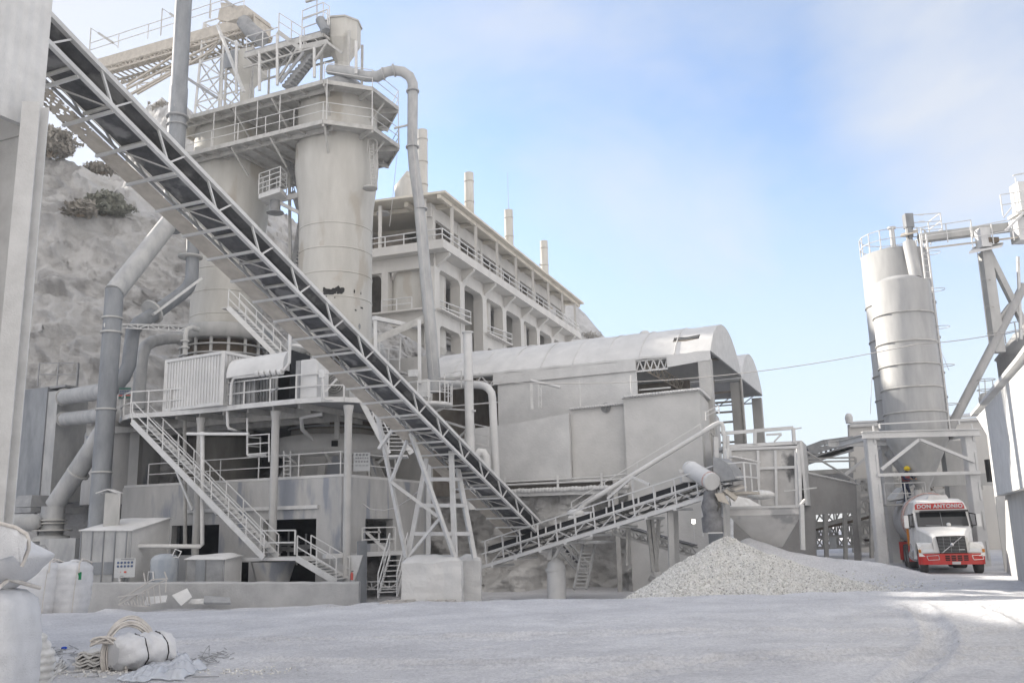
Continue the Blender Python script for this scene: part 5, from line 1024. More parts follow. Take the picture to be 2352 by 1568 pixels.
sign(t, W(287, 1303, 38.2), V((.99, .12, 0)).normalized(), .82, .78, [(.27, 5, 'o'), (.08, 5, 'o')]); c_ = W(287, 1303, 38.2)
b = MB(); b.box(c_+V((-.24, -.03, -.17)), (.18, .012, .05)); b.box(c_+V((.03, -.03, -.17)), (.1, .012, .07)); b.build('red_mark', 'sign_red', t)
b = MB(); b.box(c_+V((-.2, -.03, -.33)), (.35, .012, .03)); b.build('text_line', 'steel_grey', t); b = MB(); b.box(c_+V((0, -.03, .35)), (.74, .012, .04)); b.build('text_line', 'sign_green' if 'sign_green' in M else 'steel_grey', t)
b = MB(); b.beam(c_+V((-.2, .05, -1.3)), c_+V((-.2, .05, .3)), .08); b.build('post', 'dustwhite', t)
def sign_rows(t, c):
    b = MB()
    for k in range(6): b.box(c+V((-.22+.085*k, -.026, 0)), (.055, .01, .07))
    b.build('lettering', 'sign_blue', t)
t = T('works_sign', 'small grey and green works sign with dark lettering behind the tall grey duct', 'sign', W(298, 895, 44.6), 'safety signs')
mat('sign_green', (.10, .20, .17)); mat('sign_grey', (.36, .37, .385))
c_ = W(287, 903, 44.6); b = MB(); b.box(c_, (.62, .03, .6)); b.build('board', 'sign_grey', t)
for dz, hh, mt_ in ((.24, .1, 'sign_green'), (-.2, .1, 'sign_green'), (-.11, .06, 'sign_red')): b = MB(); b.box(c_+V((0, -.025, dz)), (.6, .02, hh)); b.build('stripe', mt_, t)
for dz in (.1, -.02): text('HOUSE' if dz > 0 else 'PLANT', c_+V((0, -.03, dz)), V((1, 0, 0)), Z, .12, 'sign_blue', t) if 0 else sign_rows(t, c_+V((0, 0, dz)))
# low wall
t = T('low_wall', 'long low concrete wall caked in dust in front of the base building', 'wall', W(500, 1385, 37.6))
a = W(183, 1337, 37.9); c = W(824, 1336, 37.3); n = 60; b = MB(); vs = []; zt_ = a.z
for i in range(n+1):
    q = lerp(a, c, i/n); q.z = lerp(a.z, c.z, i/n)
    for y, dz in ((0, -1.6), (0, -1.0), (0, -.5), (0, -.06), (.06, 0), (.4, 0), (.45, -.06), (.45, -1.6)):
        vs.append(q+V((0, y+.03*noise.noise(V((q.x*2, dz*3, 1))), dz+.035*noise.noise(V((q.x*1.5, y, dz))))))
b.add(vs, [(i*8+j, i*8+j+1, (i+1)*8+j+1, (i+1)*8+j) for i in range(n) for j in range(7)], False); b.add(vs[:8], [tuple(range(8))]); b.add(vs[-8:], [tuple(range(8))[::-1]]); b.build('wall', 'wall_dust', t)
# scrap in front of the wall
t = T('wire_rack', 'broken welded wire rack leaning on the low wall', 'scrap', W(330, 1390, 36.6))
b = MB(); Yk = 36.6
for x0, y0, x1, y1 in ((272, 1388, 385, 1328), (275, 1378, 350, 1330), (385, 1328, 350, 1330), (330, 1314, 334, 1336), (378, 1312, 384, 1330), (272, 1370, 330, 1361), (275, 1388, 340, 1392), (382, 1330, 380, 1360)): b.beam(W(x0, y0, Yk), W(x1, y1, Yk-.2*(x0 % 3)), .045)
for k in range(10): x = 277+k*7; b.beam(W(x, 1386-k*3.4, Yk), W(x+6, 1390, Yk-.3), .025)
for k in range(6): x = 300+k*13; b.beam(W(x, 1372-k*7, Yk), W(x+4, 1385, Yk-.2), .03)
b.build('wire_frame', 'wire', t)
def plate(lab, pts, Y, name='scrap_plate', m_='dustwhite', th=.05, gp='scrap plates by the wall'):
    b = MB(); P = [W(x, y, Y+dy) for x, y, dy in pts]; n_ = (P[1]-P[0]).cross(P[2]-P[0]).normalized(); b.slab(P, n_*th); return tag(b.build(name, m_), lab, 'scrap', gp)
plate('flat dusty plate lying at the foot of the wire rack', [(330, 1392, 0), (382, 1383, 0), (385, 1368, .3), (338, 1372, .3)], 36.6)
plate('tilted square plate leaning on a lump, right of the wire rack', [(395, 1368, 0), (416, 1392, -.3), (441, 1372, .1), (430, 1352, .4)], 36.7)
plate('dark slab lying against the low wall', [(468, 1387, 0), (530, 1388, 0), (529, 1376, .3), (470, 1372, .3)], 36.8, 'scrap_slab', 'steel_grey', .1)
plate('long thin plank by the low wall', [(432, 1388, 0), (470, 1388, 0), (474, 1376, .3), (440, 1378, .3)], 36.9, 'scrap_plank', 'bagdirty', .06)
for i, (x, y) in enumerate(((905, 1377), (1000, 1384))):
    t = T('flat_ladder', ['small ladder frame lying flat left of the wide footing', 'small ladder frame lying flat in front of the wide footing'][i], 'scrap', W(x, y, 33.2)); b = MB(); q = W(x, y, 33.4); q.z = ghd(q.x, q.y)+.07
    for k in range(4): b.beam(q+V((-.5+.34*k, 0, 0)), q+V((-.35+.34*k, .8, .02)), .06)
    b.beam(q+V((-.5, 0, 0)), q+V((.52, 0, 0)), .06); b.beam(q+V((-.35, .8, .02)), q+V((.67, .8, .02)), .06); b.build('frame', 'wire', t)
# ================================================================ near belt conveyor
C0 = W(1106, 1301, 41.3); C1 = W(1656, 1129, 35.2); cd_ = (C1-C0).normalized(); ch = V((cd_.x, cd_.y, 0)).normalized(); cn = V((ch.y, -ch.x, 0))
if cn.y > 0: cn = -cn
LC2 = (C1-C0).length
def c2(s, u=0, h=0): return C0+cd_*s-cn*u+Z*h      # u away from the camera
t = T('belt_conveyor', 'inclined conveyor with a black belt and railed walkway rising right to the gravel heap', 'conveyor', C0)
b = MB(); b.truss(c2(0, .75, .12), c2(LC2, .75, .12), c2(0, .75, .6), c2(LC2, .75, .6), 16, .08, .05, True, False); b.build('side_truss', 'steel_light', t)
b = MB(); b.truss(c2(0, 1.75, .12), c2(LC2, 1.75, .12), c2(0, 1.75, .6), c2(LC2, 1.75, .6), 16, .08, .05, True, False)
for k in range(17): b.beam(c2(LC2*k/16, .75, .1), c2(LC2*k/16, 1.75, .1), .06)
b.build('side_truss', 'steel', t)
b = MB(); b.slab([c2(0, 0, 0), c2(LC2, 0, 0), c2(LC2, .72, 0), c2(0, .72, 0)], -Z*.05); b.beam(c2(0, 0, -.02), c2(LC2, 0, -.02), .06, .14); b.build('walkway', 'dustwhite', t)
for k in range(9): b = MB(); b.beam(c2(.6+LC2*k/9, -.05, -.12), c2(.6+LC2*k/9, 1.75, -.12), .12, .1); b.build('cross_beam', 'dustwhite', t)
b = MB(); b.slab([c2(-.2, .8, .66), c2(LC2+.3, .8, .66), c2(LC2+.3, .85, .92), c2(-.2, .85, .92)], -cn*.02); b.slab([c2(-.2, .85, .78), c2(LC2+.3, .85, .78), c2(LC2+.3, 1.65, .78), c2(-.2, 1.65, .78)], Z*.02); b.slab([c2(-.2, 1.7, .66), c2(LC2+.3, 1.7, .66), c2(LC2+.3, 1.65, .92), c2(-.2, 1.65, .92)], -cn*.02); b.build('belt', 'beltdark', t)
b = MB(); b.slab([c2(.2, .9, .3), c2(LC2, .9, .3), c2(LC2, 1.6, .3), c2(.2, 1.6, .3)], Z*.02); b.build('return_belt', 'belt', t)
for k in range(15): b = MB(); s_ = .7+LC2*k/15; b.beam(c2(s_, .77, .58), c2(s_, .77, .95), .07); b.tube(c2(s_, .8, .62), c2(s_, 1.7, .62), .05, n=8); b.build('idler', 'steel_light', t)
for k in range(7): b = MB(); s_ = 1+LC2*k/7; b.tube(c2(s_, .8, .26), c2(s_, 1.7, .26), .045, n=8); b.build('return_idler', 'steel_light', t)
b = MB(); n = 12
for h in (.55, 1.08): b.beam(c2(0, 0, h), c2(LC2+.2, 0, h), .05)
for k in range(n+1): s_ = .3+(LC2-.3)*k/n; b.beam(c2(s_, 0, -.02), c2(s_, 0, 1.08)+cd_*-.08, .05)
b.build('handrail', 'dustwhite', t)
# head end
HP = [W(1656, 1131, 35.2), W(1712, 1118, 34.6)]; z_ = HP[0].z
b = MB(); p0, p1 = HP; p1.z = p0.z+.02; b.slab([p0, p1, p1-cn*1.7, p0-cn*1.7], -Z*.1); b.build('head_platform', 'cream', t)
b = MB(); q = p1+cn*.0; q1 = p1-cn*1.6
b.rail([p0, p1, q1], 1.1, 1.0, .028, 1); b.build('head_railing', 'dustwhite', t)
b = MB(); m0 = W(1588, 1078, 36.4); m1 = W(1636, 1106, 34.9); b.tube(m0, m1, .34, n=20); d_ = (m1-m0).normalized(); b.tube(m0-d_*.22, m0, .3, .36, 20); b.tube(m0-d_*.35, m0-d_*.22, .22, n=14); b.build('drive_motor', 'dustwhite', t)
b = MB(); b.tube(m1-d_*.22, m1-d_*.15, .355, n=20); b.build('red_ring', mat('worn_red', (.52, .49, .47), (.46, .22, .18), 12), t)
b = MB(); b.beam(m0-V((.5, 0, .05)), m0, .14); b.box(m0+V((-.1, 0, -.4)), (.7, .5, .2)); b.build('motor_mount', 'steel_light', t)
b = MB(); w0 = W(1646, 1082, 35.4); pr = [(0, .55), (.25, .5), (.5, .32), (.72, .05), (.85, -.35)]
vs = [w0+ch*x+Z*z+cn*k for k in (.35, -.7) for x, z in pr]; b.add(vs, [(i, i+1, 6+i, 5+i) for i in range(4)], True)
b.slab([w0+cn*.35+ch*x+Z*z for x, z in pr]+[w0+cn*.35+Z*-.45], -cn*.04); b.slab([w0-cn*.7+ch*x+Z*z for x, z in pr]+[w0-cn*.7+Z*-.45], -cn*.04); b.build('head_hood', 'steel_grey', t)
b = MB(); b.slab([W(1664, 1128, 34.7), W(1690, 1150, 34.7), W(1695, 1140, 34.7), W(1668, 1122, 34.7)], V((0, .3, 0))); b.slab([W(1642, 1132, 34.8), W(1662, 1132, 34.8), W(1676, 1158, 34.8), W(1650, 1150, 34.8)], V((0, .06, 0))); b.slab([W(1688, 1126, 34.6), W(1716, 1119, 34.6), W(1700, 1114, 35.6), W(1672, 1120, 35.6)], Z*.04); b.build('head_plate', 'cream', t)
b = MB(); b.lathe(W(1638, 1222, 35.3), [(.40, 0), (.42, .55), (.34, .62), (.40, 1.0), (.30, 1.3), (.26, 1.6)], 16); b.build('rubber_chute', mat('rubber', (.23, .23, .235), (.10, .10, .105), 2.5), t)
b = MB(); b.slab([W(1626, 1225, 34.9), W(1660, 1224, 34.9), W(1660, 1224, 35.7), W(1626, 1225, 35.7)], Z*.05)
for x in (1614, 1664): b.beam(W(x-2, 1148, 35.5), W(x+2, 1232, 35.3), .07)
b.build('chute_frame', 'steel_light', t)
b = MB(); b.slab([W(1640, 1140, 34.9), W(1652, 1142, 34.9), W(1655, 1162, 34.9), W(1647, 1176, 34.9), W(1650, 1160, 34.9)], V((0, .03, 0))); b.build('torn_flap', 'glass', t)
for i, (x, y0, y1, Y, w_) in enumerate(((1539, 1166, 1305, 36.8, .22), (1551, 1166, 1300, 37.6, .2))): b = MB(); b.beam(W(x, y0, Y), W(x+4, y1, Y), w_); b.build('post', 'concrete', t)
b = MB(); b.beam(W(1530, 1168, 36.7), W(1558, 1166, 37), .2, .1); b.build('post_cap', 'cream', t)
b = MB()
for x0, x1 in ((1488, 1500), (1497, 1510), (1513, 1506)): b.beam(W(x0, 1190, 38.5), W(x1, 1312, 38.2), .13)
for k in range(5): b.beam(W(1504+k, 1200+k*14, 38.5), W(1522+k, 1192+k*14, 38.8), .05)
b.beam(W(1440, 1205, 39), W(1440, 1298, 39), .1); b.beam(W(1446, 1205, 39.6), W(1446, 1296, 39.6), .08); b.build('rear_leg', 'steel', t)
t = T('screw_support', 'pale triangular support frame straddling the near conveyor', 'frame', W(1455, 1120, 38.5))
b = MB(); b.beam(W(1395, 1145, 38.6), W(1452, 1095, 38.2), .1); b.beam(W(1452, 1095, 38.2), W(1492, 1112, 37.8), .1); b.beam(W(1452, 1095, 38.2), W(1455, 1140, 38.4), .1); b.build('frame', 'steel_light', t)
t = T('lower_conveyor', 'small dusty lattice conveyor sloping down behind the near one', 'conveyor', W(1500, 1260, 40.5))
b = MB(); l0 = W(1392, 1222, 41); l1 = W(1592, 1278, 39.5); b.truss(l0, l1, l0+Z*.35, l1+Z*.35, 12, .08, .05); b.build('truss', 'steel', t); b = MB(); b.truss(l0+E, l1+E, l0+E+Z*.35, l1+E+Z*.35, 12, .07, .05); b.build('truss', 'steel', t)
b = MB(); b.slab([l0+Z*.45, l1+Z*.45, l1+E+Z*.45, l0+E+Z*.45], Z*.03); b.build('belt', 'belt', t)
t = T('under_conveyor', 'latticed conveyor tail coming up out of the pit below the near conveyor', 'conveyor', W(1330, 1290, 42.5))
b = MB()
for e in (0, .9): b.truss(W(1270, 1222, 42.2)+E*e, W(1345, 1305, 42.8)+E*e, W(1262, 1238, 42.2)+E*e, W(1332, 1318, 42.8)+E*e, 7, .09, .06)
b.beam(W(1218, 1240, 41), W(1262, 1255, 41.5), .08); b.build('truss', 'steel_light', t)
b = MB(); b.beam(W(1268, 1226, 42.6), W(1338, 1300, 43.2), .6, .04); b.build('belt', 'belt', t)
t = T('conveyor_pier', 'dusty concrete pier with crossed struts holding up the near conveyor', 'pier', W(1278, 1355, 40.3))
q = W(1277, 1300, 40.3); b = MB(); b.lathe(V((q.x, q.y, 0)), [(.42, -1.4), (.4, W(1277, 1302, 40.3).z), (.34, W(1277, 1290, 40.3).z), (.1, W(1277, 1280, 40.3).z)], 10); b.lathe(V((q.x-.05, q.y, 0)), [(.1, W(1270, 1285, 40.3).z), (.46, W(1270, 1308, 40.3).z), (.4, W(1270, 1312, 40.3).z)], 9); b.build('pier', 'dustwhite', t)
b = MB(); b.beam(W(1262, 1245, 40.3), W(1262, 1285, 40.3), .2); b.beam(W(1272, 1244, 40.8), W(1272, 1285, 40.6), .16); b.beam(W(1302, 1232, 40.1), W(1268, 1288, 40.3), .13); b.beam(W(1272, 1248, 40.2), W(1296, 1262, 40.3), .1); b.beam(W(1238, 1268, 40.3), W(1262, 1275, 40.3), .1); b.build('strut', 'steel_light', t)
t = T('pit_ladder', 'wide steel ladder leaning up to a small platform behind the near conveyor', 'ladder', W(1325, 1352, 41))
b = MB(); s0 = W(1319, 1352, 41.2); s1 = W(1340, 1250, 42); s2 = W(1346, 1352, 41.2); s3 = W(1366, 1250, 42); b.beam(s0, s1, .09, .14); b.beam(s2, s3, .09, .14); b.build('rail', 'steel_light', t)
b = MB()
for k in range(12): b.beam(lerp(s0, s1, (k+.5)/12), lerp(s2, s3, (k+.5)/12), .2, .05)
b.build('rung', 'steel_light', t)
b = MB(); P = [W(1330, 1248, 41.6), W(1376, 1252, 41.3), W(1408, 1244, 41.6), W(1372, 1236, 42.6), W(1336, 1238, 42.6)]; b.slab([V((p.x, p.y, P[0].z)) for p in P], Z*.1); b.sphere(W(1346, 1240, 42)+Z*.1, .35, 10, (1, 1, .7)); b.build('platform', 'dustwhite', t)
# inclined screw conveyor
t = T('screw_conveyor', 'long thin dusty screw conveyor tube rising right across the blockwork wall', 'conveyor', W(1330, 1175, 42))
b = MB(); b.path([W(1322, 1185, 42), W(1330, 1170, 42), W(1345, 1154, 42), W(1380, 1135, 42), W(1640, 976, 42.5), W(1650, 971, 42.5), W(1657, 972, 42.5), W(1660, 980, 42.5), W(1662, 1000, 42.5)], .115, 12); b.build('tube', 'dustwhite', t)
b = MB(); b.rail([W(1313, 1165, 41.8), W(1610, 985, 42.3)], .25, 2, .02, 0); b.beam(W(1313, 1168, 41.8), W(1365, 1134, 41.9), .04); b.rail([W(1622, 965, 42.3), W(1652, 950, 42.3)], .4, .8, .025); b.build('side_rail', 'steel_light', t)
b = MB(); P = [W(1305, 1188, 41.5), W(1358, 1182, 41.5), W(1366, 1174, 42.5), W(1310, 1176, 42.5)]; b.slab(P, -Z*.12); b.sphere(W(1322, 1178, 42), .35, 10, (1.2, 1, .6)); b.build('feed_box', 'dustwhite', t)
for x, y0, y1, w_ in ((1398, 1128, 1176, .1), (1644, 1003, 1100, .2), (1664, 996, 1230, .16), (1672, 1000, 1232, .12)): b = MB(); b.beam(W(x, y0, 42.4), W(x+2, y1, 42.4), w_); b.build('post', 'steel_light', t)
# ---------------- bunker, sloping wall and hopper
t = T('bunker', 'open-topped steel bunker with dark stained panels above the sloping wall', 'bunker', W(1760, 1100, 43))
BK = W(1666, 1030, 42.5)
def bk(x, y): return PLN(x, y, BK, 100)
b = MB(); b.slab([bk(1669, 1021), bk(1842, 1011), bk(1842, 1019), bk(1669, 1029)], V((0, 3, 0))); b.build('lid', 'dustwhite', t)
b = MB(); b.slab([bk(1672, 1036), bk(1832, 1029), bk(1832, 1160), bk(1672, 1160)], V((0, .1, 0)))
b.build('panel', mat('bunker_stain', (.55, .54, .52), (.40, .39, .38), 1.2, c3=(.12, .12, .12), tsc=.9, patch=(1, 1, .7)), t)
b = MB()
for x in (1676, 1740, 1780, 1826): b.beam(bk(x, 1034)-V((0, .06, 0)), bk(x+3, 1160)-V((0, .06, 0)), .12)
for y in (1032, 1078): b.beam(bk(1670, y)-V((0, .05, 0)), bk(1834, y-6)-V((0, .05, 0)), .12)
b.build('rib', 'dustwhite', t)
b = MB(); s0 = bk(1842, 1012); s1 = bk(1842, 1160); s0.z = W(1842, 1012, s0.y).z; b.slab([s0, V((s0.x, s0.y, s1.z)), V((s0.x+1.0, s0.y+2.5, s1.z)), V((s0.x+1.0, s0.y+2.5, s0.z))], V((-.12, .0, 0))); b.slab([bk(1831, 1015), bk(1842, 1013), bk(1842, 1160), bk(1831, 1160)], V((0, .4, 0))); b.build('end_wall', 'steel_light', t)
b = MB(); b.beam(bk(1660, 995), bk(1822, 982), .16); b.beam(bk(1822, 982), bk(1824, 1016), .14); b.beam(bk(1734, 985), bk(1734, 1020), .16); b.beam(bk(1818, 986), bk(1841, 982), .06); b.beam(bk(1760, 998), bk(1795, 996), .09); b.beam(bk(1778, 1014), bk(1795, 997), .08); b.build('top_frame', 'steel_light', t)
t = T('sloping_wall', 'grey blockwork wall with a sloping top and a doorway near its right end', 'wall', W(1800, 1200, 40))
SW = W(1686, 1049, 41.5)
def sw(x, y): return PLN(x, y, SW, 60)
b = MB(); th_ = E*.3; yb = 1330
xs = [(1683, 1049), (1870, 1091)]; b.slab([sw(1683, 1049), sw(1869, 1090), sw(1876, yb), sw(1686, yb)], th_)
b.slab([sw(1869, 1090), sw(1966, 1111), sw(1967, 1176), sw(1871, 1182)], th_); b.slab([sw(1958, 1177), sw(1967, 1176), sw(1981, yb), sw(1964, yb)], th_)
b.build('wall', 'grey_wall', t)
b = MB()
for k in range(40): q = lerp(sw(1684, 1049), sw(1966, 1111), k/39); b.sphere(q+E*.15, .16, 6, (1.4, 1.4, .4))
b.build('dust_cap', 'dustwhite', t)
b = MB(); b.beam(W(1832, 1030, 40.4), W(1839, 1170, 40.4), .12); b.beam(W(1668, 1030, 40.6), W(1672, 1240, 40.3), .14); b.rail([W(1800, 1128, 40.6), W(1875, 1120, 41.5)], .01, 3, .03, 0); b.build('post', 'steel_light', t)
t = T('hopper', 'wide dusty steel receiving hopper with a pointed base right of the gravel heap', 'hopper', W(1760, 1253, 38.3))
h0 = W(1672, 1166, 37.6); h1 = W(1840, 1158, 36.9); hd = (h1-h0); hd.z = 0; hd.normalize(); hn = V((-hd.y, hd.x, 0)); wL = (h1-h0).length; zb_ = W(1675, 1184, 37.6).z; ztp = h0.z
z0_ = W(1770, 1256, 37.8).z; ct = lerp(h0, h1, .57)+hn*1.3
T0 = [h0, h0+hd*wL, h0+hd*wL+hn*2.6, h0+hn*2.6]; T0 = [V((p.x, p.y, ztp)) for p in T0]; T1 = [V((p.x, p.y, zb_)) for p in T0]; T2 = [V((ct.x, ct.y, z0_))+hd*(a*.42)+hn*(c*.42) for a, c in ((-1, -1), (1, -1), (1, 1), (-1, 1))]
b = MB()
for i in range(4): j = (i+1) % 4; b.quad(T0[i], T0[j], T1[j], T1[i]); b.quad(T1[i], T1[j], T2[j], T2[i])
b.add([p-Z*.35 for p in T0], [(0, 1, 2, 3)])
b.build('bin', mat('hopper_steel', (.66, .65, .635), (.54, .53, .52), 1.2, c3=(.38, .38, .385), tsc=.8), t)
b = MB()
for i in range(4): b.beam(T0[i], T0[(i+1) % 4], .1)
b.build('rim', 'dustwhite', t)
for x, y0, y1, Y in ((1669, 1150, 1236, 37.4), (1841, 1158, 1262, 36.8)): b = MB(); b.beam(W(x, y0, Y), W(x+3, y1, Y), .16); b.build('leg', 'dustwhite', t)
b = MB(); b.slab([W(1682, 1168, 37.5), W(1676, 1140, 38), W(1722, 1150, 38.5), W(1762, 1172, 38.5), W(1740, 1178, 38)], V((0, .1, .1))); b.build('tarpaulin', 'bagdirty', t); b = MB(); b.sphere(W(1748, 1136, 39), .42, 10, (1.5, 1, .5)); b.build('tarpaulin', 'bagdirty', t); b = MB(); b.slab([W(1836, 1162, 36.9), W(1850, 1145, 36.9), W(1854, 1147, 36.9), W(1840, 1164, 36.9)], V((0, .3, 0))); b.build('tarpaulin', 'bagdirty', t)
# things seen through the doorway and between the silo legs
t = T('far_trusses', 'stack of latticed conveyor galleries seen beyond the doorway and silo legs', 'gallery', W(1950, 1200, 55))
b = MB(); rd = random.Random(11)
for (x0, y0, x1, y1, Y, hh) in ((1868, 1212, 2160, 1140, 52, .9), (1868, 1170, 1975, 1175, 50, .6), (1880, 1232, 2060, 1228, 53, .8), (1860, 1260, 2060, 1250, 54, .6), (2020, 1190, 2200, 1150, 56, .8), (2010, 1215, 2200, 1205, 55, .7), (1975, 1130, 2060, 1128, 50, .7)):
    a = W(x0, y0, Y); c = W(x1, y1, Y); 
    for e in (0, 1.4): b.truss(a+V((0, e, 0)), c+V((0, e, 0)), a+V((0, e, hh)), c+V((0, e, hh)), 12, .12, .07)
for x, y0, y1, Y in ((1896, 1176, 1300, 50), (1940, 1176, 1300, 51), (2000, 1100, 1300, 52), (2075, 1160, 1300, 55), (1970, 1100, 1290, 47.5)): b.beam(W(x, y0, Y), W(x+3, y1, Y), .2)
b.build('truss', 'steel', t)
b = MB()
for (x0, y0, x1, y1, Y) in ((1870, 1216, 2160, 1148, 52.6), (1990, 1240, 2120, 1236, 54)): b.beam(W(x0, y0, Y), W(x1, y1, Y), 1.0, .12)
b.build('belt', 'brown_dark', t)
b = MB(); b.slab([W(1906, 1233, 49), W(1921, 1233, 49), W(1922, 1258, 49), W(1907, 1258, 49)], V((0, .05, 0))); tag(b.build('notice_board', 'sign_white'), 'pale blank board standing inside the doorway', 'board')
t = T('roof_skeleton', 'dark tangle of bent roof beams against the sky left of the pale building', 'frame', W(1900, 1040, 56))
b = MB()
for (x0, y0, x1, y1, x2, y2) in ((1853, 1030, 1890, 1016, 1958, 1007), (1853, 1042, 1890, 1030, 1958, 1014), (1853, 1050, 1900, 1044, 1958, 1023), (1858, 1060, 1905, 1045, 1958, 1030)):
    b.beam(W(x0, y0, 56), W(x1, y1, 56), .32); b.beam(W(x1, y1, 56), W(x2, y2, 56), .32)
for k in range(9): x = 1862+k*11; b.beam(W(x, 1030-k*2, 56), W(x+4, 1052-k*2, 57), .14)
b.build('beam', 'steel_grey', t)
b = MB(); b.rail([W(1856, 1068, 53), W(1966, 1066, 52)], .4, 2.2, .05, 1); b.slab([W(1856, 1080, 52.5), W(1966, 1074, 52.5), W(1966, 1083, 52.5), W(1856, 1092, 52.5)], V((0, 1, 0))); b.beam(W(1850, 1036, 52), W(1966, 1105, 50), .1); b.build('walkway', 'steel', t)
b = MB(); b.slab([W(1857, 1090, 54), W(1960, 1085, 54), W(1960, 1145, 54), W(1857, 1145, 54)], V((0, .2, 0))); b.build('dark_panel', 'steel_grey', t)
# pale building in the background
BB = W(1950, 968, 60)
def bb(x, y): return PLN(x, y, BB, 96)
t = T('pale_building', 'long pale building with a white dusty roof behind the silo legs', 'building', W(2050, 1250, 60))
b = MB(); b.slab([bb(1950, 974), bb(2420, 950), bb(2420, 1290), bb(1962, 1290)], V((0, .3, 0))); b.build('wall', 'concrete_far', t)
b = MB(); b.slab([bb(1947, 972), bb(2420, 948), bb(2420, 948)+V((3.4, 7, 1.2)), bb(1950, 972)+V((3.4, 7, .5))], Z*.12); b.lathe(bb(1951, 972), [(.22, 0), (.27, .4), (.2, .6), (.1, .68)], 10); b.build('roof', 'dustwhite', t)
b = MB(); b.beam(bb(1950, 978)-V((0, .1, 0)), bb(2420, 953)-V((0, .1, 0)), .1, .2); b.build('fascia', 'steel_light', t)
for k, (x0, y0, x1, y1) in enumerate(((1990, 1112, 2200, 1100), (1990, 1142, 2230, 1126), (1990, 1090, 2100, 1085))):
    b = MB(); b.beam(bb(x0, y0)-V((0, 1.2, 0)), bb(x1, y1)-V((0, 1.2, 0)), .5, .25); b.rail([bb(x0, y0)-V((0, 1.5, 0)), bb(x1, y1)-V((0, 1.5, 0))], 1, 1.5, .035, 1); b.build('balcony', 'steel', t)
b = MB()
for x in (2120, 2165, 2030): b.slab([bb(x, 1118), bb(x+24, 1117), bb(x+24, 1128), bb(x, 1129)], -V((0, .05, 0)))
b.build('window', 'brown_dark', t)
b = MB(); b.rail([W(2255, 935, 57), W(2300, 930, 57), W(2302, 965, 56)], .01, 3, .05, 0); b.beam(W(2255, 935, 57), W(2257, 965, 57), .08); b.beam(W(2299, 932, 57), W(2303, 965, 57), .08); tag(b.build('roof_hatch_rail', 'steel'), 'thin brown rail frame on the pale roof right of the silo', 'railing')
# ================================================================ silos
YS = 42.6
fr = [W(2005, 1000, 40.6), W(2222, 990, 40.6), W(2240, 985, 45.4), W(2040, 998, 45.4)]; zf = W(2110, 996, 40.6).z
t = T('silo', 'front of the two tall grey silos, banded, with a cone base over the lorry bay', 'silo', W(2100, 1120, YS), 'grey silos')
s0 = W(2100, 975, YS); s1 = W(2067, 652, YS); cx = (s0.x+s1.x)/2; R = 1.36; zt_ = s1.z
cs_ = V((cx+.02, YS, 0)); ztp_ = W(2067, 640, YS-1.2).z
b = MB(); b.lathe(cs_, [(R, zf+.1), (R, ztp_), (R*.6, ztp_+.3), (.1, ztp_+.4)], 40); b.build('shell', mat('silo_skin', (.40, .397, .39), (.29, .29, .29), 1.5, .55, .1, streak=.2), t)
zc_ = W(2100, 1118, YS).z; b = MB(); b.lathe(cs_, [(.32, zc_-.6), (.32, zc_), (R, zf-.2), (R, zf+.1)], 40); b.build('cone', 'duct_dusty', t)
for y in (715, 782, 835, 888, 945): z_ = W(2100, y, YS-1.3).z; b = MB(); b.lathe(cs_, [(R, z_), (R+.05, z_+.01), (R+.05, z_+.07), (R, z_+.08)], 40, False); b.build('band', 'steel', t)
t2 = T('silo', 'rear of the two tall grey silos, taller and wider, with a railed top', 'silo', W(2040, 960, 46.5), 'grey silos')
cR = V((W(2052, 565, 46.6).x, 46.6, 0)); R2_ = 1.72; z2t = W(2052, 566, 44.9).z
b = MB(); b.lathe(cR, [(R2_, 5.5), (R2_, z2t), (.2, z2t+.5)], 40); b.build('shell', 'silo_skin', t2)
for y in (690, 772, 855, 912, 960): z_ = W(2000, y, 45).z; b = MB(); b.lathe(cR, [(R2_, z_), (R2_+.05, z_+.01), (R2_+.05, z_+.06), (R2_, z_+.07)], 40, False); b.build('band', 'steel', t2)
b = MB(); b.rail([cR+V((1.7*cos(a), 1.7*sin(a), z2t)) for a in np.linspace(0, 2*pi, 17)], 1.05, 2, .022, 1); b.rail([cR+V((.1, -1.7, z2t+.4)), cR+V((1.8, -1.9, z2t+.4)), cR+V((1.8, -.5, z2t+.4))], 1.3, 1.2, .022, 2); b.build('railing', 'steel_light', t2)
b = MB(); q = cR+V((-.35, -.8, z2t)); b.tube(q, q+Z*1.3, .13); b.tube(q+Z*1.25, q+Z*1.35, .22); b.build('vent_pipe', 'dustwhite', t2)
b = MB(); q = W(2085, 530, 45); b.box(W(2086, 508, 45), (.42, .4, .75)); b.beam(W(2091, 500, 45), W(2094, 545, 45), .14); b.beam(W(2086, 520, 45), W(2094, 600, 45), .35, .2); b.build('bucket_head', 'duct', t2)
b = MB(); b.slab([W(2068, 545, 44.6), W(2108, 534, 44.6), W(2108, 528, 45.8), W(2070, 540, 45.8)], Z*.08); b.build('head_platform', 'cream', t2)
b = MB(); b.tube(W(2088, 560, 44.7), W(2105, 642, 43.5), .32, .3, 14); b.build('elevator_leg', 'silo_skin', t2)
b = MB(); b.lathe(W(2105, 641, 43.3), [(.03, -.2), (.3, 0), (.12, .12)], 14); b.build('elevator_foot', 'brown_dark', t2)
b = MB(); zz = z2t
for x in (-.15, .15): b.beam(cs_+V((1.6+x, .3, zf)), cs_+V((1.6+x, .3, zz)), .07)
for k in range(34): q = cs_+V((1.45, .3, zf+.3+k*.33)); b.beam(q, q+V((.3, 0, 0)), .03)
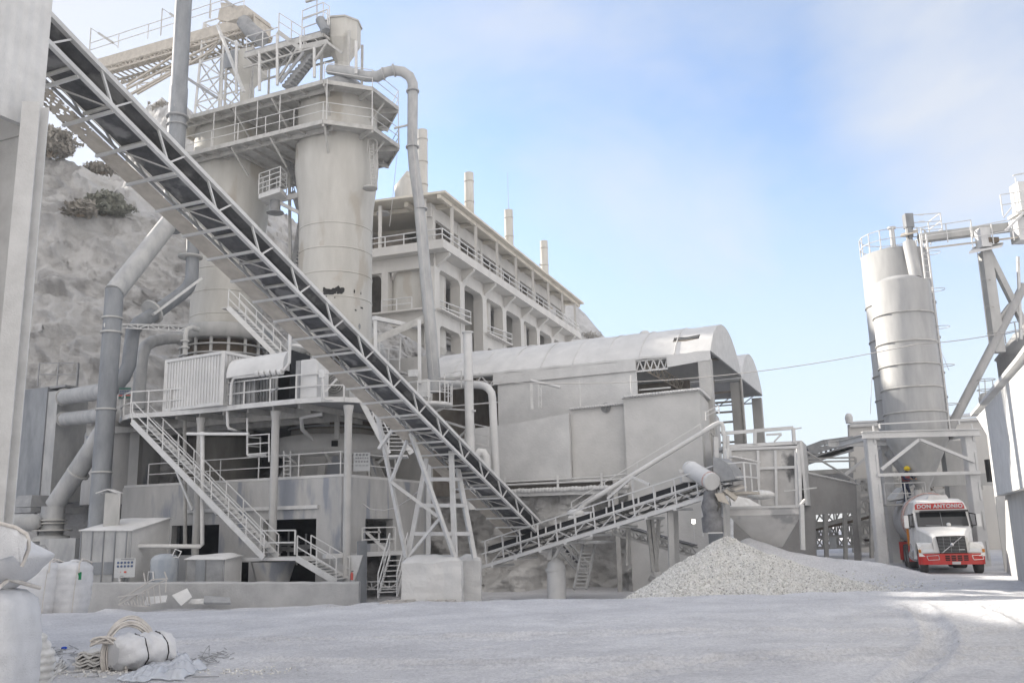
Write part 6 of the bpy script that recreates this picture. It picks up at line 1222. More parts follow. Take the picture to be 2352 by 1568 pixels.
for k in range(5):
    q = cs_+V((1.95, .3, zf+1.6+k*1.9)); b.path([q+V((.38*cos(a), .38*sin(a), 0)) for a in np.linspace(0, 2*pi, 13)], .018, 4, False)
b.build('caged_ladder', 'steel_light', t2)
t = T('silo_gantry', 'heavy pale steel frame of columns and beams carrying the silos over the lorry bay', 'frame', W(2130, 1300, 42.5))
Lg_ = [(2004, 1005, 2029, 1300, 40.6, .42), (2225, 996, 2262, 1262, 40.6, .44), (2035, 1005, 2058, 1290, 45.2, .45), (2195, 1000, 2235, 1290, 45.2, 1.6)]
for x0, y0, x1, y1, Y, w_ in Lg_:
    a = W(x0, y0, Y); c = W(x1, y1, Y); x_ = (a.x+c.x)/2; b = MB()
    if w_ < 1: b.box(V((x_, Y, (zf-.15)/2)), (w_, .06, zf+.15)); b.box(V((x_, Y+.4, (zf-.15)/2)), (w_, .06, zf+.15)); b.box(V((x_-.08, Y+.2, (zf-.15)/2)), (.3, .34, zf+.15)); [b.box(V((x_+w_*.3, Y-.05, .6+k*1.3)), (.07, .04, .8)) for k in range(5)]
    else: b.box(V((x_, Y, (zf-.15)/2)), (w_, .5, zf+.15))
    b.build('column', 'dustwhite' if w_ < 1 else 'concrete', t)
xl = W(2004, 1005, 40.6).x; xr = W(2222, 996, 40.6).x
b = MB(); b.ibeam(V((xl-.5, 40.5, zf)), V((xr+.5, 40.5, zf)), .22, .28, .04); b.ibeam(V((xl-.5, 45, zf)), V((xr+.5, 45, zf)), .22, .28, .04)
for x in (xl, xr): b.ibeam(V((x, 40.7, zf-.03)), V((x, 44.8, zf-.03)), .2, .26, .04)
b.build('beam', 'dustwhite', t)
zm = W(2120, 1088, 40.6).z; b = MB(); b.beam(V((xl, 40.5, zm)), V((xr+.3, 40.5, zm)), .12, .14); b.rail([V((xl+.3, 40.4, zf+.25)), V((xr+3.2, 40.4, zf+.45))], .22, 3, .03, 0)
zk = W(2016, 1078, 40.6).z; xm = W(2108, 1003, 40.6).x; b.beam(V((xl+.2, 40.5, zk)), V((xm, 40.5, zf-.25)), .13); b.beam(V((xr+.1, 40.5, zk+.25)), V((xm, 40.5, zf-.25)), .13); b.beam(V((xl+.2, 45, zk)), V((xm, 45, zf-.25)), .13); b.build('brace', 'dustwhite', t)
for y, Y in ((1102, 43.5),): b = MB(); b.box(lerp(W(2106, 1105, Y), W(2291, 1098, Y), .5), ((W(2291, 1098, Y)-W(2106, 1105, Y)).length, .5, .55)); b.build('screw_trough', 'duct_dusty', t)
b = MB(); q = V((cs_.x, cs_.y, zc_-.6)); b.tube(q, q-Z*.5, .3, .2, 12); b.box(q-Z*.2, (.7, .6, .2)); b.tube(q-Z*.5, q-Z*1.3, .16, n=10); b.build('loading_spout', 'steel', t)
b = MB(); b.slab([W(2040, 1150, 43), W(2098, 1140, 42.2), W(2098, 1145, 43.8), W(2045, 1152, 44)], Z*.08); b.slab([W(2055, 1144, 42.8), W(2078, 1118, 42.8), W(2080, 1142, 42.8)], V((0, 1, 0))); b.build('access_plate', 'steel_light', t)
b = MB(); b.tube(W(2352, 655, 43.6), W(2192, 965, 43.3), .22, n=14); b.tube(W(2192, 965, 43.3), W(2113, 1112, 42.9), .22, n=14); tag(b.build('blow_pipe', 'silo_skin'), 'long slanted grey pipe running from upper right down to the silo cone', 'pipe')
pipe('short slanted grey pipe crossing behind the silo cone', [(2040, 1035, 45), (2100, 1110, 44.5)], .25, 'duct_mid')
# bridge, mast and tank on the right
t = T('transfer_bridge', 'narrow railed conveyor bridge from the silo top to the right edge', 'bridge', W(2200, 560, 45))
b = MB(); b0 = W(2110, 548, 45); b1 = W(2400, 512, 44); b.beam(b0, b1, .5, .42); b.build('casing', 'duct_dusty', t)
b = MB(); b.slab([W(2125, 573, 44.6), W(2400, 540, 43.6), W(2400, 540, 43), W(2125, 573, 44)], Z*.1); b.build('walkway', 'cream', t)
b = MB(); b.rail([W(2120, 565, 44), W(2235, 548, 43.8)], 1.0, 1.4, .022, 1); b.rail([W(2235, 570, 43), W(2330, 552, 43), W(2400, 538, 43)], 1.1, 1.3, .022, 1); b.build('railing', 'steel_light', t)
b = MB(); b.box(W(2258, 548, 43.4), (.5, .6, 1.0)); b.slab([W(2226, 583, 43), W(2300, 568, 43), W(2305, 560, 44.4), W(2240, 570, 44.4)], Z*.1); b.build('gearbox', 'dustwhite', t)
b = MB(); b.box(W(2280, 552, 43.2), (.5, .3, .25)); b.build('motor', 'brown_dark', t)
for x0, y0, x1, y1, w_ in ((2262, 580, 2293, 810, .5), (2268, 575, 2352, 745, .28), (2320, 700, 2290, 740, .2)): b = MB(); b.beam(W(x0, y0, 43.6), W(x1, y1, 43.6), w_); b.build('post', 'duct_dusty', t)
b = MB()
for y in (575, 643, 705, 765): b.path([W(2256+(y-575)*.115, y, 43.3)+V((.22*cos(a), .22*sin(a), 0)) for a in np.linspace(0, 2*pi, 11)], .015, 4, False)
b.beam(W(2245, 580, 43.3), W(2272, 790, 43.3), .03); b.build('ladder', 'steel', t)
t = T('head_tower', 'pale machinery tower with stairs and platforms cut by the right edge', 'tower', W(2345, 560, 43))
b = MB(); b.box(W(2350, 455, 43.5), (.8, .8, 1.5)); b.box(W(2352, 530, 43.5), (1.0, .8, 1.2)); b.box(W(2350, 495, 43.5), (1.1, .9, .14)); b.build('casing', 'dustwhite', t)
b = MB(); b.rail([W(2304, 495, 42.8), W(2365, 485, 42.8)], 1.1, .8, .022, 1); b.rail([W(2328, 405, 43), W(2365, 398, 43)], .05, .8, .03, 0); b.beam(W(2305, 500, 42.8), W(2325, 475, 42.8), .05); b.beam(W(2332, 408, 43), W(2340, 470, 43), .04); b.beam(W(2310, 530, 43), W(2350, 490, 43), .2, .1); b.build('railing', 'steel_light', t)
b = MB(); b.beam(W(2338, 590, 43.5), W(2345, 780, 43.5), .12); b.build('post', 'steel_light', t)
t = T('storage_tank', 'grey upright tank with a cone roof behind the right-hand building', 'tank', W(2350, 930, 44))
c_ = W(2362, 800, 45.5); zt_ = W(2285, 818, 45).z; b = MB(); b.lathe(V((c_.x+.25, c_.y, 0)), [(1.75, 5), (1.75, zt_), (1.85, zt_+.02), (.8, zt_+1.3), (.5, zt_+1.5), (.5, zt_+1.8)], 36); b.build('shell', 'silo_skin', t)
b = MB(); b.rail([V((c_.x+.25+1.5*cos(a), c_.y+1.5*sin(a), zt_+.7)) for a in np.linspace(pi*.9, pi*1.9, 8)], 1, 1.2, .022, 1); b.build('railing', 'steel_light', t)
t = T('round_hood', 'small pale round-topped tank with a hooped ladder cage at the roof edge', 'tank', W(2280, 950, 43))
c_ = W(2283, 935, 43); b = MB(); b.lathe(V((c_.x, c_.y, c_.z-1)), [(.62, 0), (.62, 1.5), (.5, 1.7), (.1, 1.8)], 24); b.build('shell', 'dustwhite', t)
b = MB()
for y in (872, 895): b.path([W(2265, y, 42.5)+V((.4*cos(a), .4*sin(a), 0)) for a in np.linspace(0, 2*pi, 13)], .02, 4, False)
for x in (2248, 2262, 2280): b.beam(W(x, 872, 42.4), W(x+2, 915, 42.4), .03)
b.build('ladder_cage', 'steel', t)
# right-hand building
BR = W(2290, 1310, 36.5)
def br(x, y): return PLN(x, y, BR, 24)
t = T('right_building', 'sheet-clad building at the right edge with a steep white roof edge', 'building', BR)
b = MB(); P = [br(2243, 958), br(2352, 838), br(2500, 650), br(2500, 1090), br(2352, 1119), br(2285, 1140), br(2281, 1108), br(2268, 1000)]; b.slab(P, E*.1-D*.25); b.build('cladding', 'sheet_e', t)
b = MB(); P = [br(2238, 955), br(2352, 828), br(2500, 640)]; 
for i in range(2): b.slab([P[i]-D*.1, P[i+1]-D*.1, P[i+1]-D*.1+Z*.1, P[i]-D*.1+Z*.1], D*.25)
b.build('roof_edge', 'dustwhite', t)
b = MB(); o_ = -D*.3; P = [br(2286, 1120)+o_, br(2600, 1040)+o_, br(2600, 1500)+o_, br(2292, 1330)+o_]; P[2].z = -.6; P[3].z = -.6; b.slab(P, -D*.3); b.build('base_wall', 'concrete', t)
b = MB(); b.slab([br(2243, 958)+E*.1-D*.3, br(2243, 958)+E*.1-D*.9, V((br(2243, 958).x, br(2243, 958).y, -.5))+E*.1-D*8, V((br(2243, 958).x, br(2243, 958).y, -.5))+E*.1-D*.3], E*.15); b.build('side_wall', 'concrete', t)
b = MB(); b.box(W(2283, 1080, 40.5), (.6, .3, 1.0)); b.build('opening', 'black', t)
# person working under the silo cone
pz = W(2075, 1076, 42.4); g = pz.z-1.62
t = tag(None, None, None) if 0 else None
def person(base, yaw):
    me = bpy.data.meshes.new('person'); J = {'pel': (0, 0, .92, .15), 'sp': (0, -.03, 1.12, .145), 'ch': (0, -.1, 1.34, .165), 'nk': (0, -.15, 1.47, .06), 'hd': (0, -.2, 1.56, .09), 'ht': (0, -.22, 1.66, .085),
     'hl': (-.1, 0, .86, .1), 'kl': (-.12, -.06, .48, .07), 'al': (-.13, .02, .08, .05), 'tl': (-.14, -.14, .04, .045), 'hr': (.1, 0, .86, .1), 'kr': (.13, -.1, .48, .07), 'ar': (.13, .0, .08, .05), 'tr': (.14, -.16, .04, .045),
     'sl': (-.19, -.12, 1.38, .07), 'el': (-.27, -.25, 1.14, .05), 'wl': (-.18, -.45, 1.1, .035), 'fl': (-.15, -.53, 1.1, .03), 'sr': (.19, -.12, 1.38, .07), 'er': (.28, -.25, 1.16, .05), 'wr': (.17, -.46, 1.18, .035), 'fr': (.14, -.54, 1.19, .03)}
    ks = list(J); E_ = [('pel', 'sp'), ('sp', 'ch'), ('ch', 'nk'), ('nk', 'hd'), ('hd', 'ht'), ('pel', 'hl'), ('hl', 'kl'), ('kl', 'al'), ('al', 'tl'), ('pel', 'hr'), ('hr', 'kr'), ('kr', 'ar'), ('ar', 'tr'), ('ch', 'sl'), ('sl', 'el'), ('el', 'wl'), ('wl', 'fl'), ('ch', 'sr'), ('sr', 'er'), ('er', 'wr'), ('wr', 'fr')]
    me.from_pydata([J[k][:3] for k in ks], [(ks.index(a), ks.index(b)) for a, b in E_], []); o = bpy.data.objects.new('person', me); S.collection.objects.link(o)
    o.location = base; o.rotation_euler.z = yaw; WL[o.name] = V(base)
    o.modifiers.new('s', 'SKIN'); sv = me.skin_vertices[0].data
    for i, k in enumerate(ks): sv[i].radius = (J[k][3], J[k][3]*.85)
    sv[0].use_root = True; ss_ = o.modifiers.new('u', 'SUBSURF'); ss_.levels = 2; ss_.render_levels = 2; me.materials.append(M['navy'])
    tag(o, 'worker in dark clothes and a yellow helmet bending under the silo cone', 'person')
    def ch_(b, n, m_):
        me2 = bpy.data.meshes.new(n); me2.from_pydata([tuple(v) for v in b.v], [], b.f); me2.polygons.foreach_set('use_smooth', b.sm); me2.materials.append(M[m_]); c = bpy.data.objects.new(n, me2); S.collection.objects.link(c); c.parent = o
    b = MB(); b.sphere((0, -.21, 1.62), .13, 14, (1, 1.15, .95)); b.v = [v for v in b.v]; b.lathe(V((0, -.23, 1.59)), [(.12, 0), (.17, 0), (.165, .02), (.12, .02)], 16); ch_(b, 'helmet', 'yellow')
    b = MB(); b.lathe(V((0, -.07, 1.02)), [(.175, 0), (.19, .2), (.2, .36), (.1, .42)], 14, False); ch_(b, 'jacket', 'jacket_red')
    for s in (-1, 1):
        b = MB()
        for k in range(4): b.path([V((s*.15, -.52, 1.13)), V((s*(.16-.02*k), -.57-.01*k, 1.13-.012*k)), V((s*(.15-.02*k), -.6, 1.1))], .011, 5)
        b.path([V((s*.16, -.5, 1.13)), V((s*.11, -.53, 1.15))], .012, 5); b.sphere((s*.15, -.52, 1.125), .04, 8); ch_(b, 'hand', 'skin')
    return o
person(V((pz.x, 42.4, g)), .4)
t = T('service_platform', 'steel platform under the silo cone where the worker stands', 'platform', V((pz.x, 42.5, g)))
b = MB(); b.slab([V((pz.x-1.2, 41.9, g)), V((pz.x+.7, 41.9, g)), V((pz.x+.7, 43.3, g)), V((pz.x-1.2, 43.3, g))], -Z*.08); b.build('grating', 'steel', t)
b = MB(); b.rail([V((pz.x-1.2, 41.9, g)), V((pz.x+.7, 41.9, g))], .95, .9, .022, 1); b.build('railing', 'steel_light', t)
for x_ in (-1.15, .65): b = MB(); b.beam(V((pz.x+x_, 43.2, g)), V((pz.x+x_, 43.2, -.2)), .12); b.build('post', 'steel', t)
# ================================================================ gravel heap
apx = [(W(1668, 1232, 35.0), .60), (W(1700, 1250, 33.9), .52), (W(1640, 1262, 33.6), .56), (W(1760, 1272, 33.8), .42), (W(1830, 1298, 33.2), .34), (W(1600, 1300, 32.8), .5), (W(1735, 1300, 32.3), .45)]
def heap(x, y):
    z = -9
    for a, s in apx: z = max(z, a.z-s*(sqrt((x-a.x)**2+(y-a.y)**2+.05)-.2))
    return z+.10*noise.noise(V((x*.8, y*.8, 2)))+.05*noise.noise(V((x*2.5, y*2.5, 2)))
hb = MB(); xs = rng((3.0, 15, .12)); ys = rng((28.2, 38, .14)); nx = len(xs)
hb.v = [(x, y, heap(x, y)+.015*noise.noise(V((x*9, y*9, 0)))) for y in ys for x in xs]
hb.f = [(j*nx+i, j*nx+i+1, (j+1)*nx+i+1, (j+1)*nx+i) for j in range(len(ys)-1) for i in range(nx-1) if max(hb.v[j*nx+i][2]-gh(xs[i], ys[j]), 0) > -0.0 and hb.v[j*nx+i][2] > gh(xs[i], ys[j])-.2]; hb.sm = [True]*len(hb.f)
rd = random.Random(5); cnt = 0
def stone(b, p, s, rd):
    k = [V((rd.uniform(.5, 1), 0, 0)), V((-rd.uniform(.5, 1), 0, 0)), V((0, rd.uniform(.5, 1), 0)), V((0, -rd.uniform(.5, 1), 0)), V((0, 0, rd.uniform(.4, .9))), V((0, 0, -.5))]
    ro = Matrix.Rotation(rd.uniform(0, 6.3), 3, V((rd.gauss(0, 1), rd.gauss(0, 1), rd.gauss(0, 1))).normalized()); vs = [p+ro@(v*s) for v in k]
    b.add(vs, [(0, 2, 4), (2, 1, 4), (1, 3, 4), (3, 0, 4), (2, 0, 5), (1, 2, 5), (3, 1, 5), (0, 3, 5)])
while cnt < 25000:
    x = rd.uniform(3, 15); y = rd.uniform(28.5, 35.6); z = heap(x, y); g = gh(x, y)
    if z < g-.02:
        if z < g-1.3 or rd.random() > .16*math.exp((z-g)*3.2): continue
        z = ghd(x, y)
    stone(hb, V((x, y, z+.01)), rd.choice((.022, .03, .04, .05, .07)), rd); cnt += 1
o = hb.build('gravel_heap', 'gravel'); tag(o, 'broad cone of coarse pale crushed stone under the head of the near conveyor', 'gravel', kind='stuff')
def gravel_mat():
    m = M['gravel']; t_ = m.node_tree; b_ = t_.nodes['Principled BSDF']; A = t_.nodes.new; K = t_.links.new
    g = A('ShaderNodeNewGeometry'); r = A('ShaderNodeValToRGB'); e = r.color_ramp.elements; e[0].position = 0; e[0].color = (.36, .355, .34, 1); e[1].position = 1; e[1].color = (.74, .73, .70, 1); e.new(.22).color = (.56, .55, .525, 1); e.new(.5).color = (.68, .67, .645, 1)
    K(g.outputs['Random Per Island'], r.inputs[0]); K(r.outputs[0], b_.inputs['Base Color'])
gravel_mat()
# loose chips over the yard
b = MB(); rd = random.Random(9)
for k in range(5200):
    x = rd.uniform(-11, 13); y = 11+17*rd.random()**1.3
    if noise.noise(V((x*.35, y*.35, 4))) < rd.uniform(-.25, .35): continue
    stone(b, V((x, y, ghd(x, y))), rd.choice((.008, .012, .016, .022)), rd)
for cx, cy, n_, sg in ((-6.6, 15.4, 260, .5), (-4.4, 15.3, 160, .4), (-7.6, 15.2, 120, .5), (-5.2, 27, 90, 1.5), (-14, 30, 160, 2.5)):
    for k in range(n_): x = rd.gauss(cx, sg); y = rd.gauss(cy, sg*.5); stone(b, V((x, y, ghd(x, y)+.005)), rd.uniform(.012, .035), rd)
tag(b.build('loose_chips', 'gravel'), 'loose stone chips and crumbs strewn over the dusty yard', 'gravel', kind='stuff')
# ================================================================ tanker lorry
ta = radians(17.5); TRt = V((cos(ta), -sin(ta), 0)); TBk = V((sin(ta), cos(ta), 0)); P0 = W(2192, 1315, 35.4); P0.z = gh(P0.x, P0.y)+.02
def tk(x, y, z): return P0+TRt*x+TBk*y+Z*z
tr = T('tanker_lorry', 'white and red tanker lorry facing the camera in the loading bay under the silo', 'lorry', P0)
def loft(b, secs, sm=False, cap=True):
    n = len(secs[0]); vs = [tk(*p) for s in secs for p in s]
    b.add(vs, [(k*n+i, k*n+(i+1) % n, (k+1)*n+(i+1) % n, (k+1)*n+i) for k in range(len(secs)-1) for i in range(n)], sm)
    if cap: b.add(vs[:n], [tuple(range(n))]); b.add(vs[-n:], [tuple(range(n))[::-1]])
def sec(y, w, z0, z1, w1=None, c=.1, dy=0.):      # rounded upright section at depth y
    w1 = w if w1 is None else w1
    return [(-w, y, z0), (w, y, z0), (w+(w1-w)*.5, y+dy*.4, (z0+z1)/2), (w1, y+dy, z1-c), (w1-c, y+dy, z1-c*.25), (w1*.4, y+dy, z1), (-w1*.4, y+dy, z1), (-w1+c, y+dy, z1-c*.25), (-w1, y+dy, z1-c), (-w-(w1-w)*.5, y+dy*.4, (z0+z1)/2)]
b = MB(); loft(b, [sec(.06, .62, .8, 1.46), sec(.3, .68, .8, 1.56), sec(.9, .84, .85, 1.68), sec(1.45, 1.0, .9, 1.80)]); b.build('hood', 'paint_white', tr, .03)
b = MB(); loft(b, [sec(1.46, 1.02, .55, 1.74, .99, .06), sec(1.75, 1.1, .5, 2.1, 1.02, .06), sec(2.0, 1.14, .5, 2.48, 1.02, .08), sec(2.1, 1.15, .5, 2.5, 1.02, .08)]); b.build('cab_lower', 'paint_white', tr, .02)
b = MB(); loft(b, [sec(1.88, 1.02, 2.38, 2.46, 1.0, .03), sec(1.95, 1.02, 2.38, 2.74, .95, .08), sec(2.15, 1.04, 2.38, 2.86, .93, .1), sec(2.6, 1.1, .5, 2.92, .95, .12), sec(3.5, 1.15, .5, 2.92, .98, .12)]); b.build('cab_roof', 'paint_white', tr, .02)
b = MB(); b.slab([tk(-.95, 1.475, 1.8), tk(.95, 1.475, 1.8), tk(.93, 1.86, 2.36), tk(-.93, 1.86, 2.36)], -TBk*.03); b.build('windscreen', 'glass', tr, .01)
b = MB(); b.beam(tk(-.02, 1.43, 1.8), tk(-.02, 1.81, 2.36), .012); b.path([tk(-.65, 1.4, 1.84), tk(-.1, 1.41, 1.82)], .01, 4); b.path([tk(.1, 1.4, 1.85), tk(.7, 1.41, 1.82)], .01, 4); b.build('wiper', 'steel_grey', tr)
b = MB(); b.sphere(tk(.2, 1.5, 1.86)-TBk*.06, .09, 12, (1, 1, .9)); b.build('spare_helmet', 'paint_white', tr)
for x in (-1, 1): b = MB(); b.slab([tk(x*1.12, 1.75, 1.75), tk(x*1.12, 2.05, 1.75), tk(x*1.05, 2.05, 2.35), tk(x*1.05, 1.95, 2.35)], TRt*x*.02); b.slab([tk(x*1.155, 2.1, 1.7), tk(x*1.155, 2.8, 1.7), tk(x*1.12, 2.8, 2.3), tk(x*1.09, 2.1, 2.3)], TRt*x*.02); b.build('side_window', 'glass', tr)
b = MB(); b.slab([tk(-.78, 1.62, 2.36), tk(1.0, 1.62, 2.36), tk(1.0, 1.62, 2.43), tk(-.78, 1.62, 2.43)], TBk*.3); b.build('sun_visor', 'black', tr)
b = MB(); pts = [(-.93, 2.48), (.92, 2.48), (.9, 2.62), (.84, 2.72), (-.86, 2.72), (-.93, 2.66)]; b.slab([tk(x, 1.9-.0*z, z) for x, z in pts], -TBk*.03); b.build('name_board', 'paint_red', tr)
def text(s_, c, right, upv, size, m_, parent, name='lettering', ext=.006):
    cu = bpy.data.curves.new('t', 'FONT'); cu.body = s_; cu.size = size; cu.extrude = ext; cu.align_x = 'CENTER'; cu.align_y = 'CENTER'; cu.space_character = 1.12; cu.offset = .008
    ob = bpy.data.objects.new('t', cu); S.collection.objects.link(ob); dg = bpy.context.evaluated_depsgraph_get(); me = bpy.data.meshes.new_from_object(ob.evaluated_get(dg)); bpy.data.objects.remove(ob)
    n_ = right.cross(upv); off = WL[parent.name]
    for v in me.vertices: v.co = (c+right*v.co.x+upv*v.co.y+n_*v.co.z)-off
    me.materials.clear(); me.materials.append(M[m_]); o = bpy.data.objects.new(name, me); S.collection.objects.link(o); o.parent = parent; WL[o.name] = off; return o
text('DON ANTONIO', tk(0, 1.86, 2.595), TRt, Z, .215, 'lamp_glass', tr)
b = MB(); loft(b, [[(-.38, 2.3, 2.88), (.45, 2.3, 2.88), (.36, 2.3, 3.05), (-.3, 2.3, 3.05)], [(-.38, 2.9, 2.9), (.45, 2.9, 2.9), (.36, 2.9, 3.05), (-.3, 2.9, 3.05)]]); b.build('roof_vent', 'paint_white', tr, .04)
b = MB(); loft(b, [[(x, y, z) for x, y in ((-1.17, .55), (-1.17, .25), (-1.05, .08), (-.6, 0), (.6, 0), (1.05, .08), (1.17, .25), (1.17, .55))] for z in (.37, .5, .78)]); b.build('bumper', 'paint_red', tr, .03)
b = MB()
for i in range(4):
    for j in range(3): b.box(tk(-.17+.215*i, -.005, .69-.075*j), (.16, .02, .05), axes=(TRt, TBk, Z))
b.build('bumper_slots', 'black', tr)
for x0, x1 in ((-.9, -.46), (.69, 1.08)):
    b = MB(); P = [(x0, .70), (x1-.02, .72), (x1, .56), (x0+.05, .54)]
    for (a, c), (d, e) in zip(P, P[1:]+P[:1]): b.beam(tk(a, -.005+.11*max(0, abs(a)-.6), c), tk(d, -.005+.11*max(0, abs(d)-.6), e), .02)
    b.build('fog_lamp', 'chrome', tr)
b = MB(); b.box(tk(.12, -.02, .43), (.3, .015, .1), axes=(TRt, TBk, Z)); pl_ = b.build('number_plate', 'sign_white', tr)
b = MB(); b.slab([tk(-.5, .04, 1.43), tk(.52, .04, 1.44), tk(.55, .04, .79), tk(-.42, .04, .79)], -TBk*.03); b.build('grille', 'black', tr)
b = MB()
for k in range(11): z = .84+.054*k; b.beam(tk(-.45, .0, z), tk(.52, .0, z), .012)
for x in (-.25, 0, .28): b.beam(tk(x, .003, .82), tk(x, .003, 1.42), .01)
b.build('grille_slats', 'steel_grey', tr)
b = MB(); b.beam(tk(-.33, -.015, .82), tk(.4, -.015, 1.41), .035); b.lathe(tk(.04, -.02, 1.12), [(.0, .03), (.055, .025), (.07, 0)], 16, False, ax=(TRt, Z, -TBk)); b.build('grille_emblem', 'chrome', tr)
b = MB(); b.box(tk(.36, -.01, .93), (.2, .012, .03), axes=(TRt, TBk, Z)); b.build('grille_badge', 'sign_white', tr)
for s in (-1, 1):
    b = MB(); cx = s*.9; R_w = .56; prof = []
    for k in range(9): a = pi*k/8; prof.append((.62-R_w*cos(a)*1.0, .68+.52*sin(a)))
    vs = []
    for x in (s*.62, s*1.17): vs += [tk(x, y, z-(.1 if abs(x) > 1 else 0)*0) for y, z in prof]
    b.add(vs, [(i, i+1, 10+i, 9+i) for i in range(8)], True); b.slab([tk(s*1.17, y, z) for y, z in prof]+[tk(s*1.17, 1.1, .75), tk(s*1.17, .14, .75)][:0], -TRt*s*.03) if 0 else None
    b.slab([tk(s*.6, .07, .78), tk(s*1.15, .12, .78), tk(s*1.14, .14, 1.0), tk(s*1.0, .2, 1.16), tk(s*.66, .1, 1.2)], TBk*.25); b.build('fender', 'paint_white', tr, .03)
    b = MB(); b.slab([tk(s*.58, .05, .83), tk(s*1.08, .09, .82), tk(s*1.0, .12, .95), tk(s*.66, .08, .98)], -TBk*.03); b.build('headlight', 'lamp_glass', tr)
    b = MB(); b.box(tk(s*1.12, .1, .88), (.09, .06, .12), axes=(TRt, TBk, Z)); b.build('indicator', 'orange', tr)
    b = MB(); b.box(tk(s*1.34, 1.62, 2.0), (.17, .1, .5), axes=(TRt, TBk, Z)); mi = b.build('mirror', 'paint_white', tr, .02)
    b = MB(); b.path([tk(s*1.05, 1.7, 1.8), tk(s*1.25, 1.65, 1.82), tk(s*1.25, 1.68, 2.25), tk(s*1.05, 1.8, 2.3)], .03, 6); b.build('mirror_arm', 'black', tr)
    for y in (.75, 4.6, 5.9, 11.2, 12.4):
        b = MB(); wd = .28 if y < 1 else .52; xo = s*(.98 if y < 1 else .88); q = tk(xo, y, .5); b.lathe(q, [(.26, -wd/2), (.47, -wd/2), (.5, -wd/2+.04), (.5, wd/2-.04), (.47, wd/2), (.26, wd/2)], 24, False, ax=(TBk, Z, TRt)); wh = b.build('tyre', 'tyre', tr)
        b = MB(); b.lathe(q, [(.0, s*(wd/2-.08)), (.12, s*(wd/2-.02)), (.26, s*(wd/2-.06)), (.28, s*wd/2)], 16, False, ax=(TBk, Z, TRt)); b.build('wheel_rim', 'steel_grey', tr)
b = MB(); loft(b, [[(-.86, 1.0, 1.22), (-.86, 1.3, 1.22), (-.93, 1.3, 1.5), (-.84, .95, 1.48)], [(-.80, 1.0, 1.22), (-.80, 1.3, 1.22), (-.85, 1.3, 1.5), (-.8, .95, 1.48)]]); b.build('hood_intake', 'black', tr)
b = MB(); b.box(tk(0, 7.6, .85), (.9, 11, .25), axes=(TRt, TBk, Z)); b.box(tk(0, 1.6, .65), (1.3, 2.4, .3), axes=(TRt, TBk, Z)); b.box(tk(0, 4, .75), (2.1, .9, .3), axes=(TRt, TBk, Z)); b.build('chassis', 'black', tr)
for s in (-1, 1):
    b = MB(); b.box(tk(s*1.0, 3.9, .72), (.3, .12, .8), axes=(TRt, TBk, Z)); b.box(tk(s*1.0, 6.7, .68), (.5, .08, .8), axes=(TRt, TBk, Z)); b.build('mudguard', 'paint_red', tr)
    b = MB(); b.slab([tk(s*.8, 3.2, .9), tk(s*1.15, 3.2, .9), tk(s*1.15, 2.5, .5), tk(s*.8, 2.5, .5)], Z*.2); b.lathe(tk(s*.95, 2.9, .62), [(.25, -.5), (.27, .5)], 16, ax=(TRt, Z, TBk)); b.build('side_tank', 'chrome', tr)
b = MB(); b.box(tk(-1.13, 3.65, 1.35), (.08, .2, .7), axes=(TRt, TBk, Z)); b.build('marker_board', 'orange', tr)
b = MB(); b.lathe(tk(0, 4.0, 2.05), [(.05, .0), (.6, .1), (.95, .35), (1.12, .8), (1.14, 1.2), (1.14, 8.2), (1.0, 8.7), (.6, 9.0), (.05, 9.1)], 36, ax=(TRt, Z, TBk)); b.build('tank', 'tank', tr)
b = MB(); b.lathe(tk(0, 4.75, 2.05), [(1.13, 0), (1.17, 0), (1.17, .1), (1.13, .1)], 36, False, ax=(TRt, Z, TBk)); b.lathe(tk(0, 5.3, 2.05), [(1.14, 0), (1.16, 0), (1.16, .45), (1.14, .45)], 36, False, ax=(TRt, Z, TBk)); b.build('tank_band', 'worn_red', tr)
b = MB(); b.tube(tk(-.35, 5, 3.1), tk(-.35, 5, 3.35), .22, n=14); b.rail([tk(-.2, 4.8, 3.12), tk(-.2, 8, 3.16)], .35, 1, .02, 0); b.build('manhole', 'steel', tr)
# ================================================================ foreground: bulk bags, bundle, film, sacks
def bagmesh(c, w, h, seed, top='tie', lean=0., az=0, sag=.06):
    b = MB(); n = 36; m_ = 26; vs = []
    for k in range(m_+1):
        v = k/m_; z = h*v; f = 1+sag*sin(v*pi)*.9-.10*max(0, v-.72)/.28-.05*max(0, .1-v)/.1
        if v > .93 and top == 'tie': f *= 1-((v-.93)/.07)**1.5*.62; z = h*.93+(h*.10)*((v-.93)/.07)**.6
        for i in range(n):
            a = 2*pi*i/n; p_ = 4.2; r = (abs(cos(a))**p_+abs(sin(a))**p_)**(-1/p_)*w/2
            fold = .014*sin(a*9+seed)*(v > .7)*(v-.7)*6+.012*noise.noise(V((cos(a)*2+seed, sin(a)*2, z*5)))*2+.006*sin(z*34+2*noise.noise(V((a, z*3, seed))))
            x = (r*f+fold)*cos(a+radians(az)); y = (r*f+fold)*sin(a+radians(az)); vs.append(c+V((x+lean*z, y, z)))
    b.add(vs, [(k*n+i, k*n+(i+1) % n, (k+1)*n+(i+1) % n, (k+1)*n+i) for k in range(m_) for i in range(n)], True); b.add(vs[-n:], [tuple(range(n))]); return b
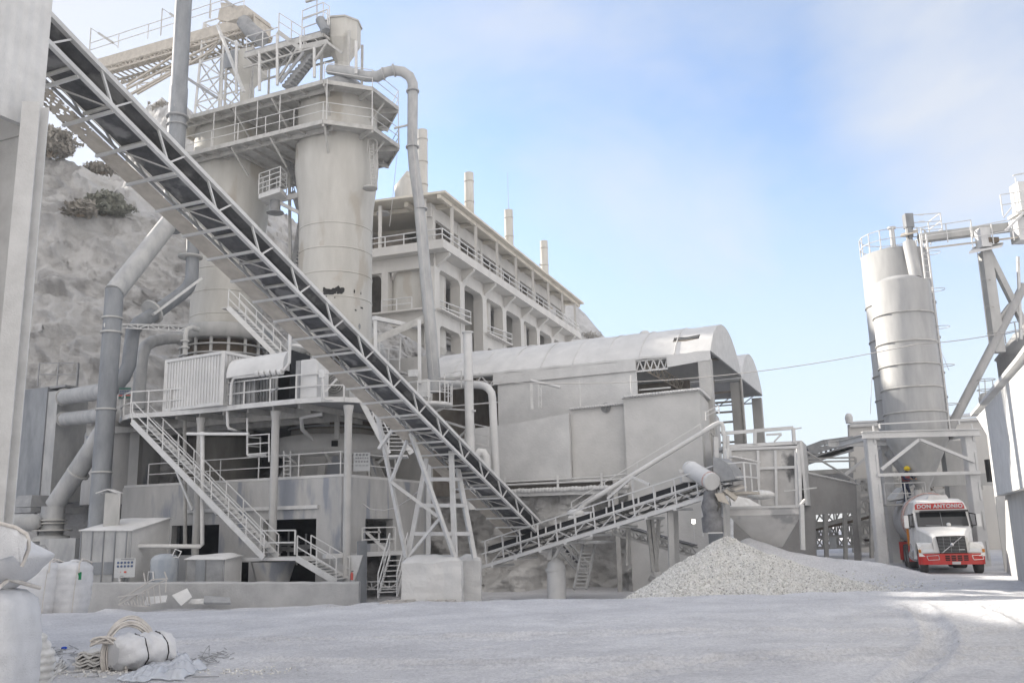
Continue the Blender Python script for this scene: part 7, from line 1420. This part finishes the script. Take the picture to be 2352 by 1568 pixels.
def bulkbag(lab, c, w, h, seed, lean=0, gp='filled bulk bags', az=0, tagc=False):
    t = T('bulk_bag', lab, 'bulk bag', c, gp); bagmesh(c, w, h, seed, lean=lean, az=az).build('body', 'bag', t)
    rd = random.Random(seed)
    b = MB(); q = c+V((lean*h, 0, h*1.0)); vs_ = []
    for k in range(3): b.sphere(q+V((rd.uniform(-.12, .12), rd.uniform(-.1, .1), rd.uniform(-.02, .08))), .14, 9, (1.3, 1, .55))
    b.build('tied_neck', 'bag', t)
    for s in (-1, 1):
        b = MB(); x = s*w*.44; b.path([c+V((x+lean*h*.8, -w*.45, h*.82)), c+V((x*.95+lean*h, -w*.42, h*1.02)), c+V((x*.8+lean*h, -w*.1, h*1.08)), c+V((x*.95+lean*h, w*.35, h*1.0))], .025, 5); b.path([c+V((x*.95+lean*z, -w*.52-.02*sin(z*3), z)) for z in np.linspace(.05, h*.85, 8)], .012, 4); b.build('lifting_loop', 'strap', t)
    if tagc: b = MB(); b.box(c+V((w*.47+lean*h*.7, -w*.42, h*.76)), (.1, .02, .22)); b.build('tag', 'green', t)
    return t
for lab, px, Y, seed, tg_ in (('filled white bulk bag with its neck tied, between its two neighbours', 84, 27.6, 3, False), ('filled white bulk bag with a green tag, rightmost of the row by the wall', 152, 28.0, 8, True), ('filled white bulk bag half hidden behind the near bag at the left edge', 38, 28.6, 5, False)):
    q = W(px, 1398, Y); q.z = gh(q.x, q.y)-.03; bulkbag(lab, q, 1.06, 1.5, seed, lean=.05 if seed != 5 else .02, tagc=tg_)
q = V((-6.22, 10.6, -.02)); t = bulkbag('tall filled bulk bag cut by the left edge, closest to the camera', q, 1.2, 1.62, 21, lean=.0, az=8)
q2 = V((-6.3, 10.7, 1.62)); t = T('bulk_bag', 'bulging half-empty bulk bag slumped on top of the nearest one', 'bulk bag', q2, 'filled bulk bags')
b = MB(); n = 40; vs = []; m_ = 22
for k in range(m_+1):
    v = k/m_; z = .74*v
    for i in range(n):
        a = 2*pi*i/n; r = (.42+.36*sin(min(1, v*1.35)*pi*.62))*(1-.55*max(0, v-.55)/.45) if v < 1 else .2
        r += .03*noise.noise(V((cos(a)*2.5, sin(a)*2.5, z*6)))+.012*sin(a*11+z*9); vs.append(q2+V((r*cos(a), r*sin(a), z-.08*max(0, cos(a))*v)))
b.add(vs, [(k*n+i, k*n+(i+1) % n, (k+1)*n+(i+1) % n, (k+1)*n+i) for k in range(m_) for i in range(n)], True); b.add(vs[-n:], [tuple(range(n))]); b.build('body', 'bag', t)
b = MB(); P = [W(-30, 1192, 10.4), W(0, 1201, 10.3), W(35, 1210, 10.2), W(62, 1226, 10.15), W(66, 1240, 10.15), W(66, 1260, 10.2), W(50, 1300, 10.2)]; b.path(P, .022, 6); b.build('lifting_loop', 'strap', t)
b = MB(); rows = [[W(-30, 1196, 10.4), W(-20, 1230, 10.3), W(-20, 1290, 10.2)], [W(10, 1205, 10.3), W(18, 1225, 10.1), W(30, 1275, 10.1)], [W(40, 1213, 10.2), W(40, 1235, 10.05), W(44, 1290, 10.15)], [W(66, 1228, 10.15), W(60, 1250, 10.1), W(49, 1300, 10.2)]]
vs = [p for r_ in rows for p in r_]; b.add(vs, [(i*3+j, i*3+j+1, i*3+j+4, i*3+j+3) for i in range(3) for j in range(2)], True); b.build('loose_flap', 'bag', t)
q = W(38, 1560, 12.6); t = T('bulk_bag', 'limp wrinkled bulk bag with horizontal creases behind the nearest one', 'bulk bag', V((q.x-.12, 12.6, 0)), 'filled bulk bags')
b = MB(); n = 36; m_ = 40; vs = []; c_ = V((q.x-.25, 12.8, -.02))
for k in range(m_+1):
    v = k/m_; z = 1.05*v
    for i in range(n):
        a = 2*pi*i/n; r = .42+.10*sin(v*pi)*(1+.3*sin(a*2))-.3*max(0, v-.8)**1.2*2; r += .022*sin(z*60+2.5*noise.noise(V((a*1.5, z*2, 0))))+.03*noise.noise(V((cos(a)*2, sin(a)*2, z*4))); vs.append(c_+V((r*cos(a)+.05*sin(v*5), r*sin(a), z)))
b.add(vs, [(k*n+i, k*n+(i+1) % n, (k+1)*n+(i+1) % n, (k+1)*n+i) for k in range(m_) for i in range(n)], True); b.add(vs[-n:], [tuple(range(n))]); b.build('body', 'bagdirty', t)
# rolled bundle of folded bags with a coil of webbing
c_ = H(300, 1543, .0); g0 = ghd(c_.x, c_.y)
t = T('bag_bundle', 'bundle of folded white bulk bags bound with two black straps, webbing loops on top', 'bundle', V((c_.x, c_.y, g0)))
a0 = H(238, 1547, 0)+V((0, .25, 0)); a1 = H(372, 1528, 0)+V((0, .3, 0)); ax_ = (a1-a0); ax_.z = 0; Lb = ax_.length; ax_.normalize(); ay = V((-ax_.y, ax_.x, 0)); b = MB(); n = 44; m_ = 40; vs = []
def rr_(v, a):
    r = .30*(1-.42*(abs(v-.5)*2)**7)-.025*math.exp(-((v-.42)/.02)**2)-.025*math.exp(-((v-.78)/.02)**2)
    sp = .045*abs(sin(a*4+v*3+2*noise.noise(V((v*3, a, 0)))))*(1 if v < .35 else .5); return r*(1+.14*cos(a*2))+sp+.05*noise.noise(V((v*6, cos(a)*2.4, sin(a)*2.4)))+.02*noise.noise(V((v*18, cos(a)*5, sin(a)*5)))
for k in range(m_+1):
    v = k/m_
    for i in range(n): a = 2*pi*i/n; r = rr_(v, a); vs.append(V((a0.x, a0.y, g0+.27))+ax_*(Lb*v)+ay*(r*cos(a)*1.1)+Z*(r*sin(a)))
b.add(vs, [(k*n+i, k*n+(i+1) % n, (k+1)*n+(i+1) % n, (k+1)*n+i) for k in range(m_) for i in range(n)], True); b.add(vs[:n], [tuple(range(n))]); b.add(vs[-n:], [tuple(range(n))]); b.build('folded_bags', 'bag', t)
for v in (.42, .78):
    b = MB(); b.path([V((a0.x, a0.y, g0+.27))+ax_*(Lb*v+.02*sin(a*2))+ay*((rr_(v, a)+.012)*cos(a)*1.1)+Z*((rr_(v, a)+.012)*sin(a)) for a in np.linspace(0, 2*pi, 40)], .011, 5, False); b.build('strap', 'black', t)
rd = random.Random(31)
for k in range(13):
    b = MB(); o1 = rd.uniform(-.05, .05); o2 = rd.uniform(-.06, .06); R1_ = .46+rd.uniform(-.05, .05); pts = []
    for a in np.linspace(-.25, pi+.5, 22): pts.append(V((a0.x, a0.y, g0+.18))+ax_*(Lb*.42+o1+R1_*cos(a)*1.0)+ay*(.25+o2+.10*sin(a*1.3))+Z*(.02+(.62+rd.uniform(-.005, .005)+o1)*sin(a)*.92*(R1_/.5)))
    b.path(pts, .016, 5); b.build('webbing_loop', 'strap', t)
for k in range(7):
    b = MB(); o1 = rd.uniform(-.04, .04); pts = [V((a0.x, a0.y, g0))+ax_*(-.12+o1+.28*sin(u*1.8))+ay*(.1+o1-.32*u)+Z*(.52-.42*u*u+.05*sin(u*5+k)) for u in np.linspace(-.3, 1.1, 12)]; b.path(pts, .018, 5); b.build('webbing_tail', 'strap', t)
t = T('folded_bags', 'crumpled stack of dirty folded bags left of the black-strapped bundle', 'sacks', H(212, 1540, 0))
for k in range(7):
    b = MB(); q = H(212, 1536, 0)+V((rd.uniform(-.04, .04), .15+rd.uniform(-.05, .05), g0+.02+.045*k)); n = 12; vs = []
    for j in range(n+1):
        for i in range(n+1): u = i/n-.5; v = j/n-.5; vs.append(q+V((u*.52, v*.5, .03*noise.noise(V((u*6+k, v*6, k)))+.02*sin(u*14+k))))
    F2 = [(j*(n+1)+i, j*(n+1)+i+1, (j+1)*(n+1)+i+1, (j+1)*(n+1)+i) for j in range(n) for i in range(n)]; b.add(vs, F2, True); b.add([v-Z*.03 for v in vs], F2, True)
    for i in range(n): b.quad(vs[i], vs[i+1], vs[i+1]-Z*.03, vs[i]-Z*.03)
    b.build('fold', 'bagdirty', t)
def sheet(name, lab, cat, outline_, m_, amp, th=.012, n=34, hfun=None, seed=0, lift=.02):
    # draped cloth: a grid inside a pixel-surveyed ground quad, with its own folds
    Q = [H(x, y, 0) for x, y in outline_]; b = MB(); vs = []
    for j in range(n+1):
        for i in range(n+1):
            u = i/n; v = j/n; p = lerp(lerp(Q[0], Q[1], u), lerp(Q[3], Q[2], u), v); e = min(u, 1-u, v, 1-v)
            p += V((.12*noise.noise(V((u*4+seed, v*4, 1))), .12*noise.noise(V((u*4+seed, v*4, 7))), 0))*(1-min(1, e*6))
            z = ghd(p.x, p.y)+lift+amp*(abs(noise.noise(V((u*3.1+seed, v*3.1, 0))))*1.2+.5*abs(noise.noise(V((u*8+seed, v*6, 3)))))*min(1, e*8+.1)+(hfun(u, v) if hfun else 0); vs.append(V((p.x, p.y, z)))
    F2 = [(j*(n+1)+i, j*(n+1)+i+1, (j+1)*(n+1)+i+1, (j+1)*(n+1)+i) for j in range(n) for i in range(n)]; b.add(vs, F2, True)
    o = b.build(name, m_); s_ = o.modifiers.new('s', 'SOLIDIFY'); s_.thickness = th; s_.offset = 1; return tag(o, lab, cat)
sheet('plastic_film', 'crumpled sheet of pale translucent film spilling from the bundle to the right', 'plastic sheet', [(300, 1562), (425, 1560), (476, 1528), (385, 1500)], 'plastic', .13, .004, 44, lambda u, v: .2*(1-u)**2*v, 3)
sheet('plastic_film', 'second limp fold of clear film in front of the bundle', 'plastic sheet', [(262, 1568), (330, 1568), (395, 1545), (335, 1535)], 'plastic', .07, .004, 24, None, 9)
t = T('flat_sacks', 'low pile of flat dusty empty sacks at the lower left', 'sacks', H(90, 1560, 0))
for k in range(5):
    Q = [H(32, 1572, 0), H(118-k*3, 1566, 0), H(160-k*5, 1528, 0), H(60, 1534, 0)]; b = MB(); n = 20; vs = []
    for j in range(n+1):
        for i in range(n+1):
            u = i/n; v = j/n; p = lerp(lerp(Q[0], Q[1], u), lerp(Q[3], Q[2], u), v); vs.append(V((p.x+.02*noise.noise(V((k*3, v*5, u))), p.y, ghd(p.x, p.y)+.03+.042*k*(1-.35*u)+.03*noise.noise(V((u*5+k, v*5, k)))+.012*sin(v*25+k))))
    F2 = [(j*(n+1)+i, j*(n+1)+i+1, (j+1)*(n+1)+i+1, (j+1)*(n+1)+i) for j in range(n) for i in range(n)]; b.add(vs, F2, True); o = b.build('sack', 'bag' if k == 4 else 'bagdirty', t); s_ = o.modifiers.new('s', 'SOLIDIFY'); s_.thickness = .03
# litter
def bit(lab, pts, r, name='wire_scrap', m_='steel_grey', cat='scrap'):
    b = MB(); P = []
    for x, y, h in pts: p = H(x, y, 0); P.append(V((p.x, p.y, ghd(p.x, p.y)+.015+h)))
    b.path(P, r, 5); return tag(b.build(name, m_), lab, cat)
bit('curved dark cord lying right of the flat sacks', [(140, 1553, 0), (180, 1547, 0), (222, 1546, 0), (227, 1553, 0), (200, 1558, 0)], .008)
bit('thin dark stick at the tip of the plastic film', [(440, 1554, 0), (503, 1552, .01)], .008)
bit('bent twig-like wire standing up right of the bundle', [(465, 1503, 0), (472, 1498, .05), (480, 1495, .1), (480, 1504, .0)], .006)
bit('short bent wire on the sand right of the bundle', [(432, 1520, 0), (450, 1518, .02), (478, 1522, 0)], .007)
b = MB(); q = H(147, 1491, 0); b.sphere(V((q.x, q.y, ghd(q.x, q.y)+.03)), .05, 8, (1.3, 1, .6)); tag(b.build('blue_scrap', 'blue'), 'tiny crumpled bright blue scrap on the ground', 'litter')
rd = random.Random(77); b = MB()
for cx, cy in ((130, 1500), (165, 1508), (465, 1515), (500, 1508), (25, 1525)):
    for k in range(22):
        p = H(cx+rd.gauss(0, 22), cy+rd.gauss(0, 6), 0); p.z = ghd(p.x, p.y)+.012; a = rd.uniform(0, 3.1); l = rd.uniform(.03, .12); b.beam(p-V((cos(a)*l, sin(a)*l, 0)), p+V((cos(a)*l, sin(a)*l, rd.uniform(0, .04))), rd.uniform(.008, .03), .008)
tag(b.build('litter', 'steel_grey'), 'chips of wood and wire scattered around the bundle', 'litter', kind='stuff')
# car whose dark flank just enters at lower right
Q_ = [W(2356, 1428, 5.0), W(2346, 1500, 4.97), W(2343, 1568, 4.94)]
t = T('parked_car', 'dark car whose rear edge just enters the frame at the lower right corner', 'car', V((4.2, 4.4, 0)))
b = MB(); x0 = 2.86; prof = [(0, .35), (0, .95), (.1, 1.05), (.35, 1.62), (.6, 1.7), (2.2, 1.7), (3.0, 1.1), (4.2, 1.0), (4.3, .35)]
b.slab([V((x0+x-.0, 4.95, z)) for x, z in prof], V((0, -1.75, 0))); b.build('body', 'carpaint', t, .05)
b = MB(); P = [(.3, 1.08), (.5, 1.58), (2.1, 1.6), (2.7, 1.1)]; b.slab([V((x0+x, 4.96, z)) for x, z in P], V((0, .01, 0))); b.build('side_window', 'glass', t)
for x in (.85, 3.4):
    for y in (4.85, 3.3): b = MB(); b.lathe(V((x0+x, y, .34)), [(.1, -.1), (.34, -.1), (.34, .1), (.1, .1)], 20, ax=(V((1, 0, 0)), Z, V((0, 1, 0)))); b.build('wheel', 'tyre', t)
# slim pipes beside the conveyor, cables
pipe('slim pale vertical pipe right of the gooseneck pipe', [(1074, 762, 45), (1080, 1030, 45), (1082, 1170, 45)], .23, 'dustwhite', 'pipe', 14, 'vertical pipes by the warehouse')
b = MB(); q = W(1074, 764, 45); b.tube(q-Z*.02, q+Z*.05, .3, n=14); tag(b.build('cover_disc', 'dustwhite'), 'flat cap on the slim vertical pipe right of the gooseneck', 'pipe cap')
pipe('hook-topped dusty pipe coming out of the warehouse and turning down', [(1000, 880, 48), (1100, 884, 46), (1112, 886, 45.8), (1122, 892, 45.6), (1129, 902, 45.5), (1131, 915, 45.5), (1137, 1040, 45.5), (1142, 1170, 45.5)], .2, 'dustwhite', 'pipe', 14, 'vertical pipes by the warehouse')
pipe('small hooped pipe end low down between the two vertical pipes', [(1094, 1062, 45), (1096, 1045, 45), (1102, 1037, 45), (1110, 1038, 45), (1116, 1048, 45), (1118, 1080, 45)], .2, 'dustwhite', 'pipe', 12, 'vertical pipes by the warehouse')
t = T('pipe_brackets', 'rails and struts clamping the vertical pipes beside the warehouse', 'bracket', W(1080, 940, 45))
b = MB(); b.beam(W(1020, 938, 46), W(1092, 943, 44.7), .08); b.beam(W(1020, 967, 46), W(1080, 985, 45), .1); b.beam(W(1050, 1008, 46), W(1085, 975, 45), .09); b.rail([W(1090, 1018, 46), W(1122, 1025, 45.6)], 1, 1, .03, 1); b.rail([W(1022, 900, 45), W(1060, 890, 46)], .9, 1.4, .03, 1); b.slab([W(1020, 1000, 46), W(1125, 1028, 45.6), W(1125, 1028, 46.6), W(1020, 1000, 47)], Z*.12); b.build('bracket', 'steel_light', t)
def cable(lab, a, c, sag, r=.02):
    a = W(*a); c = W(*c); b = MB(); b.path([lerp(a, c, k/24)-Z*(sag*4*(k/24)*(1-k/24)) for k in range(25)], r, 4); tag(b.build('cable', 'wire'), lab, 'cable', 'overhead cables')
cable('thin overhead cable from the gooseneck pipe across the warehouse to the silo', (1005, 868, 45), (2105, 790, 41), .9)
cable('thin overhead cable continuing from the silo to the right edge', (2105, 790, 41), (2420, 735, 40), .2)
cable('guy wire slanting down from the kiln deck to the small platform', (946, 296, 46), (995, 862, 45), .0, .018)
cable('slack guy wire left of the gooseneck pipe', (912, 356, 46), (895, 520, 46), .0, .014)
cable('fine vertical wire dropping beside the silo', (2003, 855, 42), (1999, 950, 42), 0, .014)
cable('fine wire fanning down right of the silo cage ladder', (2150, 780, 43), (2180, 850, 43), .0, .012)
b = MB(); q = W(1593, 1197, 41.6); b.box(q, (.14, .08, .18)); t = T('lamp', 'small glowing white lamp hanging behind the near conveyor', 'lamp', q); b.build('bulb', 'lamp', t)
b = MB(); b.beam(q-Z*.1, q-Z*2.2, .025); b.build('stem', 'steel_light', t)

# ================================================================ dust haze in the air
b = MB(); b.box((20, 75, 35), (240, 240, 76)); hz_ = b.build('haze', 'steel'); hz_['kind'] = 'stuff'; hz_['label'] = 'thin pale dust haze hanging in the air over the whole works'; hz_['category'] = 'haze'
hm = bpy.data.materials.new('haze_air'); hm.use_nodes = True; nt_ = hm.node_tree; nt_.nodes.clear(); ho = nt_.nodes.new('ShaderNodeOutputMaterial'); pv = nt_.nodes.new('ShaderNodeVolumePrincipled')
pv.inputs['Color'].default_value = (.93, .96, 1, 1); pv.inputs['Density'].default_value = .00045; pv.inputs['Anisotropy'].default_value = .3; nt_.links.new(pv.outputs[0], ho.inputs['Volume']); hz_.data.materials.clear(); hz_.data.materials.append(hm)
S.cycles.volume_bounces = 1
